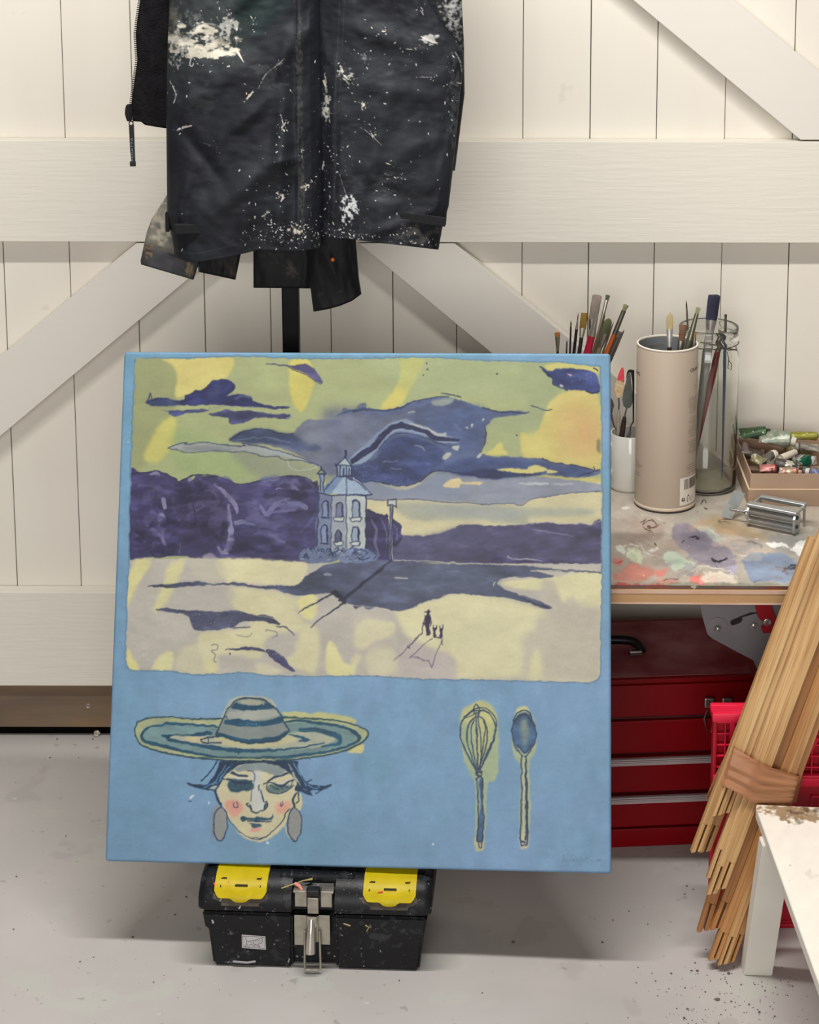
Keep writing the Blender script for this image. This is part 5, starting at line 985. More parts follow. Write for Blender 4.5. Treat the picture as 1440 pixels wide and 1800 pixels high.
for cxp in (423.5, 685):
    # find the local x for the photographed centre at the lid front
    best = min(np.linspace(-0.2, 0.2, 801), key=lambda x: abs(proj(T(x, 0.0, 0.145))[0]-cxp)); w_ = 0.0455
    bm = B(); zs_ = [0.1225, 0.127, 0.134, 0.142, 0.149, 0.156, 0.1625]
    rec = [[bm.verts.new(T(best+sx_*(w_+0.002 if z > .13 else w_*0.72), lidy(z)-0.0012, z)) for sx_ in (-1, 1)] for z in zs_[:4]]
    for a, b in zip(rec, rec[1:]): bm.faces.new((a[0], a[1], b[1], b[0]))
    obj('recess', bm, m_dust, lid)
    bm = B(); nx = 24; rows = []
    for k in range(9):
        t = k/8; row = []
        for i in range(nx+1):
            u = -1+2*i/nx; x = best+u*w_
            low = 0.1365-0.0065*math.sqrt(max(0, 1-(u/0.34)**2)) if abs(u) < 0.34 else 0.1365+max(0, (abs(u)-0.8)/0.2)**1.6*0.010
            z = low*(1-t)+0.1672*t; yv = lidy(min(z, .1635))-0.005+(0.024 if k == 8 else 0)
            if 0.1 < t < .5 and abs(u) < .34: yv -= 0.0012
            row.append(bm.verts.new(T(x, float(yv), z)))
        rows.append(row)
    for a, b in zip(rows, rows[1:]):
        for i in range(nx): bm.faces.new((a[i], a[i+1], b[i+1], b[i]))
    r = bmesh.ops.solidify(bm, geom=bm.faces[:], thickness=-0.004)
    org = obj('organiser_lid', bm, m_yel, root, smooth=.7, label='yellow organiser lid with a rounded thumb tab')
    bm = B(); zz_ = 0.1575; yv = float(lidy(zz_))-0.0062
    for a, b, z0, z1 in ((-.010, .012, .1525, .1545),): prism(bm, [T(best+a, float(lidy(z0))-.0064, z0), T(best+b, float(lidy(z0))-.0064, z0), T(best+b, float(lidy(z1))-.0058, z1), T(best+a, float(lidy(z1))-.0058, z1)], (0, .001, .0))
    for a, b, z0, z1 in ((-.036, -.034, .151, .160), (.033, .035, .152, .161), (-.034, -.026, .1595, .1605), (.026, .034, .1595, .1605)): prism(bm, [T(best+a, float(lidy(z0))-.0062, z0), T(best+b, float(lidy(z0))-.0062, z0), T(best+b, float(lidy(z1))-.0056, z1), T(best+a, float(lidy(z1))-.0056, z1)], (0, .001, .0))
    obj('slot', bm, mat('dark_slot', (40, 34, 18), .8), org)
# paint smears on the lid
m_sm = mat('smear_ochre', (150, 140, 84), .7, var=.5, vscale=80, col2=(190, 170, 130)); m_smp = mat('smear_pink', (222, 132, 110), .7, var=.5, vscale=80, col2=(200, 160, 150)); m_smr = mat('smear_red', (216, 52, 40), .6); m_smg = mat('smear_grey', (150, 150, 152), .8)
def smear(pts, r, m, yoff=-0.0016):
    bm = B(); P = [T(x, float(lidy(z))+yoff if z > .112 else -0.0005+yoff*0+(-.0098 if z > .074 else -.0008), z) for x, z in pts]
    rs = [r*(0.5+random.random()) for _ in P]; tube(bm, P, r, 6, rs=rs); 
    obj('paint_smear', bm, m, root, smooth=1.5)
smear([(-.058, .1500), (-.040, .1545), (-.022, .1585), (-.006, .1600)], .0016, m_sm); smear([(-.036, .156), (-.028, .1535), (-.022, .149), (-.020, .146)], .0026, m_smp)
smear([(-.158, .1505), (-.150, .1555)], .0016, m_smr); smear([(-.172, .1500), (-.176, .154)], .0016, m_smr); smear([(-.163, .130), (-.158, .142), (-.160, .148)], .0012, m_smg); smear([(.088, .092), (.094, .088), (.090, .080)], .0016, m_sm); smear([(.050, .094), (.062, .090)], .0022, m_sm); smear([(.110, .150), (.118, .151)], .0012, m_smr, -.0066); smear([(-.130, .118), (-.127, .124)], .0012, m_smg)
smear([(-.145, .0100), (-.120, .0085), (-.105, .0115)], .0013, m_smg); smear([(-.048, .012), (-.046, .018)], .0016, m_smg); smear([(.112, .040), (.114, .036)], .0015, m_smg); smear([(-.178, .094), (-.176, .088)], .002, m_smg)
# hasp, latch and padlock loop
m_st = mat('worn_steel', (176, 170, 156), .34, .75, var=.5, vscale=60, col2=(120, 114, 104))
lat = None
bm = B()
def plate(bm, x0, x1, z0, z1, y, th=.0016, bev=.0008): tbox(bm, x0, x1, y-th, y, z0, z1, bev=bev)
plate(bm, -.034, -.0135, .120, .150, -.0035); plate(bm, .0105, .030, .120, .150, -.0035); tbox(bm, -.037, -.0145, -.006, .012, .146, .150, bev=.001); tbox(bm, .0115, .033, -.006, .012, .146, .150, bev=.001)
plate(bm, -.0115, .0075, .112, .141, -.010, .003, .0012); 
la = obj('latch_plate', bm, m_st, root)
bm = B(); tbox(bm, -.0125, .0085, -.010, .006, .142, .153, bev=.002); obj('latch_button', bm, mat('latch_black', (20, 20, 22), .3), la)
bm = B(); plate(bm, -.036, -.014, .048, .104, -.0045); plate(bm, .0065, .026, .050, .105, -.0045); plate(bm, -.014, .0065, .055, .104, -.0055)
plate(bm, -.0130, .0045, .087, .106, -.0115, .003, .0012); hp = obj('hasp_plate', bm, m_st, root)
bm = B(); tube(bm, [T(-.005, -.010, .100), T(-.0052, -.014, .088), T(-.0055, -.0195, .070), T(-.0062, -.022, .052), T(-.0064, -.0225, .045)], .008, 16, rs=[.0062, .0068, .0080, .0092, .0092]); obj('pin', bm, mat('bright_steel', (196, 190, 180), .22, .85), hp, smooth=.7)
bm = B(); L0 = [(-.0165, .078), (-.017, .045), (-.0175, .016), (-.0155, .0085), (-.005, .0075), (.0075, .0085), (.0100, .015), (.0095, .045), (.0085, .078)]
tube(bm, [T(x, -.0125-(.1-z)*.03, z) for x, z in catmull(L0, 4)], .0021, 8); obj('wire_loop', bm, m_st, hp, smooth=.8)
# sticker with a small animal drawing
def sT(px, py):
    """point of the lower front face at a photo position"""
    d = ray(px, py); n = TM.to_3x3() @ Vector((0, -1, 0)); p0 = T(0, -0.0012, 0.04); return CAM+d*((p0-CAM).dot(n)/d.dot(n))
bm = B(); nrm = TM.to_3x3() @ Vector((0, -1, 0)); q = [(425, 1642.5), (466.5, 1645.5), (467.5, 1669), (425.5, 1666)]
prism(bm, [sT(*p) for p in q], nrm*0.0006); stk = obj('sticker', bm, mat('sticker_paper', (206, 202, 204), .5, var=.3, vscale=60), root, label='small white sticker with a line drawing of an animal')
bm = B(); S0 = lambda x, y: sT(340+x/3.2727, 1480+y/3.2727)+nrm*0.0007
for L_ in ([(284,540),(408,546),(410,612),(286,604),(284,540)], [(298,548),(305,565),(315,572),(340,566),(362,566),(372,556),(386,552),(398,560),(398,575),(388,582),(378,580),(372,590),(384,602),(376,604),(362,590),(350,588),(356,602),(346,600),(338,588),(325,590),(322,602),(312,600),(314,586),(302,602),(296,600),(308,584),(305,570)], [(372,562),(380,568)], [(386,566),(392,566)], [(330,572),(334,584)], [(345,570),(348,584)], [(392,556),(400,548)]):
    tube(bm, [S0(*p) for p in L_], .00035, 5)
obj('drawing', bm, mat('ink', (36, 36, 44), .6), stk)
# ------------------------------------------------------------------ work table
ZT = 0.62
fl = atz(1080, 1028.5, ZT); fr_ = atz(1394, 1030.5, ZT); ty = math.atan2(fr_.y-fl.y, fr_.x-fl.x)
TF = Matrix.Translation(Vector((fl.x, fl.y, 0))) @ Matrix.Rotation(ty, 4, 'Z')          # local x along the front edge, y to the wall
XL, XR, DPT = -0.13, 0.72, -fl.y-0.06
root = thing('work_table', 'low work table with a paint-smeared glass top, right of the canvas against the wall', 'table', (fl.x+0.3, fl.y+0.3, 0))
TP = Raster(900, 730, 1470, 1050, 1.4, (172, 164, 152)); th_, tw_ = TP.h, TP.w
g1 = fbm(th_, tw_, 60, 501, 4, 2.0)[..., None]; TP.a = np.array((160, 152, 142.))*(1-g1)+np.array((186, 176, 160.))*g1; TP.a *= 1+(fbm(th_, tw_, 6, 505, 3, 2)[..., None]-.5)*.08
TP.frame(1050, 820, 3.6923)
def tp(pts, c, a=.9, s=1.2, r=0, var=.1): TP.poly(pts, c, a, soft=s, rough=r, var=var)
tp([(95,370),(180,330),(300,335),(400,370),(430,420),(380,480),(260,500),(160,460),(100,430)], (158, 138, 128), .7, 5)
tp([(100,500),(220,480),(360,500),(480,470),(560,540),(420,560),(380,640),(200,600)], (164, 148, 136), .7, 5); tp([(100,420),(400,520),(560,600),(600,700),(400,760),(110,760)], (164, 152, 140), .6, 8)
tp([(485,440),(500,380),(570,370),(660,400),(760,440),(800,500),(880,560),(890,640),(800,650),(700,640),(640,630),(560,540),(500,480)], (134, 126, 140), .9, 2.5, 1.0)
tp([(540,430),(640,420),(740,480),(720,540),(600,520)], (120, 114, 132), .7, 5); tp([(820,650),(900,640),(915,690),(860,700)], (168, 160, 190), .8, 2)
tp([(640,390),(720,380),(780,430),(820,490),(780,490),(700,440)], (176, 182, 172), .8, 2.5, 1); TP.line([(650,385),(720,395),(770,440),(790,490)], 2, (206, 204, 194), .7, dry=.3); TP.line([(700,385),(800,450),(820,480)], 1.4, (204, 202, 192), .7, dry=.3)
tp([(415,575),(480,555),(560,580),(620,625),(600,660),(480,665),(440,620)], (186, 200, 180), 1, 1.6, .8); tp([(400,560),(520,590),(640,630),(560,600)], (196, 200, 190), .6, 2)
tp([(190,540),(240,520),(300,560),(300,600),(270,628),(200,600)], (190, 198, 170), .95, 1.5, 1); TP.line([(200,560),(240,540),(280,590),(260,620)], 3, (214, 216, 196), .8, dry=.3); tp([(118,518),(170,500),(170,580),(140,560)], (206, 208, 198), .9, 1.2, .8); TP.line([(200,500),(280,510),(330,560),(380,580)], 1.8, (206, 206, 196), .8, dry=.3); TP.line([(350,550),(400,520)], 3, (212, 212, 200), .8)
tp([(150,690),(180,650),(260,635),(360,660),(370,700),(300,745),(160,750),(110,720)], (192, 122, 108), .9, 4); tp([(380,680),(440,660),(456,695),(410,720),(380,710)], (206, 120, 108), .9, 3); tp([(100,590),(150,600),(150,640),(100,630)], (200, 110, 100), .8, 3); tp([(380,740),(480,725),(520,760),(400,770)], (190, 130, 116), .8, 3)
tp([(600,720),(650,696),(705,720),(705,762),(630,770),(596,745)], (226, 124, 116), 1, 1.5); tp([(690,690),(800,690),(880,720),(900,755),(700,768)], (222, 208, 190), .9, 1.5, 1.2)
TP.splat(790, 715, 110, 50, 1, (228, 218, 200), .9, 510, .46, 2, 6); TP.splat(760, 740, 110, 36, 1, (220, 196, 182), .8, 511, .46, 2, 6)
TP.line([(560,710),(620,660),(740,650),(860,680),(910,720)], 1.6, (216, 212, 200), .8, dry=.3); TP.line([(620,690),(700,655),(820,665),(880,705)], 1.4, (216, 212, 200), .7, dry=.3); TP.line([(540,700),(580,735)], 1.2, (216,212,200), .6)
tp([(690,340),(780,320),(900,340),(960,390),(1060,420),(1120,470),(1000,470),(860,440),(760,400),(700,380)], (168, 142, 104), .7, 6); tp([(780,395),(880,400),(900,430),(800,440)], (176, 138, 100), .6, 4)
tp([(860,490),(920,475),(1000,490),(1060,530),(1000,550),(900,560),(860,530)], (150, 144, 142), .8, 4); tp([(900,570),(980,540),(1180,545),(1180,560),(1000,560)], (190, 168, 150), .7, 3)
tp([(925,610),(960,570),(1100,560),(1220,575),(1300,620),(1320,700),(1300,750),(1120,745),(1010,745),(970,690),(950,640)], (126, 142, 168), .97, 2, 1); tp([(1110,450),(1400,440),(1400,560),(1180,560),(1120,500)], (144, 144, 142), .7, 5)
tp([(1098,495),(1150,490),(1235,510),(1245,525),(1180,530),(1100,515)], (232, 230, 226), 1, 1); tp([(1290,490),(1400,480),(1400,590),(1325,585),(1340,550),(1290,545)], (228, 228, 224), 1, 1, 1); TP.splat(1320, 530, 60, 60, 1, (230, 230, 226), .9, 512, .45, 1.5, 6); TP.line([(1230,515),(1300,540)], 1.2, (214, 214, 208), .8, dry=.3)
for L_, w0, c0 in (([(285,352),(310,345),(300,380),(340,350),(370,375),(330,395),(385,385)], 1.4, (58, 40, 30)), ([(300,395),(320,410),(345,405)], 2, (70, 50, 40)), ([(310,425),(345,420),(350,440)], 2, (110, 96, 84)), ([(605,470),(625,458),(665,464),(630,472)], 2.2, (30, 30, 36)), ([(560,485),(575,480)], 2, (40, 40, 46)), ([(745,605),(760,618),(800,612),(830,606)], 2.6, (28, 26, 36)), ([(755,598),(770,625)], 1.2, (28, 26, 36)),
    ([(1205,690),(1225,705),(1235,695)], 2.0, (120, 40, 60)), ([(1215,665),(1250,660),(1298,650)], 3.4, (26, 34, 52)), ([(1240,650),(1270,640),(1295,645)], 3.0, (24, 32, 50)), ([(1165,655),(1210,660)], 1.4, (60, 74, 104)), ([(1190,690),(1230,668)], 1.6, (50, 30, 44)), ([(675,250),(695,232),(720,236)], 1.6, (70, 60, 54)), ([(680,262),(695,272),(715,268)], 1.6, (70, 60, 54)), ([(640,296),(655,292)], 1.4, (70, 60, 54)),
    ([(170,465),(200,485),(300,490),(380,512)], 1.2, (128, 112, 102)), ([(375,490),(395,505)], 2.4, (90, 80, 74)), ([(100,625),(130,626),(155,612)], 1.6, (190, 30, 36)), ([(170,270),(215,268)], 2.2, (220, 218, 210)), ([(300,300),(360,325),(430,350)], 1.4, (200, 196, 186)), ([(925,575),(945,565)], 2, (226, 226, 222)), ([(860,480),(1000,490),(1070,538)], 1.0, (110, 98, 92)), ([(1010,745),(1050,735)], 1.5, (60, 80, 110)), ([(295,712),(300,708)], 2, (240, 200, 190)),
    ([(1030,475),(1045,478)], 2.4, (224, 220, 210)), ([(440,735),(480,725),(510,735)], 1.4, (90, 74, 70)), ([(780,350),(850,365)], 3, (130, 110, 84))): TP.line(L_, w0, c0, .95)
for a in ((300,400,200,120,20,(120,104,96)),(700,560,200,120,16,(90,84,96)),(1150,650,200,120,16,(80,100,130)),(620,560,500,300,50,(206,204,196)),(500,320,400,60,20,(200,198,190)),(240,560,80,60,20,(214,216,200)),(760,730,160,60,24,(226,222,210))): TP.dots(a[0], a[1], a[2], a[3], a[4], a[5], .5, 1.6, .8)
tp([(95,755),(1330,760),(1330,790),(95,790)], (120, 120, 104), .6, 2); tp([(120,762),(260,764),(460,768),(440,785),(140,785)], (176, 52, 48), .8, 1.5, 1); TP.line([(490,775),(560,772)], 3, (160, 170, 150), .7)
wy = (fbm(th_, tw_, 16, 531, 4)-0.5)*16; wx = (fbm(th_, tw_, 16, 541, 4)-0.5)*24
gy, gx = np.mgrid[0:th_, 0:tw_]; TP.a = TP.sample((gx+wx)/TP.res+TP.x0, (gy+wy)/TP.res+TP.y0)
s1 = (fbm(th_, tw_, 30, 551, 4, 2.2)-.5); TP.a = np.clip(TP.a*(1+s1[..., None]*.35), 0, 255)
for k in range(9): TP.splat(100+k*150, 380+((k*97) % 380), 150, 70, 1, [(190, 182, 168), (150, 134, 126), (204, 200, 190), (140, 132, 140), (176, 150, 120), (196, 176, 164)][k % 6], .45, 560+k, .52, 2.2, 8)
nx_, ny_ = 700, 340
xs_ = np.linspace(XL, XR, nx_); ys_ = 0.0+(np.linspace(0, 1, ny_)**1.25)*DPT
X_, Y_ = np.meshgrid(xs_, ys_); ca, sa = math.cos(ty), math.sin(ty)
V = np.stack([fl.x+X_*ca-Y_*sa, fl.y+X_*sa+Y_*ca, np.full_like(X_, ZT)], -1)
rel = V.reshape(-1, 3)-np.array(CAM); zc = rel@np.array(cF); px = PPX+FOC*(rel@np.array(cr))/zc; py = PPY-FOC*(rel@np.array(cu))/zc
me = grid_mesh('glass_palette', V.astype(np.float32), TP.sample(px, py)); me.flip_normals()
gp = link_mesh('glass_palette', me, mat('palette_paint', (0,0,0), 0.3, attr='paint', bump=.12, bscale=260), root)
gp['label'] = 'paint-smeared glass sheet'
bm = B(); box(bm, XL, XR, 0.0002, DPT, ZT-0.0065, ZT-0.0003, M=TF)
obj('glass_rim', bm, mat('painty_glass_edge', (58, 84, 78), .2, var=.9, vscale=16, col2=(150, 60, 56), spots=[(40, .62, .9, (176, 178, 164)), (24, .66, .8, (30, 44, 50))], stretch=(1, .2, 1)), gp)
bm = B(); box(bm, XL-.002, XR, -0.004, DPT, ZT-0.0335, ZT-0.007, M=TF, bev=.0012)
obj('board', bm, mat('table_board', (186, 148, 104), .6, var=.5, vscale=6, col2=(164, 122, 80), bump=.2, bscale=80, stretch=(.3, 1, 1), spots=[(30, .68, .8, (206, 184, 164)), (18, .7, .6, (120, 88, 66))]), root)
bm = B(); box(bm, XL-.002, XR, -0.0048, -0.0042, ZT-0.0135, ZT-0.0072, M=TF); box(bm, XL-.002, XR, -0.0048, -0.0042, ZT-0.0335, ZT-0.0305, M=TF)
obj('board_edging', bm, mat('edging', (206, 180, 162), .6, var=.8, vscale=14, col2=(196, 146, 120), spots=[(30, .7, .8, (120, 96, 76))]), root)
m_gm = mat('grey_enamel', (122, 122, 124), .45, .1, var=.4, vscale=20, col2=(104, 104, 106), spots=[(60, .76, .9, (176, 176, 172))])
bm = B(); YB = -0.565
def zz(*pts): return [(1220+x/9.0, 1050+y/9.0) for x, y in pts]
def plane_prism(bm, pts, Y, d): prism(bm, [aty(x, y, Y) for x, y in pts], (0, d, 0))
plane_prism(bm, zz((96,60),(125,260),(160,400),(190,500),(215,580),(290,650),(680,860),(1060,1060),(1500,1290),(1700,1290),(1700,60)), YB, 0.003)
bk = obj('bracket', bm, m_gm, root)
def disc(name, cx, cy, r, Y, h, m, par, dome=False, n=24):
    p = aty(cx, cy, Y); bm = B(); s_ = 1/ (FOC/((p-CAM).dot(cF))); R_ = r*s_
    lathe(bm, [(R_, 0), (R_, h*.7), (R_*.8, h), (0.0001, h*(1.25 if dome else 1))], frame(p, p+Vector((0, -1, 0))), n, cap1=False); return obj(name, bm, m, par, smooth=.7)
disc('boss', 1261, 1103, 19, YB, .0015, m_gm, bk); disc('bolt', 1261.5, 1104, 6.2, YB-.0015, .006, mat('steel_bolt', (170, 168, 160), .3, .8), bk, True, 6); disc('bolt', 1325, 1099, 5.4, YB-.0005, .004, mat('steel_bolt', None), bk, True)
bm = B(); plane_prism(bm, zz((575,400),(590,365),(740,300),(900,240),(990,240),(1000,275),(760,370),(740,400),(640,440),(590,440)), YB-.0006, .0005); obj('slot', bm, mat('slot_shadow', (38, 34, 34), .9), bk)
bm = B(); plane_prism(bm, zz((760,320),(985,255),(1000,290),(775,372)), YB-.0012, .0005); obj('catch', bm, m_gm, bk)
bm = B(); plane_prism(bm, zz((965,40),(1210,60),(1215,130),(1270,260),(1330,400),(1285,560),(1100,575),(1065,480),(1110,450),(1100,370),(1040,355),(1010,290),(975,170)), YB-.007, .006); bmesh.ops.bevel(bm, geom=bm.edges[:], offset=.001, segments=2, affect='EDGES'); lv = obj('lever', bm, mat('red_lever', (150, 16, 30), .4), bk, label='red locking lever')
disc('screw', 1349, 1094, 6.8, YB-.007, .002, mat('steel_bolt', None), lv)
for x, y in ((0.13, 0.12), (0.80, 0.12), (0.13, 0.52), (0.80, 0.52)):
    bm = B(); p = TF @ Vector((x-.21, y, 0)); box(bm, p.x-.016, p.x+.016, p.y-.016, p.y+.016, 0, ZT-.0335, bev=.003); obj('leg', bm, m_gm, root)

# ------------------------------------------------------------------ things on the table
def brush(label, top, low, Yt, Yl, bl, bw, fl_, hr, cb, ch, cf=(176, 172, 160), ct=None, flat=.45, shape='flat', base=ZT+.008, name='paint_brush', group=None, flare=1.0, frr=None, pot=None):
    """paint brush from its tip down through a lower photo point to the bottom of the pot"""
    Tt = aty(*top, Yt); Q = aty(*low, Yl); d = (Q-Tt).normalized(); Lg = (base-Tt.z)/d.z; E_ = Tt+d*Lg
    if pot is not None:                     # keep the lower end inside the pot
        v = Vector((E_.x-pot[0].x, E_.y-pot[0].y, 0))
        if v.length > pot[1]: v *= pot[1]/v.length; E_ = Vector((pot[0].x+v.x, pot[0].y+v.y, E_.z))
        d = (E_-Tt).normalized(); Lg = (E_-Tt).length
    root = thing(name, label, 'paint brush', tuple(E_), 0, group)
    M = frame(Tt, E_, up=Vector((0, -1, 0)))   # z down the brush; x across the picture
    n = 20
    if shape == 'flat': pr = [(bw*.46*flare, 0), (bw*.5*flare, .002), (bw*.5, bl*.5), (bw*.47, bl)]
    elif shape == 'filbert': pr = [(bw*.06, 0), (bw*.28, bl*.06), (bw*.45, bl*.22), (bw*.5, bl*.5), (bw*.44, bl)]
    elif shape == 'round': pr = [(bw*.03, 0), (bw*.2, bl*.25), (bw*.45, bl*.65), (bw*.45, bl)]
    else: pr = [(bw*.5, 0), (bw*.56, bl*.05), (bw*.45, bl*.5), (bw*.4, bl)]     # splayed
    fr = frr or hr*1.05; wf = bw*.47
    bm = B(); lathe(bm, pr, M, n, 1, flat if shape != 'round' else 1)
    if shape in ('flat', 'splay', 'filbert'):
        for v in bm.verts:
            if (v.co-Tt).dot(d) < .004: v.co += d*random.uniform(-.0008, .0012)
    obj('bristles', bm, mat('bristle_%d_%d_%d' % cb, cb, .85, var=.8, vscale=40, col2=ct or tuple(int(q*.62) for q in cb), bump=.8, bscale=300, stretch=(1, 1, .25)), root, smooth=1.2)
    bm = B(); rings = []
    for k in range(7):
        t = k/6; z = bl-.002+(fl_+.002)*t; rx = wf*(1-t)**.8+fr*(1-(1-t)**.8); ry = wf*flat*(1-t)+fr*t; ry = max(ry, fr*.5)
        rings.append([bm.verts.new(M @ Vector((rx*math.cos(2*PI*i/n), ry*math.sin(2*PI*i/n), z))) for i in range(n)])
    for a, b in zip(rings, rings[1:]):
        for i in range(n): bm.faces.new((a[i], a[(i+1) % n], b[(i+1) % n], b[i]))
    bm.faces.new(list(reversed(rings[0]))); bm.faces.new(rings[-1])
    obj('ferrule', bm, mat('ferrule_%d' % cf[0], cf, .3, .7, var=.5, vscale=40, col2=(110, 104, 96)), root, smooth=.9)
    z0 = bl+fl_-.001; L2 = max(.02, Lg-z0)
    bm = B(); lathe(bm, [(fr*.96, z0), (hr, z0+L2*.06), (hr*1.15, z0+L2*.18), (hr*.9, z0+L2*.45), (hr*.55, z0+L2*.9), (hr*.3, z0+L2)], M, 14)
    obj('handle', bm, mat('handle_%d_%d_%d' % ch, ch, .35, var=.4, vscale=30, col2=tuple(int(q*.75) for q in ch), spots=[(90, .72, .8, (150, 146, 136))]), root, smooth=1.0)
    return root
m_tin = mat('dull_tin', (150, 146, 140), .4, .6, var=.5, vscale=30)
# tin of brushes behind the corner of the canvas
p = atz(1004, 858, ZT); TIN = p.copy(); root = thing('brush_tin', 'brush tin hidden behind the top right corner of the canvas, holding the fanned brushes', 'tin', tuple(p)); M = Matrix.Translation(p)
bm = B(); lathe(bm, [(.050, .0005), (.050, .13), (.0515, .132), (.049, .132), (.048, .13), (.048, .004), (.0, .003)], M, 36, cap1=False); obj('can', bm, m_tin, root, smooth=.6)
gB = 'brushes fanned out above the corner of the canvas'; Yb_ = p.y
for a in (
    ('small brush with orange bristles standing apart, leftmost of the fan', (980, 584), (980.5, 622), 0, 0, .009, .0110, .030, .0026, (170, 110, 50), (50, 44, 40), (150, 146, 120)),
    ('very short thin dark brush tip second from the left of the fan', (997, 597), (995, 622), .01, .01, .010, .0030, .012, .0018, (50, 46, 44), (60, 54, 50), (90, 86, 80)),
    ('fine pointed black brush with a pale bare band on its handle', (1004, 563), (1002, 610), -.01, 0, .010, .0030, .004, .0018, (50, 54, 50), (40, 36, 38), (150, 140, 120)),
    ('slim brush with a rust red needle tip and black handle', (1017, 548), (1010, 612), 0, 0, .018, .0026, .018, .0030, (110, 60, 54), (34, 28, 32), (170, 160, 150)),
    ('flat brush with golden brown bristles tipped dark green', (1028, 550), (1020, 610), .012, .01, .032, .0140, .018, .0040, (140, 110, 40), (40, 36, 38), (186, 180, 166)),
    ('wide flat brush with pinkish paint dried on its square end', (1050, 519), (1034, 612), .02, .01, .050, .0190, .020, .0050, (150, 134, 124), (120, 104, 92), (120, 110, 100)),
    ('brush with long pointed silver metal neck and glossy red handle', (1055, 530), (1036, 608), -.016, -.012, .006, .0030, .068, .0075, (130, 116, 108), (176, 28, 58), (186, 176, 160)),
    ('tall round brush with a frayed grey-green tip behind the others', (1069, 519), (1046, 606), .025, .02, .012, .0085, .036, .0032, (90, 96, 84), (140, 132, 110), (170, 172, 164)),
    ('thin brush with a dark olive tip between two taller brushes', (1064, 550), (1050, 606), .005, .01, .012, .0036, .030, .0028, (80, 76, 56), (120, 100, 70), (130, 124, 108)),
    ('filbert brush with olive green bristles shaped like a leaf', (1071, 560), (1052, 620), -.012, -.006, .034, .0175, .030, .0046, (104, 106, 70), (130, 118, 96), (140, 134, 122)),
    ('needle thin brush just right of the olive filbert', (1079, 565), (1060, 620), -.004, 0, .012, .0022, .026, .0022, (60, 56, 50), (110, 100, 84), (120, 112, 96)),
    ('long round brush caked in green paint, bristles flared, orange handle', (1101, 536), (1066, 618), .004, .0, .014, .0100, .050, .0050, (126, 126, 90), (176, 84, 30), (96, 92, 80)),
    ('grey weathered brush leaning furthest right', (1091, 583), (1062, 646), -.01, -.006, .016, .0090, .044, .0045, (92, 86, 80), (96, 90, 84), (104, 96, 92)),
    ('slender brush behind the grey weathered one, lowest on the right', (1098, 579), (1066, 645), .012, .008, .010, .0036, .030, .0024, (90, 84, 72), (84, 76, 66), (96, 88, 78))):
    sh = {'needle': 'round'}; nm = a[0]
    shape = 'filbert' if 'filbert' in nm and 'needle' not in nm else ('round' if a[6] < .0045 else ('splay' if ('frayed' in nm or 'flared' in nm) else 'flat'))
    brush(nm, a[1], a[2], Yb_+a[3], Yb_+a[4]*.5, a[5], a[6], a[7], a[8], a[9], a[10], a[11], ct=(70, 56, 30) if 'golden' in nm else None, shape=shape, group=gB, pot=(TIN, .038))
# white mug with painting knives
p = atz(1106, 856, ZT); mp_ = p; root = thing('mug', 'plain white mug between the canvas edge and the tall beige tube', 'mug', tuple(p)); M = Matrix.Translation(p); RM = .0405; HM = .118
m_cer = mat('white_glaze', (214, 212, 204), .15, var=.25, vscale=20, col2=(200, 194, 182), coat=.4, spots=[(28, .74, .6, (170, 150, 120))])
bm = B(); lathe(bm, [(RM-.004, .0), (RM-.002, .002), (RM, .008), (RM, HM-.002), (RM-.0015, HM), (RM-.004, HM-.001), (RM-.004, .006), (0, .005)], M, 48, cap1=False); obj('cup', bm, m_cer, root, smooth=.8)
bm = B(); pts = [p+Vector((-RM+.002, -.006, .092)), p+Vector((-RM-.010, -.012, .094)), p+Vector((-RM-.017, -.014, .080)), p+Vector((-RM-.018, -.014, .055)), p+Vector((-RM-.010, -.010, .036)), p+Vector((-RM+.002, -.005, .034))]; tube(bm, [Vector(q) for q in catmull(pts, 5)], .0055, 10); obj('handle', bm, m_cer, root, smooth=1.5)
def knife(label, blade, Y, bm_mat, low, hcol, hr=.0045, neck=None, hz=None, name='palette_knife'):
    """flat blade (photo outline), steel neck and a handle going down into the mug"""
    E_ = aty(low[0], low[1], Y); b0 = aty(*neck[0], Y); root = thing(name, label, 'palette knife', tuple(E_)); 
    bm = B(); prism(bm, [aty(x, y, Y) for x, y in blade], (0, .0012, 0)); bmesh.ops.bevel(bm, geom=bm.edges[:], offset=.0004, segments=1, affect='EDGES'); obj('blade', bm, bm_mat, root)
    bm = B(); tube(bm, [aty(x, y, Y+.0005) for x, y in neck], .0016, 8); obj('neck', bm, mat('knife_steel', (120, 118, 114), .35, .8), root, smooth=1)
    a = aty(*neck[-1], Y); d = (a-b0).normalized(); k = (ZT+.012-a.z)/min(-.3, d.z); e = a+d*k; e.x = max(mp_.x-.028, min(mp_.x+.028, e.x)); e.y = mp_.y+.004
    bm = B(); M = frame(a, e); Lh = (e-a).length; lathe(bm, [(hr*.7, 0), (hr*.75, .003), (hr, .010), (hr*1.2, Lh*.4), (hr, Lh*.8), (hr*.6, Lh)], M, 14); obj('handle', bm, mat('knife_handle_%d' % hcol[0], hcol, .4, var=.5, vscale=40), root, smooth=1)
K = lambda *p: [(1060+x/7.2, 630+y/7.2) for x, y in p]
knife('palette knife with a red and cream paint-crusted blade', K((240,118),(262,122),(270,200),(268,300),(272,400),(240,460),(200,515),(170,490),(145,400),(160,320),(180,260),(210,170)), mp_.y-.012, mat('crusted_paint', (218, 196, 158), .8, var=.6, vscale=60, col2=(196, 160, 110), bump=1, bscale=180), (1091, 762), (176, 160, 140), .0035, K((200,500),(205,580),(200,650)))
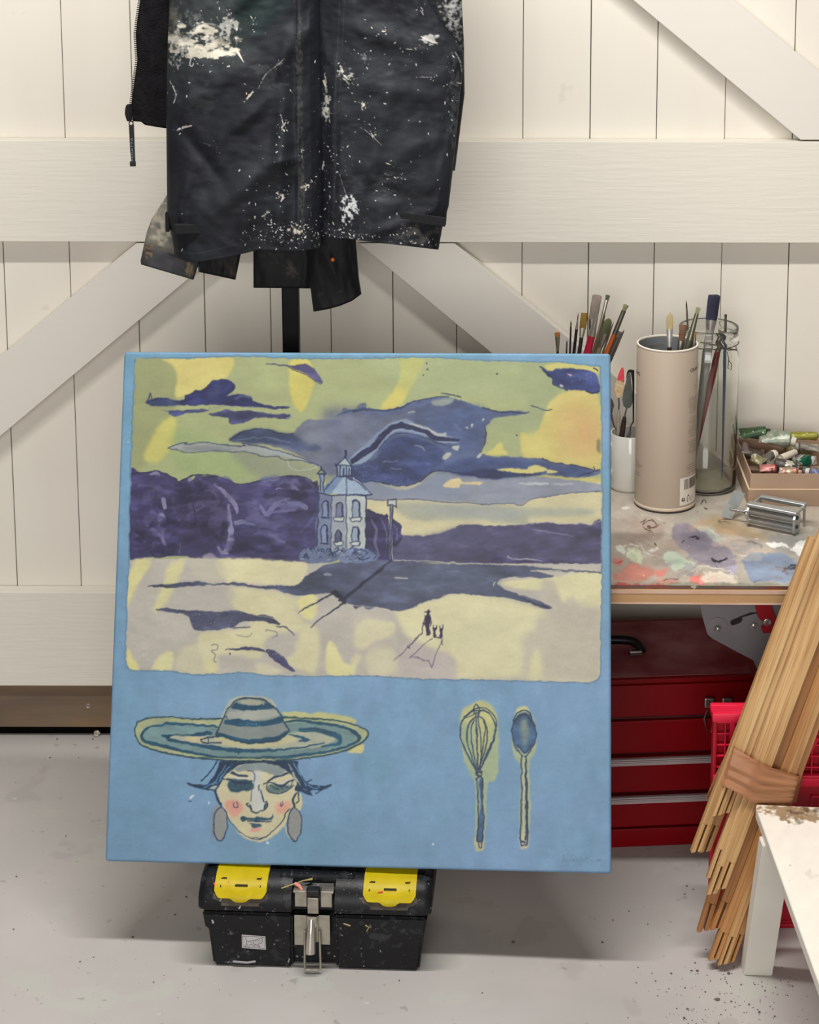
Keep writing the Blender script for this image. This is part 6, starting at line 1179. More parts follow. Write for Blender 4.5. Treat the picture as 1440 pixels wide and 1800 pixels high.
bm = B(); prism(bm, [aty(x, y, mp_.y-.0128) for x, y in K((240,116),(262,120),(270,200),(270,305),(240,290),(215,270),(182,280),(190,230),(212,168))], (0, .0026, 0)); bmesh.ops.bevel(bm, geom=bm.edges[:], offset=.0005, segments=1, affect='EDGES')
o = obj('red_paint_crust', bm, mat('red_crust', (226, 54, 78), .6, var=.5, vscale=90, col2=(236, 110, 110), bump=.8, bscale=200), [q for q in COL.objects if q.name.startswith('palette_knife')][-1], label='bright red dried paint')
knife('palette knife with a dark grey leaf-shaped blade', K((335,170),(350,190),(372,420),(378,560),(350,620),(300,640),(260,600),(246,520),(262,420),(300,260),(310,200)), mp_.y-.018, mat('tarnished_blade', (84, 88, 84), .5, .4, var=.6, vscale=40, col2=(120, 122, 116)), (1105, 765), (60, 44, 48), .005, K((300,630),(285,690),(275,740)), )
knife('palette knife with a looped black blade leaning on the tube', K((320,150),(345,138),(375,150),(398,145),(400,300),(395,820),(378,800),(372,300),(355,175),(330,180),(305,260),(295,250),(305,180)), mp_.y+.004, mat('black_blade', (26, 26, 28), .4), (1112, 765), (130, 126, 118), .004, K((385,800),(350,860),(345,930)))
knife('palette knife with a curved brown blade at the canvas edge', K((90,490),(125,530),(145,600),(130,640),(115,700),(150,850),(135,870),(100,760),(60,660),(40,560)), mp_.y-.004, mat('brown_blade', (84, 68, 66), .5, var=.5, vscale=40), (1085, 765), (60, 50, 44), .004, K((145,855),(165,890),(190,930)))
# tall beige tube
p = atz(1168.5, 884, ZT); k_ = (p-CAM).dot(cF)/FOC; RT = 53.0*k_; HT = aty(1170, 602, p.y).z-ZT; root = thing('cardboard_tube', 'tall beige cardboard tube with a white rim, printed text and a barcode, holding brushes', 'tube', tuple(p)); M = Matrix.Translation(p)
phi0 = math.atan2(p.x-CAM.x, p.y-CAM.y)     # camera direction from the tube
def wr(phi, z, r): a = phi-phi0; return p+Vector((math.sin(a)*r, -math.cos(a)*r, z))
m_tube = mat('beige_card', (178, 162, 144), .55, var=.3, vscale=8, col2=(172, 154, 138), bump=.05, bscale=300)
bm = B(); lathe(bm, [(RT-.0006, .006), (RT, .008), (RT, HT-.006), (RT-.001, HT-.004)], M, 72, cap0=False, cap1=False); tb_ = obj('wall', bm, m_tube, root, smooth=.9)
bm = B(); lathe(bm, [(RT-.001, HT-.004), (RT+.0002, HT-.003), (RT+.0002, HT-.0008), (RT-.001, HT), (RT-.0028, HT), (RT-.0032, HT-.001), (RT-.0032, HT-.006)], M, 72, cap0=False, cap1=False); obj('rim', bm, mat('white_rim', (226, 216, 202), .5), root, smooth=.9, label='white rolled rim')
bm = B(); lathe(bm, [(RT-.0032, HT-.003), (RT-.0032, .006), (0, .006)], M, 72, cap0=False, cap1=False); obj('liner', bm, mat('silver_liner', (138, 142, 144), .35, .35), root, smooth=.9, label='silver grey inside')
bm = B(); lathe(bm, [(RT-.002, 0), (RT+.0006, .0006), (RT+.0006, .004)], M, 72, cap1=False); obj('base_ring', bm, mat('base_dark', (52, 44, 40), .5), root, smooth=.6, label='dark metal base ring')
bm = B(); lathe(bm, [(RT+.0006, .0041), (RT+.0014, .006), (RT+.0012, .009), (RT+.0001, .0102)], M, 72, cap0=False, cap1=False); obj('base_bead', bm, mat('base_pale', (196, 178, 158), .4), root, smooth=1.0)
m_ink = mat('brown_ink', (58, 48, 42), .7); m_ink2 = mat('faded_ink', (128, 112, 98), .7)
def wtext(txt, size, phi, z, r, m, par, name='lettering', inner=False, sq=1.0):
    V, F_ = text_mesh(txt, size); bm = B(); out = []
    for v in V:
        a = phi+v.x*sq/r
        out.append(bm.verts.new(wr(a, z+v.y, r) if not inner else p+Vector((math.sin(a-phi0)*r, math.cos(a-phi0)*r, z+v.y))))
    for f in F_: bm.faces.new([out[i] for i in f])
    me_ = obj(name, bm, m, par); return me_
def wpatch(phi1, phi2, z1, z2, r, m, par, name, n=10, label=None):
    bm = B(); A = [bm.verts.new(wr(phi1+(phi2-phi1)*i/n, z1, r)) for i in range(n+1)]; C_ = [bm.verts.new(wr(phi1+(phi2-phi1)*i/n, z2, r)) for i in range(n+1)]
    for i in range(n): bm.faces.new((A[i], A[i+1], C_[i+1], C_[i]))
    return obj(name, bm, m, par, label=label)
def zof(y): return aty(1168, y, p.y-RT*.9).z-ZT
wtext("GRAHAM'S", .0105, math.radians(48), zof(659)+.002, RT+.0004, m_ink, tb_); wtext("GRAHAM'S", .0105, math.radians(-108), zof(671)+.002, RT+.0004, m_ink, tb_)
wtext("GRAHAM'S", .0068, math.radians(-30), HT-.024, RT-.0036, m_ink2, root, inner=True)
bm = B(); R = random.Random(8)
for k in range(34):
    y = 703+k*2.95
    if k in (10, 11, 24, 25): continue
    f = 40+R.uniform(-1, 5); zc_ = zof(y)
    a0 = math.radians(f+6); a1 = math.radians(76); n = 6; A = [wr(a0+(a1-a0)*i/n, zc_, RT+.0003) for i in range(n+1)]; Bv = [wr(a0+(a1-a0)*i/n, zc_+.0008, RT+.0003) for i in range(n+1)]
    for i in range(n):
        if R.random() < .12: continue
        bm.faces.new([bm.verts.new(q) for q in (A[i], A[i+1], Bv[i+1], Bv[i])])
obj('small_print', bm, m_ink2, tb_); bm = B(); bml = B(); bmt = B()
for (y, a0, a1) in ((822, -72, -60), (826, -70, -48), (830, -72, -52), (840, -72, -56), (844, -70, -54), (821, 46, 70), (825, 44, 72), (829, 45, 66), (834, 47, 70), (706, 62, 68), (690, 66, 72), (684, 62, 70)):
    z_ = zof(y); b__ = bml if a0 < 0 else (bmt if y < 710 else bm); n = 5
    for i in range(n):
        u0, u1 = a0+(a1-a0)*i/n, a0+(a1-a0)*(i+1)/n; b__.faces.new([b__.verts.new(wr(math.radians(a), z, RT+.0003)) for a, z in ((u0, z_), (u1, z_), (u1, z_+.0009), (u0, z_+.0009))])
for b__ in (bm, bml, bmt): obj('small_print', b__, m_ink2, tb_)
bc = wpatch(math.radians(29), math.radians(84), zof(889), zof(841), RT+.0004, mat('label_white', (220, 210, 196), .5), tb_, 'barcode_label', label='white barcode label')
bm = B(); a = 39.0
while a < 80:
    w = R.choice((.7, 1.0, 1.8)); bm.faces.new([bm.verts.new(wr(math.radians(q), z, RT+.0007)) for q, z in ((a, zof(862)), (a+w, zof(862)), (a+w, zof(844)), (a, zof(844)))]); a += w+R.choice((.7, 1.0, 1.5))
for a0, a1, z0, z1 in ((29, 84, 868.6, 867.8),): bm.faces.new([bm.verts.new(wr(math.radians(q), z, RT+.0007)) for q, z in ((a0, zof(z0)), (a1, zof(z0)), (a1, zof(z1)), (a0, zof(z1)))])
for k in range(16):
    ang = 2*PI*k/16; ang2 = 2*PI*(k+.7)/16; c0_, z0_ = math.radians(37), zof(879)
    bm.faces.new([bm.verts.new(wr(c0_+math.cos(q)*r_/RT, z0_+math.sin(q)*r_, RT+.0007)) for q, r_ in ((ang, .0042), (ang2, .0042), (ang2, .0034), (ang, .0034))])
for q in ((34, 876, 36, 882), (38, 875.5, 39.5, 883), (36, 880, 41, 881), (46, 875, 47, 884), (46, 883.5, 60, 884.4), (52, 877, 53, 883), (56, 876, 57, 883), (62, 876, 63, 883), (48, 873, 52, 875)): bm.faces.new([bm.verts.new(wr(math.radians(a_), zof(y_), RT+.0007)) for a_, y_ in ((q[0], q[3]), (q[2], q[3]), (q[2], q[1]), (q[0], q[1]))])
obj('barcode', bm, m_ink, bc)
tY = p.y; tb0 = ZT+.010; PT_ = (p.copy(), RT-.012)
brush('flat brush with pale golden bristles and bright silver neck, in the beige tube', (1178, 550), (1177, 612), tY-.015, tY-.018, .034, .0135, .034, .0045, (196, 172, 112), (60, 52, 46), (206, 204, 200), ct=(150, 140, 120), base=tb0, pot=PT_, shape='filbert')
brush('stubby brush with reddish-brown splayed bristles, in the beige tube', (1202, 571), (1196, 610), tY+.01, tY, .034, .0150, .03, .004, (122, 84, 64), (90, 60, 50), (120, 90, 84), ct=(60, 60, 40), base=tb0, pot=PT_, shape='splay')
brush('brush caked with olive green paint leaning right, in the beige tube', (1228, 541), (1208, 606), tY+.02, tY+.01, .014, .0085, .052, .0050, (142, 146, 104), (96, 92, 72), (116, 116, 96), base=tb0, pot=PT_, shape='splay', frr=.007)
brush('low brush with an ochre paint-stained tip at the right rim of the beige tube', (1222, 585), (1220, 612), tY+.012, tY+.008, .012, .006, .02, .0035, (140, 104, 60), (110, 100, 70), (120, 110, 80), base=tb0, pot=PT_, shape='flat')
# glass jar
p = atz(1240, 855, ZT); k_ = (p-CAM).dot(cF)/FOC; RJ = 53.5*k_; HJ = aty(1239, 572, p.y).z-ZT; root = thing('glass_jar', 'tall clear glass storage jar with a wire round its neck, right of the beige tube', 'jar', tuple(p)); M = Matrix.Translation(p)
m_glass = mat('clear_glass', (251, 253, 250), .02, trans=1.0, ior=1.45)
RN = RJ*.975
out_ = [(RJ*.80, .0), (RJ*.95, .002), (RJ, .010), (RJ, HJ-.070), (RJ*.985, HJ-.056), (RJ*.92, HJ-.044), (RN*.91, HJ-.034), (RN*.93, HJ-.030), (RN*1.0, HJ-.028), (RN*1.02, HJ-.022), (RN*.99, HJ-.018), (RN*.965, HJ-.014), (RN*.99, HJ-.008), (RN*.99, HJ-.001), (RN*.97, HJ)]
th = .0028; inn = [(RN*.93, HJ), (RN*.91, HJ-.002), (RN*.90, HJ-.03), (RN*.885, HJ-.036), (RJ*.90, HJ-.048), (RJ-th-.0006, HJ-.060), (RJ-th, HJ-.075), (RJ-th, .014), (RJ*.9, .008), (RJ*.4, .0065), (0.0001, .009)]
bm = B(); lathe(bm, out_+inn, M, 72, cap1=False); obj('jar_body', bm, m_glass, root, smooth=1.2)
bm = B(); ring = [p+Vector((math.cos(a)*RN*1.0, math.sin(a)*RN*1.0, HJ-.0325)) for a in np.linspace(0, 2*PI, 40)[:-1]]; tube(bm, ring, .0011, 6, closed=True)
K2 = lambda x, y, Y: aty(1120+x/7.2, 500+y/7.2, Y)
tube(bm, [K2(800, 733, p.y-RJ-.002), K2(880, 742, p.y-RJ-.004), K2(1000, 770, p.y-RJ-.004), K2(1130, 805, p.y-RJ*.9), K2(1265, 832, p.y-RJ*.5)], .0014, 6)
tube(bm, [K2(1060, 790, p.y-RJ-.002), K2(1160, 832, p.y-RJ*.9), K2(1230, 826, p.y-RJ*.6)], .001, 6); tube(bm, [K2(1130, 810, p.y-RJ*.92), K2(1125, 900, p.y-RJ*.95), K2(1120, 1080, p.y-RJ)], .0008, 6); tube(bm, [K2(1140, 850, p.y-RJ*.92), K2(1160, 940, p.y-RJ*.9), K2(1150, 1060, p.y-RJ*.9), K2(1190, 1080, p.y-RJ*.88), K2(1200, 1010, p.y-RJ*.86), K2(1160, 960, p.y-RJ*.9)], .0009, 6)
obj('wire_clip', bm, mat('clip_steel', (92, 84, 74), .5, .4), root, smooth=1)
bm = B(); lathe(bm, [(.001, .0095), (RJ*.86, .0100), (RJ*.88, .0125), (RJ*.5, .0135), (.001, .0125)], M, 40, cap0=False, cap1=False); obj('sediment', bm, mat('dried_sediment', (196, 188, 164), .9, var=.5, vscale=40), root, smooth=1)
jY = p.y; jb = ZT+.018; PJ = (p.copy(), RJ-.014)
brush('large mop brush with thick navy black bristles, in the glass jar', (1256, 519), (1231, 720), jY-.03, jY-.034, .050, .0245, .020, .0085, (34, 34, 48), (150, 146, 140), (176, 172, 166), ct=(56, 56, 84), base=jb+.03, pot=PJ, flat=.7, shape='flat', frr=.0085)
brush('slim brush with long dark point behind the jar rim', (1206.5, 527), (1209, 572), jY-.01, jY-.01, .016, .0034, .03, .0020, (70, 56, 50), (110, 96, 84), (120, 104, 96), base=jb, pot=PJ, shape='round')
brush('thin grey brush standing upright at the right of the glass jar, blue handle', (1276, 553), (1270, 835), jY-.01, jY-.012, .010, .0052, .03, .0030, (84, 76, 66), (70, 84, 118), (96, 88, 82), base=jb, pot=PJ, shape='splay', frr=.003)
brush('brush with a caked khaki tip and long dark red handle leaning in the glass jar', (1270, 582), (1222, 795), jY-.022, jY-.028, .012, .0130, .030, .0064, (122, 114, 84), (120, 34, 30), (96, 88, 78), base=jb, pot=PJ, shape='splay', frr=.006)
# ------------------------------------------------------------------ cardboard box of paint tubes
a = atz(1315, 890, ZT); z1 = aty(1312.5, 861, a.y).z; z2 = aty(1315.5, 833, a.y+.004).z; bk_ = atz(1294, 789, z2); byaw = math.atan2(bk_.x-a.x, bk_.y-a.y)
BM_ = Matrix.Translation(Vector((a.x, a.y, ZT))) @ Matrix.Rotation(0.0, 4, 'Z'); BD = -a.y-.042; BW = .26; h1 = z1-ZT; h2 = z2-ZT
root = thing('cardboard_box', 'shallow tan cardboard box with crumpled paint tubes inside, at the right end of the table', 'box', (a.x+.1, a.y+.08, ZT))
m_card = mat('tan_card', (176, 148, 124), .75, var=.5, vscale=10, col2=(158, 130, 112), bump=.1, bscale=100, spots=[(14, .72, .6, (150, 60, 50)), (9, .70, .5, (176, 156, 60)), (60, .75, .7, (86, 70, 60))])
m_cut = mat('cut_card_edge', (214, 190, 160), .8)
def tray(x0, x1, y0, y1, z0, z1_, t, name, m, skew=0.0):
    bm = B(); box(bm, x0, x1, y0, y1, z0, z0+t)
    for q in ((x0, x1, y0, y0+t), (x0, x1, y1-t, y1), (x0, x0+t, y0+t, y1-t), (x1-t, x1, y0+t, y1-t)): box(bm, q[0], q[1], q[2], q[3], z0+t, z1_)
    bmesh.ops.transform(bm, matrix=BM_, verts=bm.verts); return obj(name, bm, m, root)
lo_ = tray(0, BW, 0, BD, 0.0005, h1, .003, 'outer_tray', m_card); tray(.004, BW-.004, .004, BD-.004, .004, h2, .0025, 'inner_tray', m_card)
bm = B()
for q in ((-.0003, BW, -.0003, .0035), (-.0003, .0035, .0035, BD)): box(bm, *q, h1-.0002, h1+.0010)
bmesh.ops.transform(bm, matrix=BM_, verts=bm.verts); obj('cut_edge', bm, m_cut, lo_, label='pale cut edge')
gP = 'crumpled paint tubes in the cardboard box'
def ptube(label, cap, shoulder, tail, Yc, Ys, Yt, w, col, capc, cw=.009, smear_c=None, name='paint_tube', capl=None, dz=0.0):
    """metal paint tube: photo points for cap end, shoulder and crimped tail, each at its own depth"""
    TY = lambda y: float(np.interp(y, [750, 768, 785, 800, 815, 833], [-.058, -.078, -.105, -.150, -.195, -.245]))
    A, S, E_ = [aty(q[0], q[1], TY(q[1])-w*.2)+Vector((0, 0, dz)) for q in (cap, shoulder, tail)]; root = thing(name, label, 'paint tube', tuple(E_), 0, gP); M = frame(S, E_, up=Vector((0, -.4, 1))); Lb = (E_-S).length; n = 20
    bm = B(); rings = []
    for k in range(9):
        t = k/8; rx = w*(.5+.08*t); ry = w*.5*(1-t)**.7+.0012; c = .0006+.0012*t
        rings.append([bm.verts.new(M @ Vector(((rx+random.uniform(-c, c))*math.cos(2*PI*i/n), (ry+random.uniform(-c, c))*math.sin(2*PI*i/n), Lb*t))) for i in range(n)])
    sh = [bm.verts.new(M @ Vector((cw*.3*math.cos(2*PI*i/n), cw*.3*math.sin(2*PI*i/n), -.005))) for i in range(n)]; rings.insert(0, sh)
    for q, r in zip(rings, rings[1:]):
        for i in range(n): bm.faces.new((q[i], q[(i+1) % n], r[(i+1) % n], r[i]))
    bm.faces.new(list(reversed(rings[0]))); bm.faces.new(rings[-1])
    sc_ = smear_c or tuple(int(q*.7) for q in col)
    obj('body', bm, mat('tube_%d_%d_%d_%d' % (col+(sc_[0],)), col, .42, .35, var=.9, vscale=45, col2=sc_, bump=.8, bscale=90, spots=[(50, .6, .8, (206, 200, 184)), (70, .66, .8, (60, 58, 54))]), root, smooth=.9)
    d = (A-S); Lc = capl or d.length
    if capc:
        bm = B(); M2 = frame(S+d.normalized()*.004, A); vs = lathe(bm, [(cw*.92, 0), (cw, .001), (cw*.92, max(.006, Lc-.006)), (cw*.8, max(.007, Lc-.004))], M2, 24)
        bm.verts.ensure_lookup_table()
        for i, v in enumerate(vs):
            if i % 2 and i < 72: v.co = v.co
        obj('cap', bm, mat('cap_%d_%d' % (capc[0], capc[2]), capc, .5, var=.5, vscale=60, col2=tuple(int(q*.8) for q in capc)), root, smooth=.6)
    bm = B(); box(bm, -w*.56, w*.56, -.0018, .0018, Lb-.006, Lb+.001, M=M, bev=.0008); obj('crimp', bm, mat('crimp_metal', (150, 146, 136), .4, .6, var=.5, vscale=60), root)
Q = lambda x, y: (1270+x/8.47, 730+y/8.47)
by = a.y; ty_ = lambda f: a.y+BD*f
ptube('paint tube with a black and green body lying along the back left of the box', Q(700,250), Q(640,260), Q(240,270), None, None, None, .026, (60, 76, 60), (50, 50, 48), .008, (56, 96, 40))
ptube('big crumpled silver paint tube with a green stain, lying across the top of the box', Q(1100,400), Q(1000,370), Q(560,300), None, None, None, .036, (170, 170, 158), (214, 208, 190), .010, (96, 120, 96))
ptube('olive yellow labelled paint tube at the back right of the box', Q(1440,320), Q(1400,310), Q(900,290), None, None, None, .017, (126, 124, 44), None, .008, (150, 146, 60))
ptube('dented grey paint tube tapering to the right edge of the frame', Q(1090,470), Q(1160,470), Q(1480,500), None, None, None, .019, (150, 144, 132), (150, 146, 138), .009, (104, 96, 84))
ptube('short paint tube with a round cream cap facing the viewer', Q(800,580), Q(720,600), Q(620,680), None, None, None, .018, (120, 112, 104), (222, 216, 200), .0105, (80, 76, 72), capl=.014)
ptube('paint tube with a long ribbed white cap pointing up right', Q(1090,550), Q(860,650), Q(640,790), None, None, None, .014, (136, 120, 108), (216, 204, 186), .0078, (96, 84, 76))
ptube('flattened khaki tube with a frayed end by the left wall of the box', Q(420,660), Q(470,650), Q(620,700), None, None, None, .022, (140, 132, 96), None, .008, (110, 98, 66))
ptube('paint tube stained red and white lying along the front wall of the box', Q(820,800), Q(780,800), Q(560,790), None, None, None, .018, (180, 130, 122), None, .007, (190, 40, 50))
ptube('striped tube end streaked with orange in the middle of the front', Q(1180,850), Q(1100,845), Q(850,820), None, None, None, .017, (166, 142, 120), (190, 140, 124), .005, (190, 84, 60))
ptube('emerald green paint tube with a white cap at the right of the box', Q(1370,640), Q(1290,690), Q(1120,640), None, None, None, .026, (24, 104, 78), (206, 202, 196), .0085, (20, 80, 62), capl=.016)
ptube('dark flat tube lying under the cream-capped ones', Q(760,730), Q(800,720), Q(1140,760), None, None, None, .022, (84, 78, 72), None, .007, (60, 54, 50))
ptube('blue paint tube with a white cap in the front right corner', Q(1260,840), Q(1330,850), Q(1480,860), None, None, None, .016, (80, 92, 150), (210, 204, 198), .0075, (150, 150, 160), capl=.012)
ptube('pinkish grey tube standing in the back left corner of the box', Q(330,420), Q(335,450), Q(350,560), None, None, None, .015, (130, 110, 108), None, .006, (90, 74, 74))
for i_, (lb, x0, x1, yq, c_) in enumerate((('brown-stained tube under the big silver one at the left of the box', 300, 620, 470, (96, 84, 76)), ('plain tin-coloured tube half buried in the middle of the box', 640, 1000, 560, (128, 124, 116)), ('tube with a dull violet body half buried below the grey tapering one', 1020, 1400, 560, (92, 84, 104)), ('buried tube with a yellowed body at the back right of the box', 940, 1330, 400, (136, 128, 88)), ('buried dark tube behind the red-stained one at the front', 560, 900, 700, (74, 68, 66)), ('buried grey tube behind the blue one at the front right', 1180, 1440, 740, (118, 114, 112)))):
    ptube(lb, Q(x0, yq), Q(x0+20, yq), Q(x1, yq+12), None, None, None, .022, c_, None, .006, tuple(int(q*.7) for q in c_), dz=-.014)
# ------------------------------------------------------------------ chrome tube wringer
m_chr = mat('chrome', (200, 202, 202), .16, .95, var=.3, vscale=30, col2=(150, 150, 148)); m_chr2 = mat('dull_chrome', (176, 178, 178), .32, .8)
w0, w1 = atz(1312, 926, ZT), atz(1397, 943, ZT); wy = math.atan2(w1.y-w0.y, w1.x-w0.x); WM = Matrix.Translation(w0) @ Matrix.Rotation(wy, 4, 'Z'); WL = (w1-w0).length
root = thing('tube_wringer', 'chrome paint tube wringer with ribbed rollers and a flat turning key, on the palette', 'tool', tuple(w0))
def W(x, y, z): return WM @ Vector((x, y, z))
for x in (0.0, WL-.004):
    bm = B(); prism(bm, [W(x, y, z) for y, z in ((-.002, .006), (.004, .001), (.022, .001), (.030, .010), (.030, .034), (.022, .043), (.006, .043), (-.002, .034))], (WM.to_3x3() @ Vector((.004, 0, 0))))
    bmesh.ops.bevel(bm, geom=bm.edges[:], offset=.0008, segments=2, affect='EDGES'); obj('side_plate', bm, m_chr2, root)
for z, y in ((.013, .008), (.030, .008)):
    bm = B(); n = 36; prof_ = []
    for e in (0.004, WL-.004):
        prof_.append([bm.verts.new(W(e, y+math.cos(2*PI*i/n)*(.0088 if i % 2 else .0078), z+math.sin(2*PI*i/n)*(.0088 if i % 2 else .0078))) for i in range(n)])
    for i in range(n): bm.faces.new((prof_[0][i], prof_[0][(i+1) % n], prof_[1][(i+1) % n], prof_[1][i]))
    bm.faces.new(prof_[0]); bm.faces.new(list(reversed(prof_[1]))); obj('roller', bm, m_chr, root)
bm = B(); box(bm, -.002, WL+.002, .000, .020, .041, .047, M=WM, bev=.0025, seg=3); obj('top_bar', bm, m_chr2, root)
hb0 = atz(1350, 874, ZT+.044); hx = (WM.inverted() @ hb0)
bm = B(); box(bm, 0.003, WL-.001, hx.y-.007, hx.y+.007, .038, .046, M=WM, bev=.0025, seg=3)
for x in (.002, WL-.006): box(bm, x, x+.005, .012, hx.y+.002, .038, .044, M=WM, bev=.001)
for x in (.002, WL-.006): box(bm, x, x+.004, hx.y-.003, hx.y+.003, .0006, .040, M=WM, bev=.001)
obj('frame', bm, m_chr2, root, smooth=.7)
kc = atz(1287, 890, ZT+.024); kl = WM.inverted() @ kc; 
bm = B(); tube(bm, [W(-.001, .012, .024), W(kl.x+.004, .012, .024)], .0032, 12); lathe(bm, [(.0105, 0), (.0110, .001), (.0110, .004), (.0095, .005)], frame(W(-.001, .012, .024), W(-.02, .012, .024)), 24); tube(bm, [W(-.012, .012, .024), W(-.008, .012, .024)], .0052, 10); obj('axle', bm, m_chr, root, smooth=.7)
bm = B()
wq = lambda x, y: (1050+x/3.6923, 820+y/3.6923)
def kp(pts, off=0): return [aty(*wq(x, y), kc.y+off) for x, y in pts]
# each wing is tilted: its far end leans back
prism(bm, [aty(*wq(890,155), kc.y+.012), aty(*wq(962,176), kc.y+.012), aty(*wq(915,268), kc.y-.002), aty(*wq(846,240), kc.y-.002)], (0, .0018, -.0004)); prism(bm, [aty(*wq(840,246), kc.y-.002), aty(*wq(908,266), kc.y-.002), aty(*wq(876,345), kc.y-.012), aty(*wq(804,325), kc.y-.012)], (0, .0018, -.0004))
bmesh.ops.bevel(bm, geom=bm.edges[:], offset=.0006, segments=2, affect='EDGES'); obj('key', bm, mat('satin_steel', (178, 182, 180), .38, .6, var=.3, vscale=50), root, label='flat two-winged steel key')
for x in (0.0, WL):
    for z in (.016, .034):
        bm = B(); s_ = -1 if x == 0 else 1; lathe(bm, [(.0042, 0), (.0042, .0015), (.002, .0028), (.0001, .0028)], frame(W(x, .010, z), W(x+s_*.01, .010, z)), 16, cap1=False); obj('bolt', bm, mat('dark_bolt', (64, 64, 66), .35, .6), root, smooth=.8)
# ------------------------------------------------------------------ red tool chest under the table
c1_, c2_ = atz(1082, 1489, 0), atz(1229, 1483, 0); cyaw = math.atan2(c2_.y-c1_.y, c2_.x-c1_.x); CM = Matrix.Translation(c1_) @ Matrix.Rotation(cyaw, 4, 'Z')
def Cx(px): return (CM.inverted() @ aty(px, 1350, c1_.y)).x
def Cz(y): return aty(1084, y, c1_.y).z
XA, XB_ = -.30, Cx(1345); zt_ = Cz(1204); CD = min(.30, -c1_.y-.05-abs(math.sin(cyaw))*.35)
root = thing('tool_chest', 'dark red metal tool chest with silver drawer strips, on the floor under the table', 'tool chest', tuple(c1_+Vector((.1, .1, 0))), cyaw)
m_red = mat('chest_red', (128, 2, 12), .38, var=.3, vscale=6, col2=(108, 2, 10), spec=.18); m_redd = mat('chest_red_dusty', (126, 36, 50), .6, spec=.2, var=.9, vscale=9, col2=(168, 116, 120), bump=.1)
def C(*q, m=None, name='x', bev=.002, par=None): bm = B(); box(bm, *q, M=CM, bev=bev); return obj(name, bm, m or m_red, par or root)
zA, zB, zC, zD = Cz(1265), Cz(1328), Cz(1395), Cz(1455)
C(XA, XB_, .010, CD, .002, zA-.002, name='body', m=mat('chest_dark', (58, 8, 16), .5))
bm = B(); y0 = 0.0
vs = box(bm, XA, XB_, 0, CD, zA, zt_); 
for v in vs:
    if v.co.z > (zA+zt_)/2 and v.co.y < .01: v.co.y += .012
es = list({e for v in vs for e in v.link_edges}); bmesh.ops.bevel(bm, geom=es, offset=.008, segments=4, affect='EDGES'); bmesh.ops.transform(bm, matrix=CM, verts=bm.verts)
lid_c = obj('lid', bm, m_red, root, smooth=.6)
bm = B(); box(bm, XA+.02, XB_-.02, .030, CD-.02, zt_+.0003, zt_+.0015, M=CM); obj('lid_top', bm, m_redd, lid_c, label='dusty lid top')
C(XA, XB_, -.001, .014, zB+.004, zA-.004, name='front_panel')
d1 = C(XA+.004, XB_-.004, -.004, .012, zC+.004, zB-.003, name='drawer'); d2 = C(XA+.004, XB_-.004, -.004, .012, zD+.003, zC-.004, name='drawer'); C(XA, XB_, -.002, .012, 0.0, zD-.003, name='plinth')
m_strip = mat('silver_strip', (186, 174, 174), .4, .25)
for d_, zc_ in ((d1, zB), (d2, zC)):
    zc2 = zc_-.004
    bm = B()
    for k in range(4): box(bm, XA+.004, XB_-.004, -.0125+abs(k-1.5)*.001, -.003, zc2-.013+k*.0033, zc2-.0102+k*.0033, M=CM, bev=.0006, seg=1)
    box(bm, XA+.004, XB_-.004, -.009, -.003, zc2-.014, zc2, M=CM); obj('pull_strip', bm, m_strip, d_, label='ribbed silver pull strip')
for cx in (1247, 1278):
    p_ = aty(cx, 1235, (CM @ Vector((Cx(cx), -.004, 0))).y-.002); bm = B(); box(bm, -.0095, .0095, -.0035, .0035, -.010, .010, M=Matrix.Translation(p_), bev=.003); q_ = obj('latch', bm, mat('latch_steel', (140, 130, 124), .3, .8, var=.4, vscale=50, col2=(90, 80, 76)), lid_c)
    bm = B(); tube(bm, [p_+Vector((-.004, -.004, -.012)), p_+Vector((-.010, -.006, -.030)), p_+Vector((-.006, -.006, -.050)), p_+Vector((.004, -.006, -.058)), p_+Vector((.010, -.006, -.030)), p_+Vector((.006, -.004, -.012))], .0014, 6); obj('latch_wire', bm, mat('latch_steel', None), q_, smooth=1)
    bm = B(); lathe(bm, [(.004, 0), (.004, .001), (.0015, .0016), (.0001, .0016)], frame(p_+Vector((0, -.0035, 0)), p_+Vector((0, -.02, 0))), 16, cap1=False); obj('rivet', bm, mat('dark_bolt', None), q_, smooth=.8)
hp_ = CM.inverted() @ atz(1130, 1140, zt_+.01); bm = B(); hx1 = hp_.x; hx0 = hx1-.17; hy = max(.05, min(CD-.05, hp_.y))
tube(bm, [CM @ Vector(v) for v in catmull([(hx0, hy, zt_+.004), (hx0+.01, hy, zt_+.022), (hx0+.04, hy, zt_+.030), (hx1-.04, hy, zt_+.030), (hx1-.01, hy, zt_+.020), (hx1, hy, zt_+.004)], 5)], .009, 12); hd = obj('carry_handle', bm, mat('handle_black', (14, 14, 15), .3), lid_c, smooth=1)
for hx in (hx0, hx1-.012):
    bm = B(); box(bm, hx-.016, hx+.010, hy-.016, hy-.002, zt_+.0015, zt_+.012, M=CM, bev=.003); obj('handle_mount', bm, mat('latch_steel', None), hd)
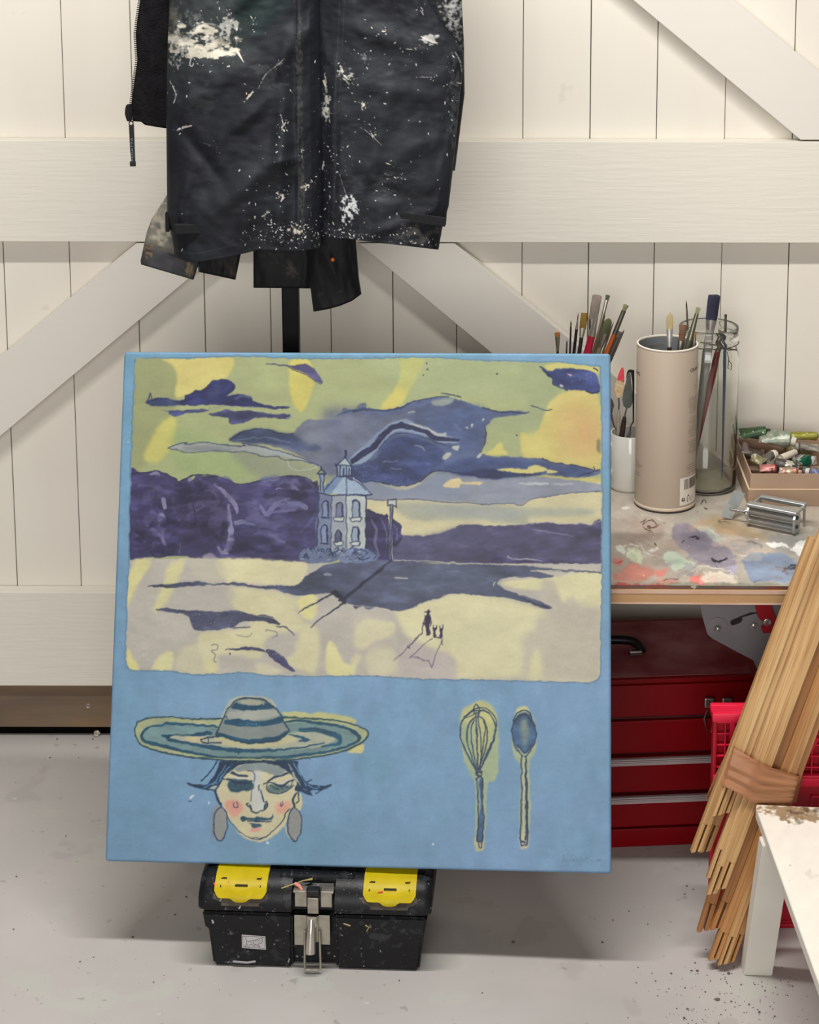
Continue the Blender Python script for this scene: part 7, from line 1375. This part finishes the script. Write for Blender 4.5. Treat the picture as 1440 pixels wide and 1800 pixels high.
# ------------------------------------------------------------------ pink-red crate
CYF = -.735; root = thing('plastic_crate', 'bright pinkish red plastic crate with a lattice side, behind the bundle of wooden bars', 'crate', (aty(1400, 1600, CYF).x, CYF, 0))
m_pk = mat('pink_plastic', (226, 30, 66), .38, var=.3, vscale=9, col2=(206, 22, 52)); m_pkd = mat('crate_inner', (176, 14, 36), .45)
xl = aty(1251.5, 1400, CYF).x; xr = xl+.40; zt2 = aty(1300, 1252, CYF).z; zrm = aty(1300, 1268, CYF).z; zmid = aty(1400, 1371, CYF).z; zmid2 = aty(1400, 1362, CYF).z
CDp = .036
def kb(bm, x0, x1, z0, z1_, y0, y1, bev=.002): box(bm, x0, x1, CYF+y0, CYF+y1, z0, z1_, bev=bev, seg=2)
bm = B(); kb(bm, xl-.003, xr+.003, zrm, zt2, -.006, .010, .004); kb(bm, xl-.003, xr+.003, zrm, zt2, CDp-.008, CDp+.004, .004); kb(bm, xl-.003, xr+.003, zrm+.004, zt2-.002, .006, CDp-.004, .001); obj('rim', bm, m_pk, root, smooth=.7)
bm = B(); kb(bm, xl, xl+.007, 0.002, zrm+.002, 0, .012, .002); kb(bm, xl+.0001, xl+.004, 0.002, zrm+.002, .01, CDp-.01, .001); kb(bm, xr-.007, xr, 0.002, zrm+.002, 0, .012, .002); kb(bm, xl+.004, xr-.004, .0005, .012, 0, CDp-.01, .001); kb(bm, xl+.001, xr-.001, 0.012, zrm+.002, CDp-.016, CDp-.012, .0005); kb(bm, xl-.002, xr+.002, .0, .008, -.004, .006, .002); obj('shell', bm, m_pkd, root)
bm = B(); t_ = .0022
xs = [xl+.006+i*.0155 for i in range(26)]
for x in xs: kb(bm, x-t_/2, x+t_/2, zmid2, zrm+.001, .002, .010, .0005)
for k in range(5):
    z = zrm-.004-(zrm-.004-zmid2)*k/4.6; kb(bm, xl+.004, xr-.004, z-t_/2, z+t_/2, .0025, .0095, .0005)
kb(bm, xl+.03, xl+.040, zmid2+.06, zrm+.001, .0035, .008, .001)
obj('lattice', bm, m_pk, root)
bm = B(); kb(bm, xl+.001, xr-.001, zmid-.012, zmid2, -.003, .010, .003); kb(bm, xl+.001, xr-.001, zmid-.002, zmid+.006, -.006, .004, .002); obj('ridge', bm, m_pk, root, smooth=.7)
bm = B(); kb(bm, xl+.002, xr-.002, .012, zmid-.008, .003, .006, .0005)
obj('side_panel', bm, m_pkd, root)
bm = B()
for i in range(6):
    x = xl+.13+i*.06; kb(bm, x, x+.016, zmid-.10, zmid-.03, -.001, .004, .001); kb(bm, x-.014, x, zmid-.034, zmid-.030, -.001, .004, .0005); kb(bm, x-.014, x-.012, zmid-.07, zmid-.03, -.001, .004, .0005)
for s0, s1 in ((0.115, .150), (.150, .185)):
    tube(bm, [Vector((xl+s0, CYF, zmid2+.004)), Vector((xl+s1, CYF, zrm-.03))], .004, 6)
obj('rib', bm, m_pk, root)
# ------------------------------------------------------------------ bundle of stretcher bars
PN = Vector((0, -.80, -.19)).normalized(); PN = Vector((0, -1, -.205)).normalized(); P0_ = Vector((0, -.87, 0))     # bundle plane leans back
if PN.y > 0: PN = -PN
LEAN = Vector((0, .17, .80)).normalized(); PNm = LEAN.cross(Vector((1, 0, 0))).normalized()
if PNm.y > 0: PNm = -PNm
def onp(x, y, off=0.0):
    d = ray(x, y); q = P0_+PNm*off; return CAM+d*((q-CAM).dot(PNm)/d.dot(PNm))
root = thing('stretcher_bar_bundle', 'bundle of pine canvas stretcher bars bound with brown tape, leaning behind the white bench', 'wood', tuple(onp(1270, 1697)))
def pine(k, c1, c2): return mat('pine_%d' % k, c1, .5, var=.45, vscale=4, col2=tuple(int(q*.86) for q in c1), bump=.25, bscale=60, stretch=(1, 1, .035), wave=(150, .25, .95, c2))
pines = [pine(0, (198, 158, 106), (160, 114, 66)), pine(1, (190, 148, 96), (150, 102, 56)), pine(2, (208, 172, 120), (172, 128, 80)), pine(3, (172, 118, 64), (138, 86, 42)), pine(4, (180, 130, 76), (150, 100, 54))]
def bar(top, bot, w, off, th, m, mitre=0.6, slot=True, label=None):
    """w is the width in metres, off the distance in front of the bundle plane; local z runs down the bar"""
    a_, b_ = onp(*top, off), onp(*bot, off); z = (b_-a_).normalized(); y = PNm; x = y.cross(z).normalized()
    if x.x < 0: x = -x
    y = z.cross(x).normalized(); y = y if y.dot(PNm) > 0 else -y
    L = (b_-a_).length; bm = B(); mt = w*mitre
    def V3(u, v, l): return a_+x*u+y*v+z*l
    def slab(v0, v1, l0, le0, le1, u0=0, u1=w):
        P = [V3(u0, v0, l0), V3(u1, v0, l0), V3(u1, v0, le1), V3(u0, v0, le0)]; prism(bm, P, y*(v1-v0))
    sl = .055 if slot else 0
    slab(-th, 0, 0, L-sl, L-sl)
    if slot:
        g0, g1 = w*.40, w*.58; le = lambda u: L-mt*u/w
        slab(-th, 0, L-sl-.0002, le(0), le(g0), 0, g0); slab(-th, 0, L-sl-.0002, le(g1), le(w), g1, w)
    M = Matrix((x, y, z)).transposed().to_4x4(); M.translation = a_
    me = bpy.data.meshes.new('stretcher_bar'); bmesh.ops.remove_doubles(bm, verts=bm.verts, dist=1e-6); bmesh.ops.recalc_face_normals(bm, faces=bm.faces[:])
    bmesh.ops.bevel(bm, geom=[e for e in bm.edges if e.is_manifold and e.calc_face_angle(0) > .5], offset=.0009, segments=1, affect='EDGES')
    bmesh.ops.transform(bm, matrix=M.inverted(), verts=bm.verts); bm.to_mesh(me); bm.free()
    o = bpy.data.objects.new('stretcher_bar', me); COL.objects.link(o); me.materials.append(m); o.parent = root; o.matrix_parent_inverse = Matrix.Translation(root.location).inverted()
    o.matrix_basis = M
    if label: o['label'] = label
def pxw(n): return n*.0010
S_ = .375
def ends(x1220, ytop, ybot, s=S_, fan=0): return (x1220+s*(1220-ytop)+fan, ytop), (x1220-s*(ybot-1220), ybot)
BARS = [(1320, 943, 1500, .017, .004, .020, 0, .375), (1334, 930, 1436, .013, .007, .018, 2, .375), (1346, 925, 1432, .013, .005, .018, 0, .37), (1358, 920, 1545, .014, .001, .016, 2, .355), (1372, 915, 1574, .016, .008, .018, 2, .365), (1386, 900, 1566, .018, .012, .020, 0, .375),
    (1404, 900, 1636, .020, -.004, .018, 3, .375), (1422, 880, 1690, .016, .002, .018, 4, .375), (1436, 880, 1698, .015, .006, .018, 1, .365), (1450, 880, 1694, .012, .000, .020, 4, .365), (1352, 1180, 1640, .018, -.018, .016, 3, .30)]
for x, yt, yb, w, off, th, mi, s in BARS:
    tt, bb = ends(x, yt, yb, s); bar(tt, bb, w, off, th, pines[mi])
bar((1434, 960), (1229, 1500), .018, -.020, .016, pines[1]); bar((1470, 960), (1262, 1560), .020, -.024, .016, pines[3]); bar((1500, 900), (1300, 1560), .020, -.022, .016, pines[3])
# tape
def tpt(x, y, off): return onp(x, y, off)
nu, nv = 60, 24
topc = [(1262,1352,-.040),(1288,1303,-.012),(1291,1316,.013),(1331,1337,.0185),(1353,1347,.0165),(1405,1363,.0115),(1412,1366,-.02),(1400,1366,-.048)]
botc = [(1240,1404,-.040),(1258,1374,-.012),(1274,1382,.013),(1308,1399,.0185),(1322,1411,.0165),(1392,1411,.0115),(1400,1412,-.02),(1390,1410,-.048)]
def lerp_path(C_, u):
    u = u*(len(C_)-1); i = min(int(u), len(C_)-2); f = u-i; return tuple(C_[i][k]*(1-f)+C_[i+1][k]*f for k in range(3))
bm = B(); rows = []; nz = vnoise(nv+1, nu+1, 3.2, 16, 900)*2-1; nz2 = vnoise(nv+1, nu+1, 1.8, 9, 901)*2-1
for j in range(nv+1):
    row = []
    for i in range(nu+1):
        u = i/nu; A_ = lerp_path(topc, u); B_ = lerp_path(botc, u); v = j/nv
        e = math.sin(PI*v); x, y, o_ = [A_[k]*(1-v)+B_[k]*v for k in range(3)]
        y += 1.5*nz2[j, i]*(1-e)
        row.append(bm.verts.new(tpt(x, y, o_+.0020+.0022*(nz[j, i])+.0012*nz2[j, i])))
    rows.append(row)
for r0_, r1_ in zip(rows, rows[1:]):
    for i in range(nu): bm.faces.new((r0_[i], r0_[i+1], r1_[i+1], r1_[i]))
    bm.faces.new((r0_[-1], r0_[0], r1_[0], r1_[-1]))
bmesh.ops.solidify(bm, geom=bm.faces[:], thickness=.0005)
obj('tape', bm, mat('brown_tape', (214, 158, 116), .34, var=.4, vscale=10, col2=(200, 142, 100), bump=.25, bscale=40, stretch=(1, 1, 6)), root, smooth=1.0, label='wrinkled brown parcel tape')
# ------------------------------------------------------------------ white bench in the corner
ZB = .30
A_, Bq, Cq = atz(1327, 1413, ZB), atz(1440, 1418, ZB), atz(1440, 1728, ZB); dr = (Bq-A_).normalized(); df = (Cq-A_).normalized()
root = thing('bench', 'low white bench with a chipped, grimy far edge, in the bottom right corner', 'bench', (A_.x+.15, A_.y-.15, 0))
BR_ = Raster(1310, 1390, 1470, 1760, 2.2, (240, 232, 220)); BR_.frame(1180, 1400, 4.5)
BR_.a *= 1+(fbm(BR_.h, BR_.w, 40, 601, 4)[..., None]-.5)*.05
BR_.poly([(660,55),(800,90),(1300,150),(1300,60)], (206, 190, 164), .5, soft=4)
BR_.splat(880, 120, 260, 60, 1, (146, 118, 86), .85, 610, .47, 2.0, 7); BR_.splat(960, 170, 120, 50, 1, (150, 126, 96), .9, 611, .44, 1.4, 5); BR_.splat(1130, 140, 160, 70, 1, (150, 124, 92), .85, 612, .45, 1.8, 6); BR_.splat(760, 100, 90, 40, 1, (136, 110, 80), .8, 613, .46, 1.5, 5); BR_.splat(1050, 110, 300, 50, 1, (90, 76, 62), .8, 614, .62, 2, 4); BR_.splat(980, 200, 80, 26, 1, (120, 110, 92), .8, 615, .47, 1.6, 4)
BR_.dots(943, 545, 3, 3, 2, (70, 66, 60), .8, 1.2, 1); BR_.dots(1000, 400, 200, 400, 16, (190, 180, 164), .5, 1.2, .8); BR_.splat(1110, 620, 60, 50, 1, (206, 198, 184), .5, 616, .5, 1, 8)
nu, nv = 260, 340; uu = np.linspace(0, 1, nu); vv = np.linspace(0, 1, nv); WB, LB = .30, .80
U_, V_ = np.meshgrid(uu*WB, vv*LB); Pb = np.array(A_)+U_[..., None]*np.array(dr)+V_[..., None]*np.array(df)
rr_ = .012; ddx = np.maximum(rr_-U_, 0); ddy = np.maximum(rr_-V_, 0); dd_ = np.hypot(ddx, ddy); ov = np.maximum(dd_-rr_, 0)/np.maximum(dd_, 1e-9)
Pb = Pb+(ddx*ov)[..., None]*np.array(dr)+(ddy*ov)[..., None]*np.array(df)
ed_ = np.minimum(U_, V_); Pb[..., 2] -= np.where(ed_ < .003, .003-np.sqrt(np.maximum(.003**2-(.003-ed_)**2, 0)), 0)
rel = Pb.reshape(-1, 3)-np.array(CAM); zc = rel@np.array(cF); px = PPX+FOC*(rel@np.array(cr))/zc; py = PPY-FOC*(rel@np.array(cu))/zc
me = grid_mesh('bench_top', Pb.astype(np.float32), BR_.sample(px, py)); 
if me.polygons[0].normal.z < 0: me.flip_normals()
link_mesh('bench_top', me, mat('bench_paint', (0,0,0), .4, attr='paint', bump=.08, bscale=200), root)
m_bw = mat('bench_white', (228, 222, 212), .45, var=.4, vscale=8, col2=(206, 200, 190), bump=.1, bscale=60, spots=[(40, .74, .5, (150, 140, 126))])
bm = B(); n = 8
o3 = [A_+dr*rr_+df*rr_+(-dr*math.cos(t)-df*math.sin(t))*rr_ for t in np.linspace(0, PI/2, n)]
pts = [A_+df*LB]+o3+[A_+dr*WB, A_+dr*WB+df*LB]
for q in pts: q.z = ZB-.0028
prism(bm, pts, (0, 0, -.017)); obj('bench_edge', bm, m_bw, root, smooth=.5)
def benchleg(p3, mirror=None):
    bm = B(); bot = [atz(1302, 1695.6, 0), atz(1307.8, 1714.4, 0), atz(1357.8, 1715.6, 0)]; bot.append(bot[0]+bot[2]-bot[1]); up_l = atz(1341, 1487, ZB-.02); sh_ = up_l-bot[1]
    tv = []; 
    for q in bot: tv.append(Vector((q.x+sh_.x, q.y+sh_.y, ZB-.0199)))
    bv = [bm.verts.new(q+p3) for q in bot]; tp_ = [bm.verts.new(q+p3) for q in tv]
    bm.faces.new(bv); bm.faces.new(tp_)
    for i in range(4): bm.faces.new((bv[i], bv[(i+1) % 4], tp_[(i+1) % 4], tp_[i]))
    bmesh.ops.bevel(bm, geom=bm.edges[:], offset=.0012, segments=2, affect='EDGES'); obj('leg', bm, m_bw, root)
for q in (Vector((0, 0, 0)), Vector((.20, 0, 0)), df*.64, df*.64+Vector((.20, 0, 0))): benchleg(Vector((q.x, q.y, 0)))
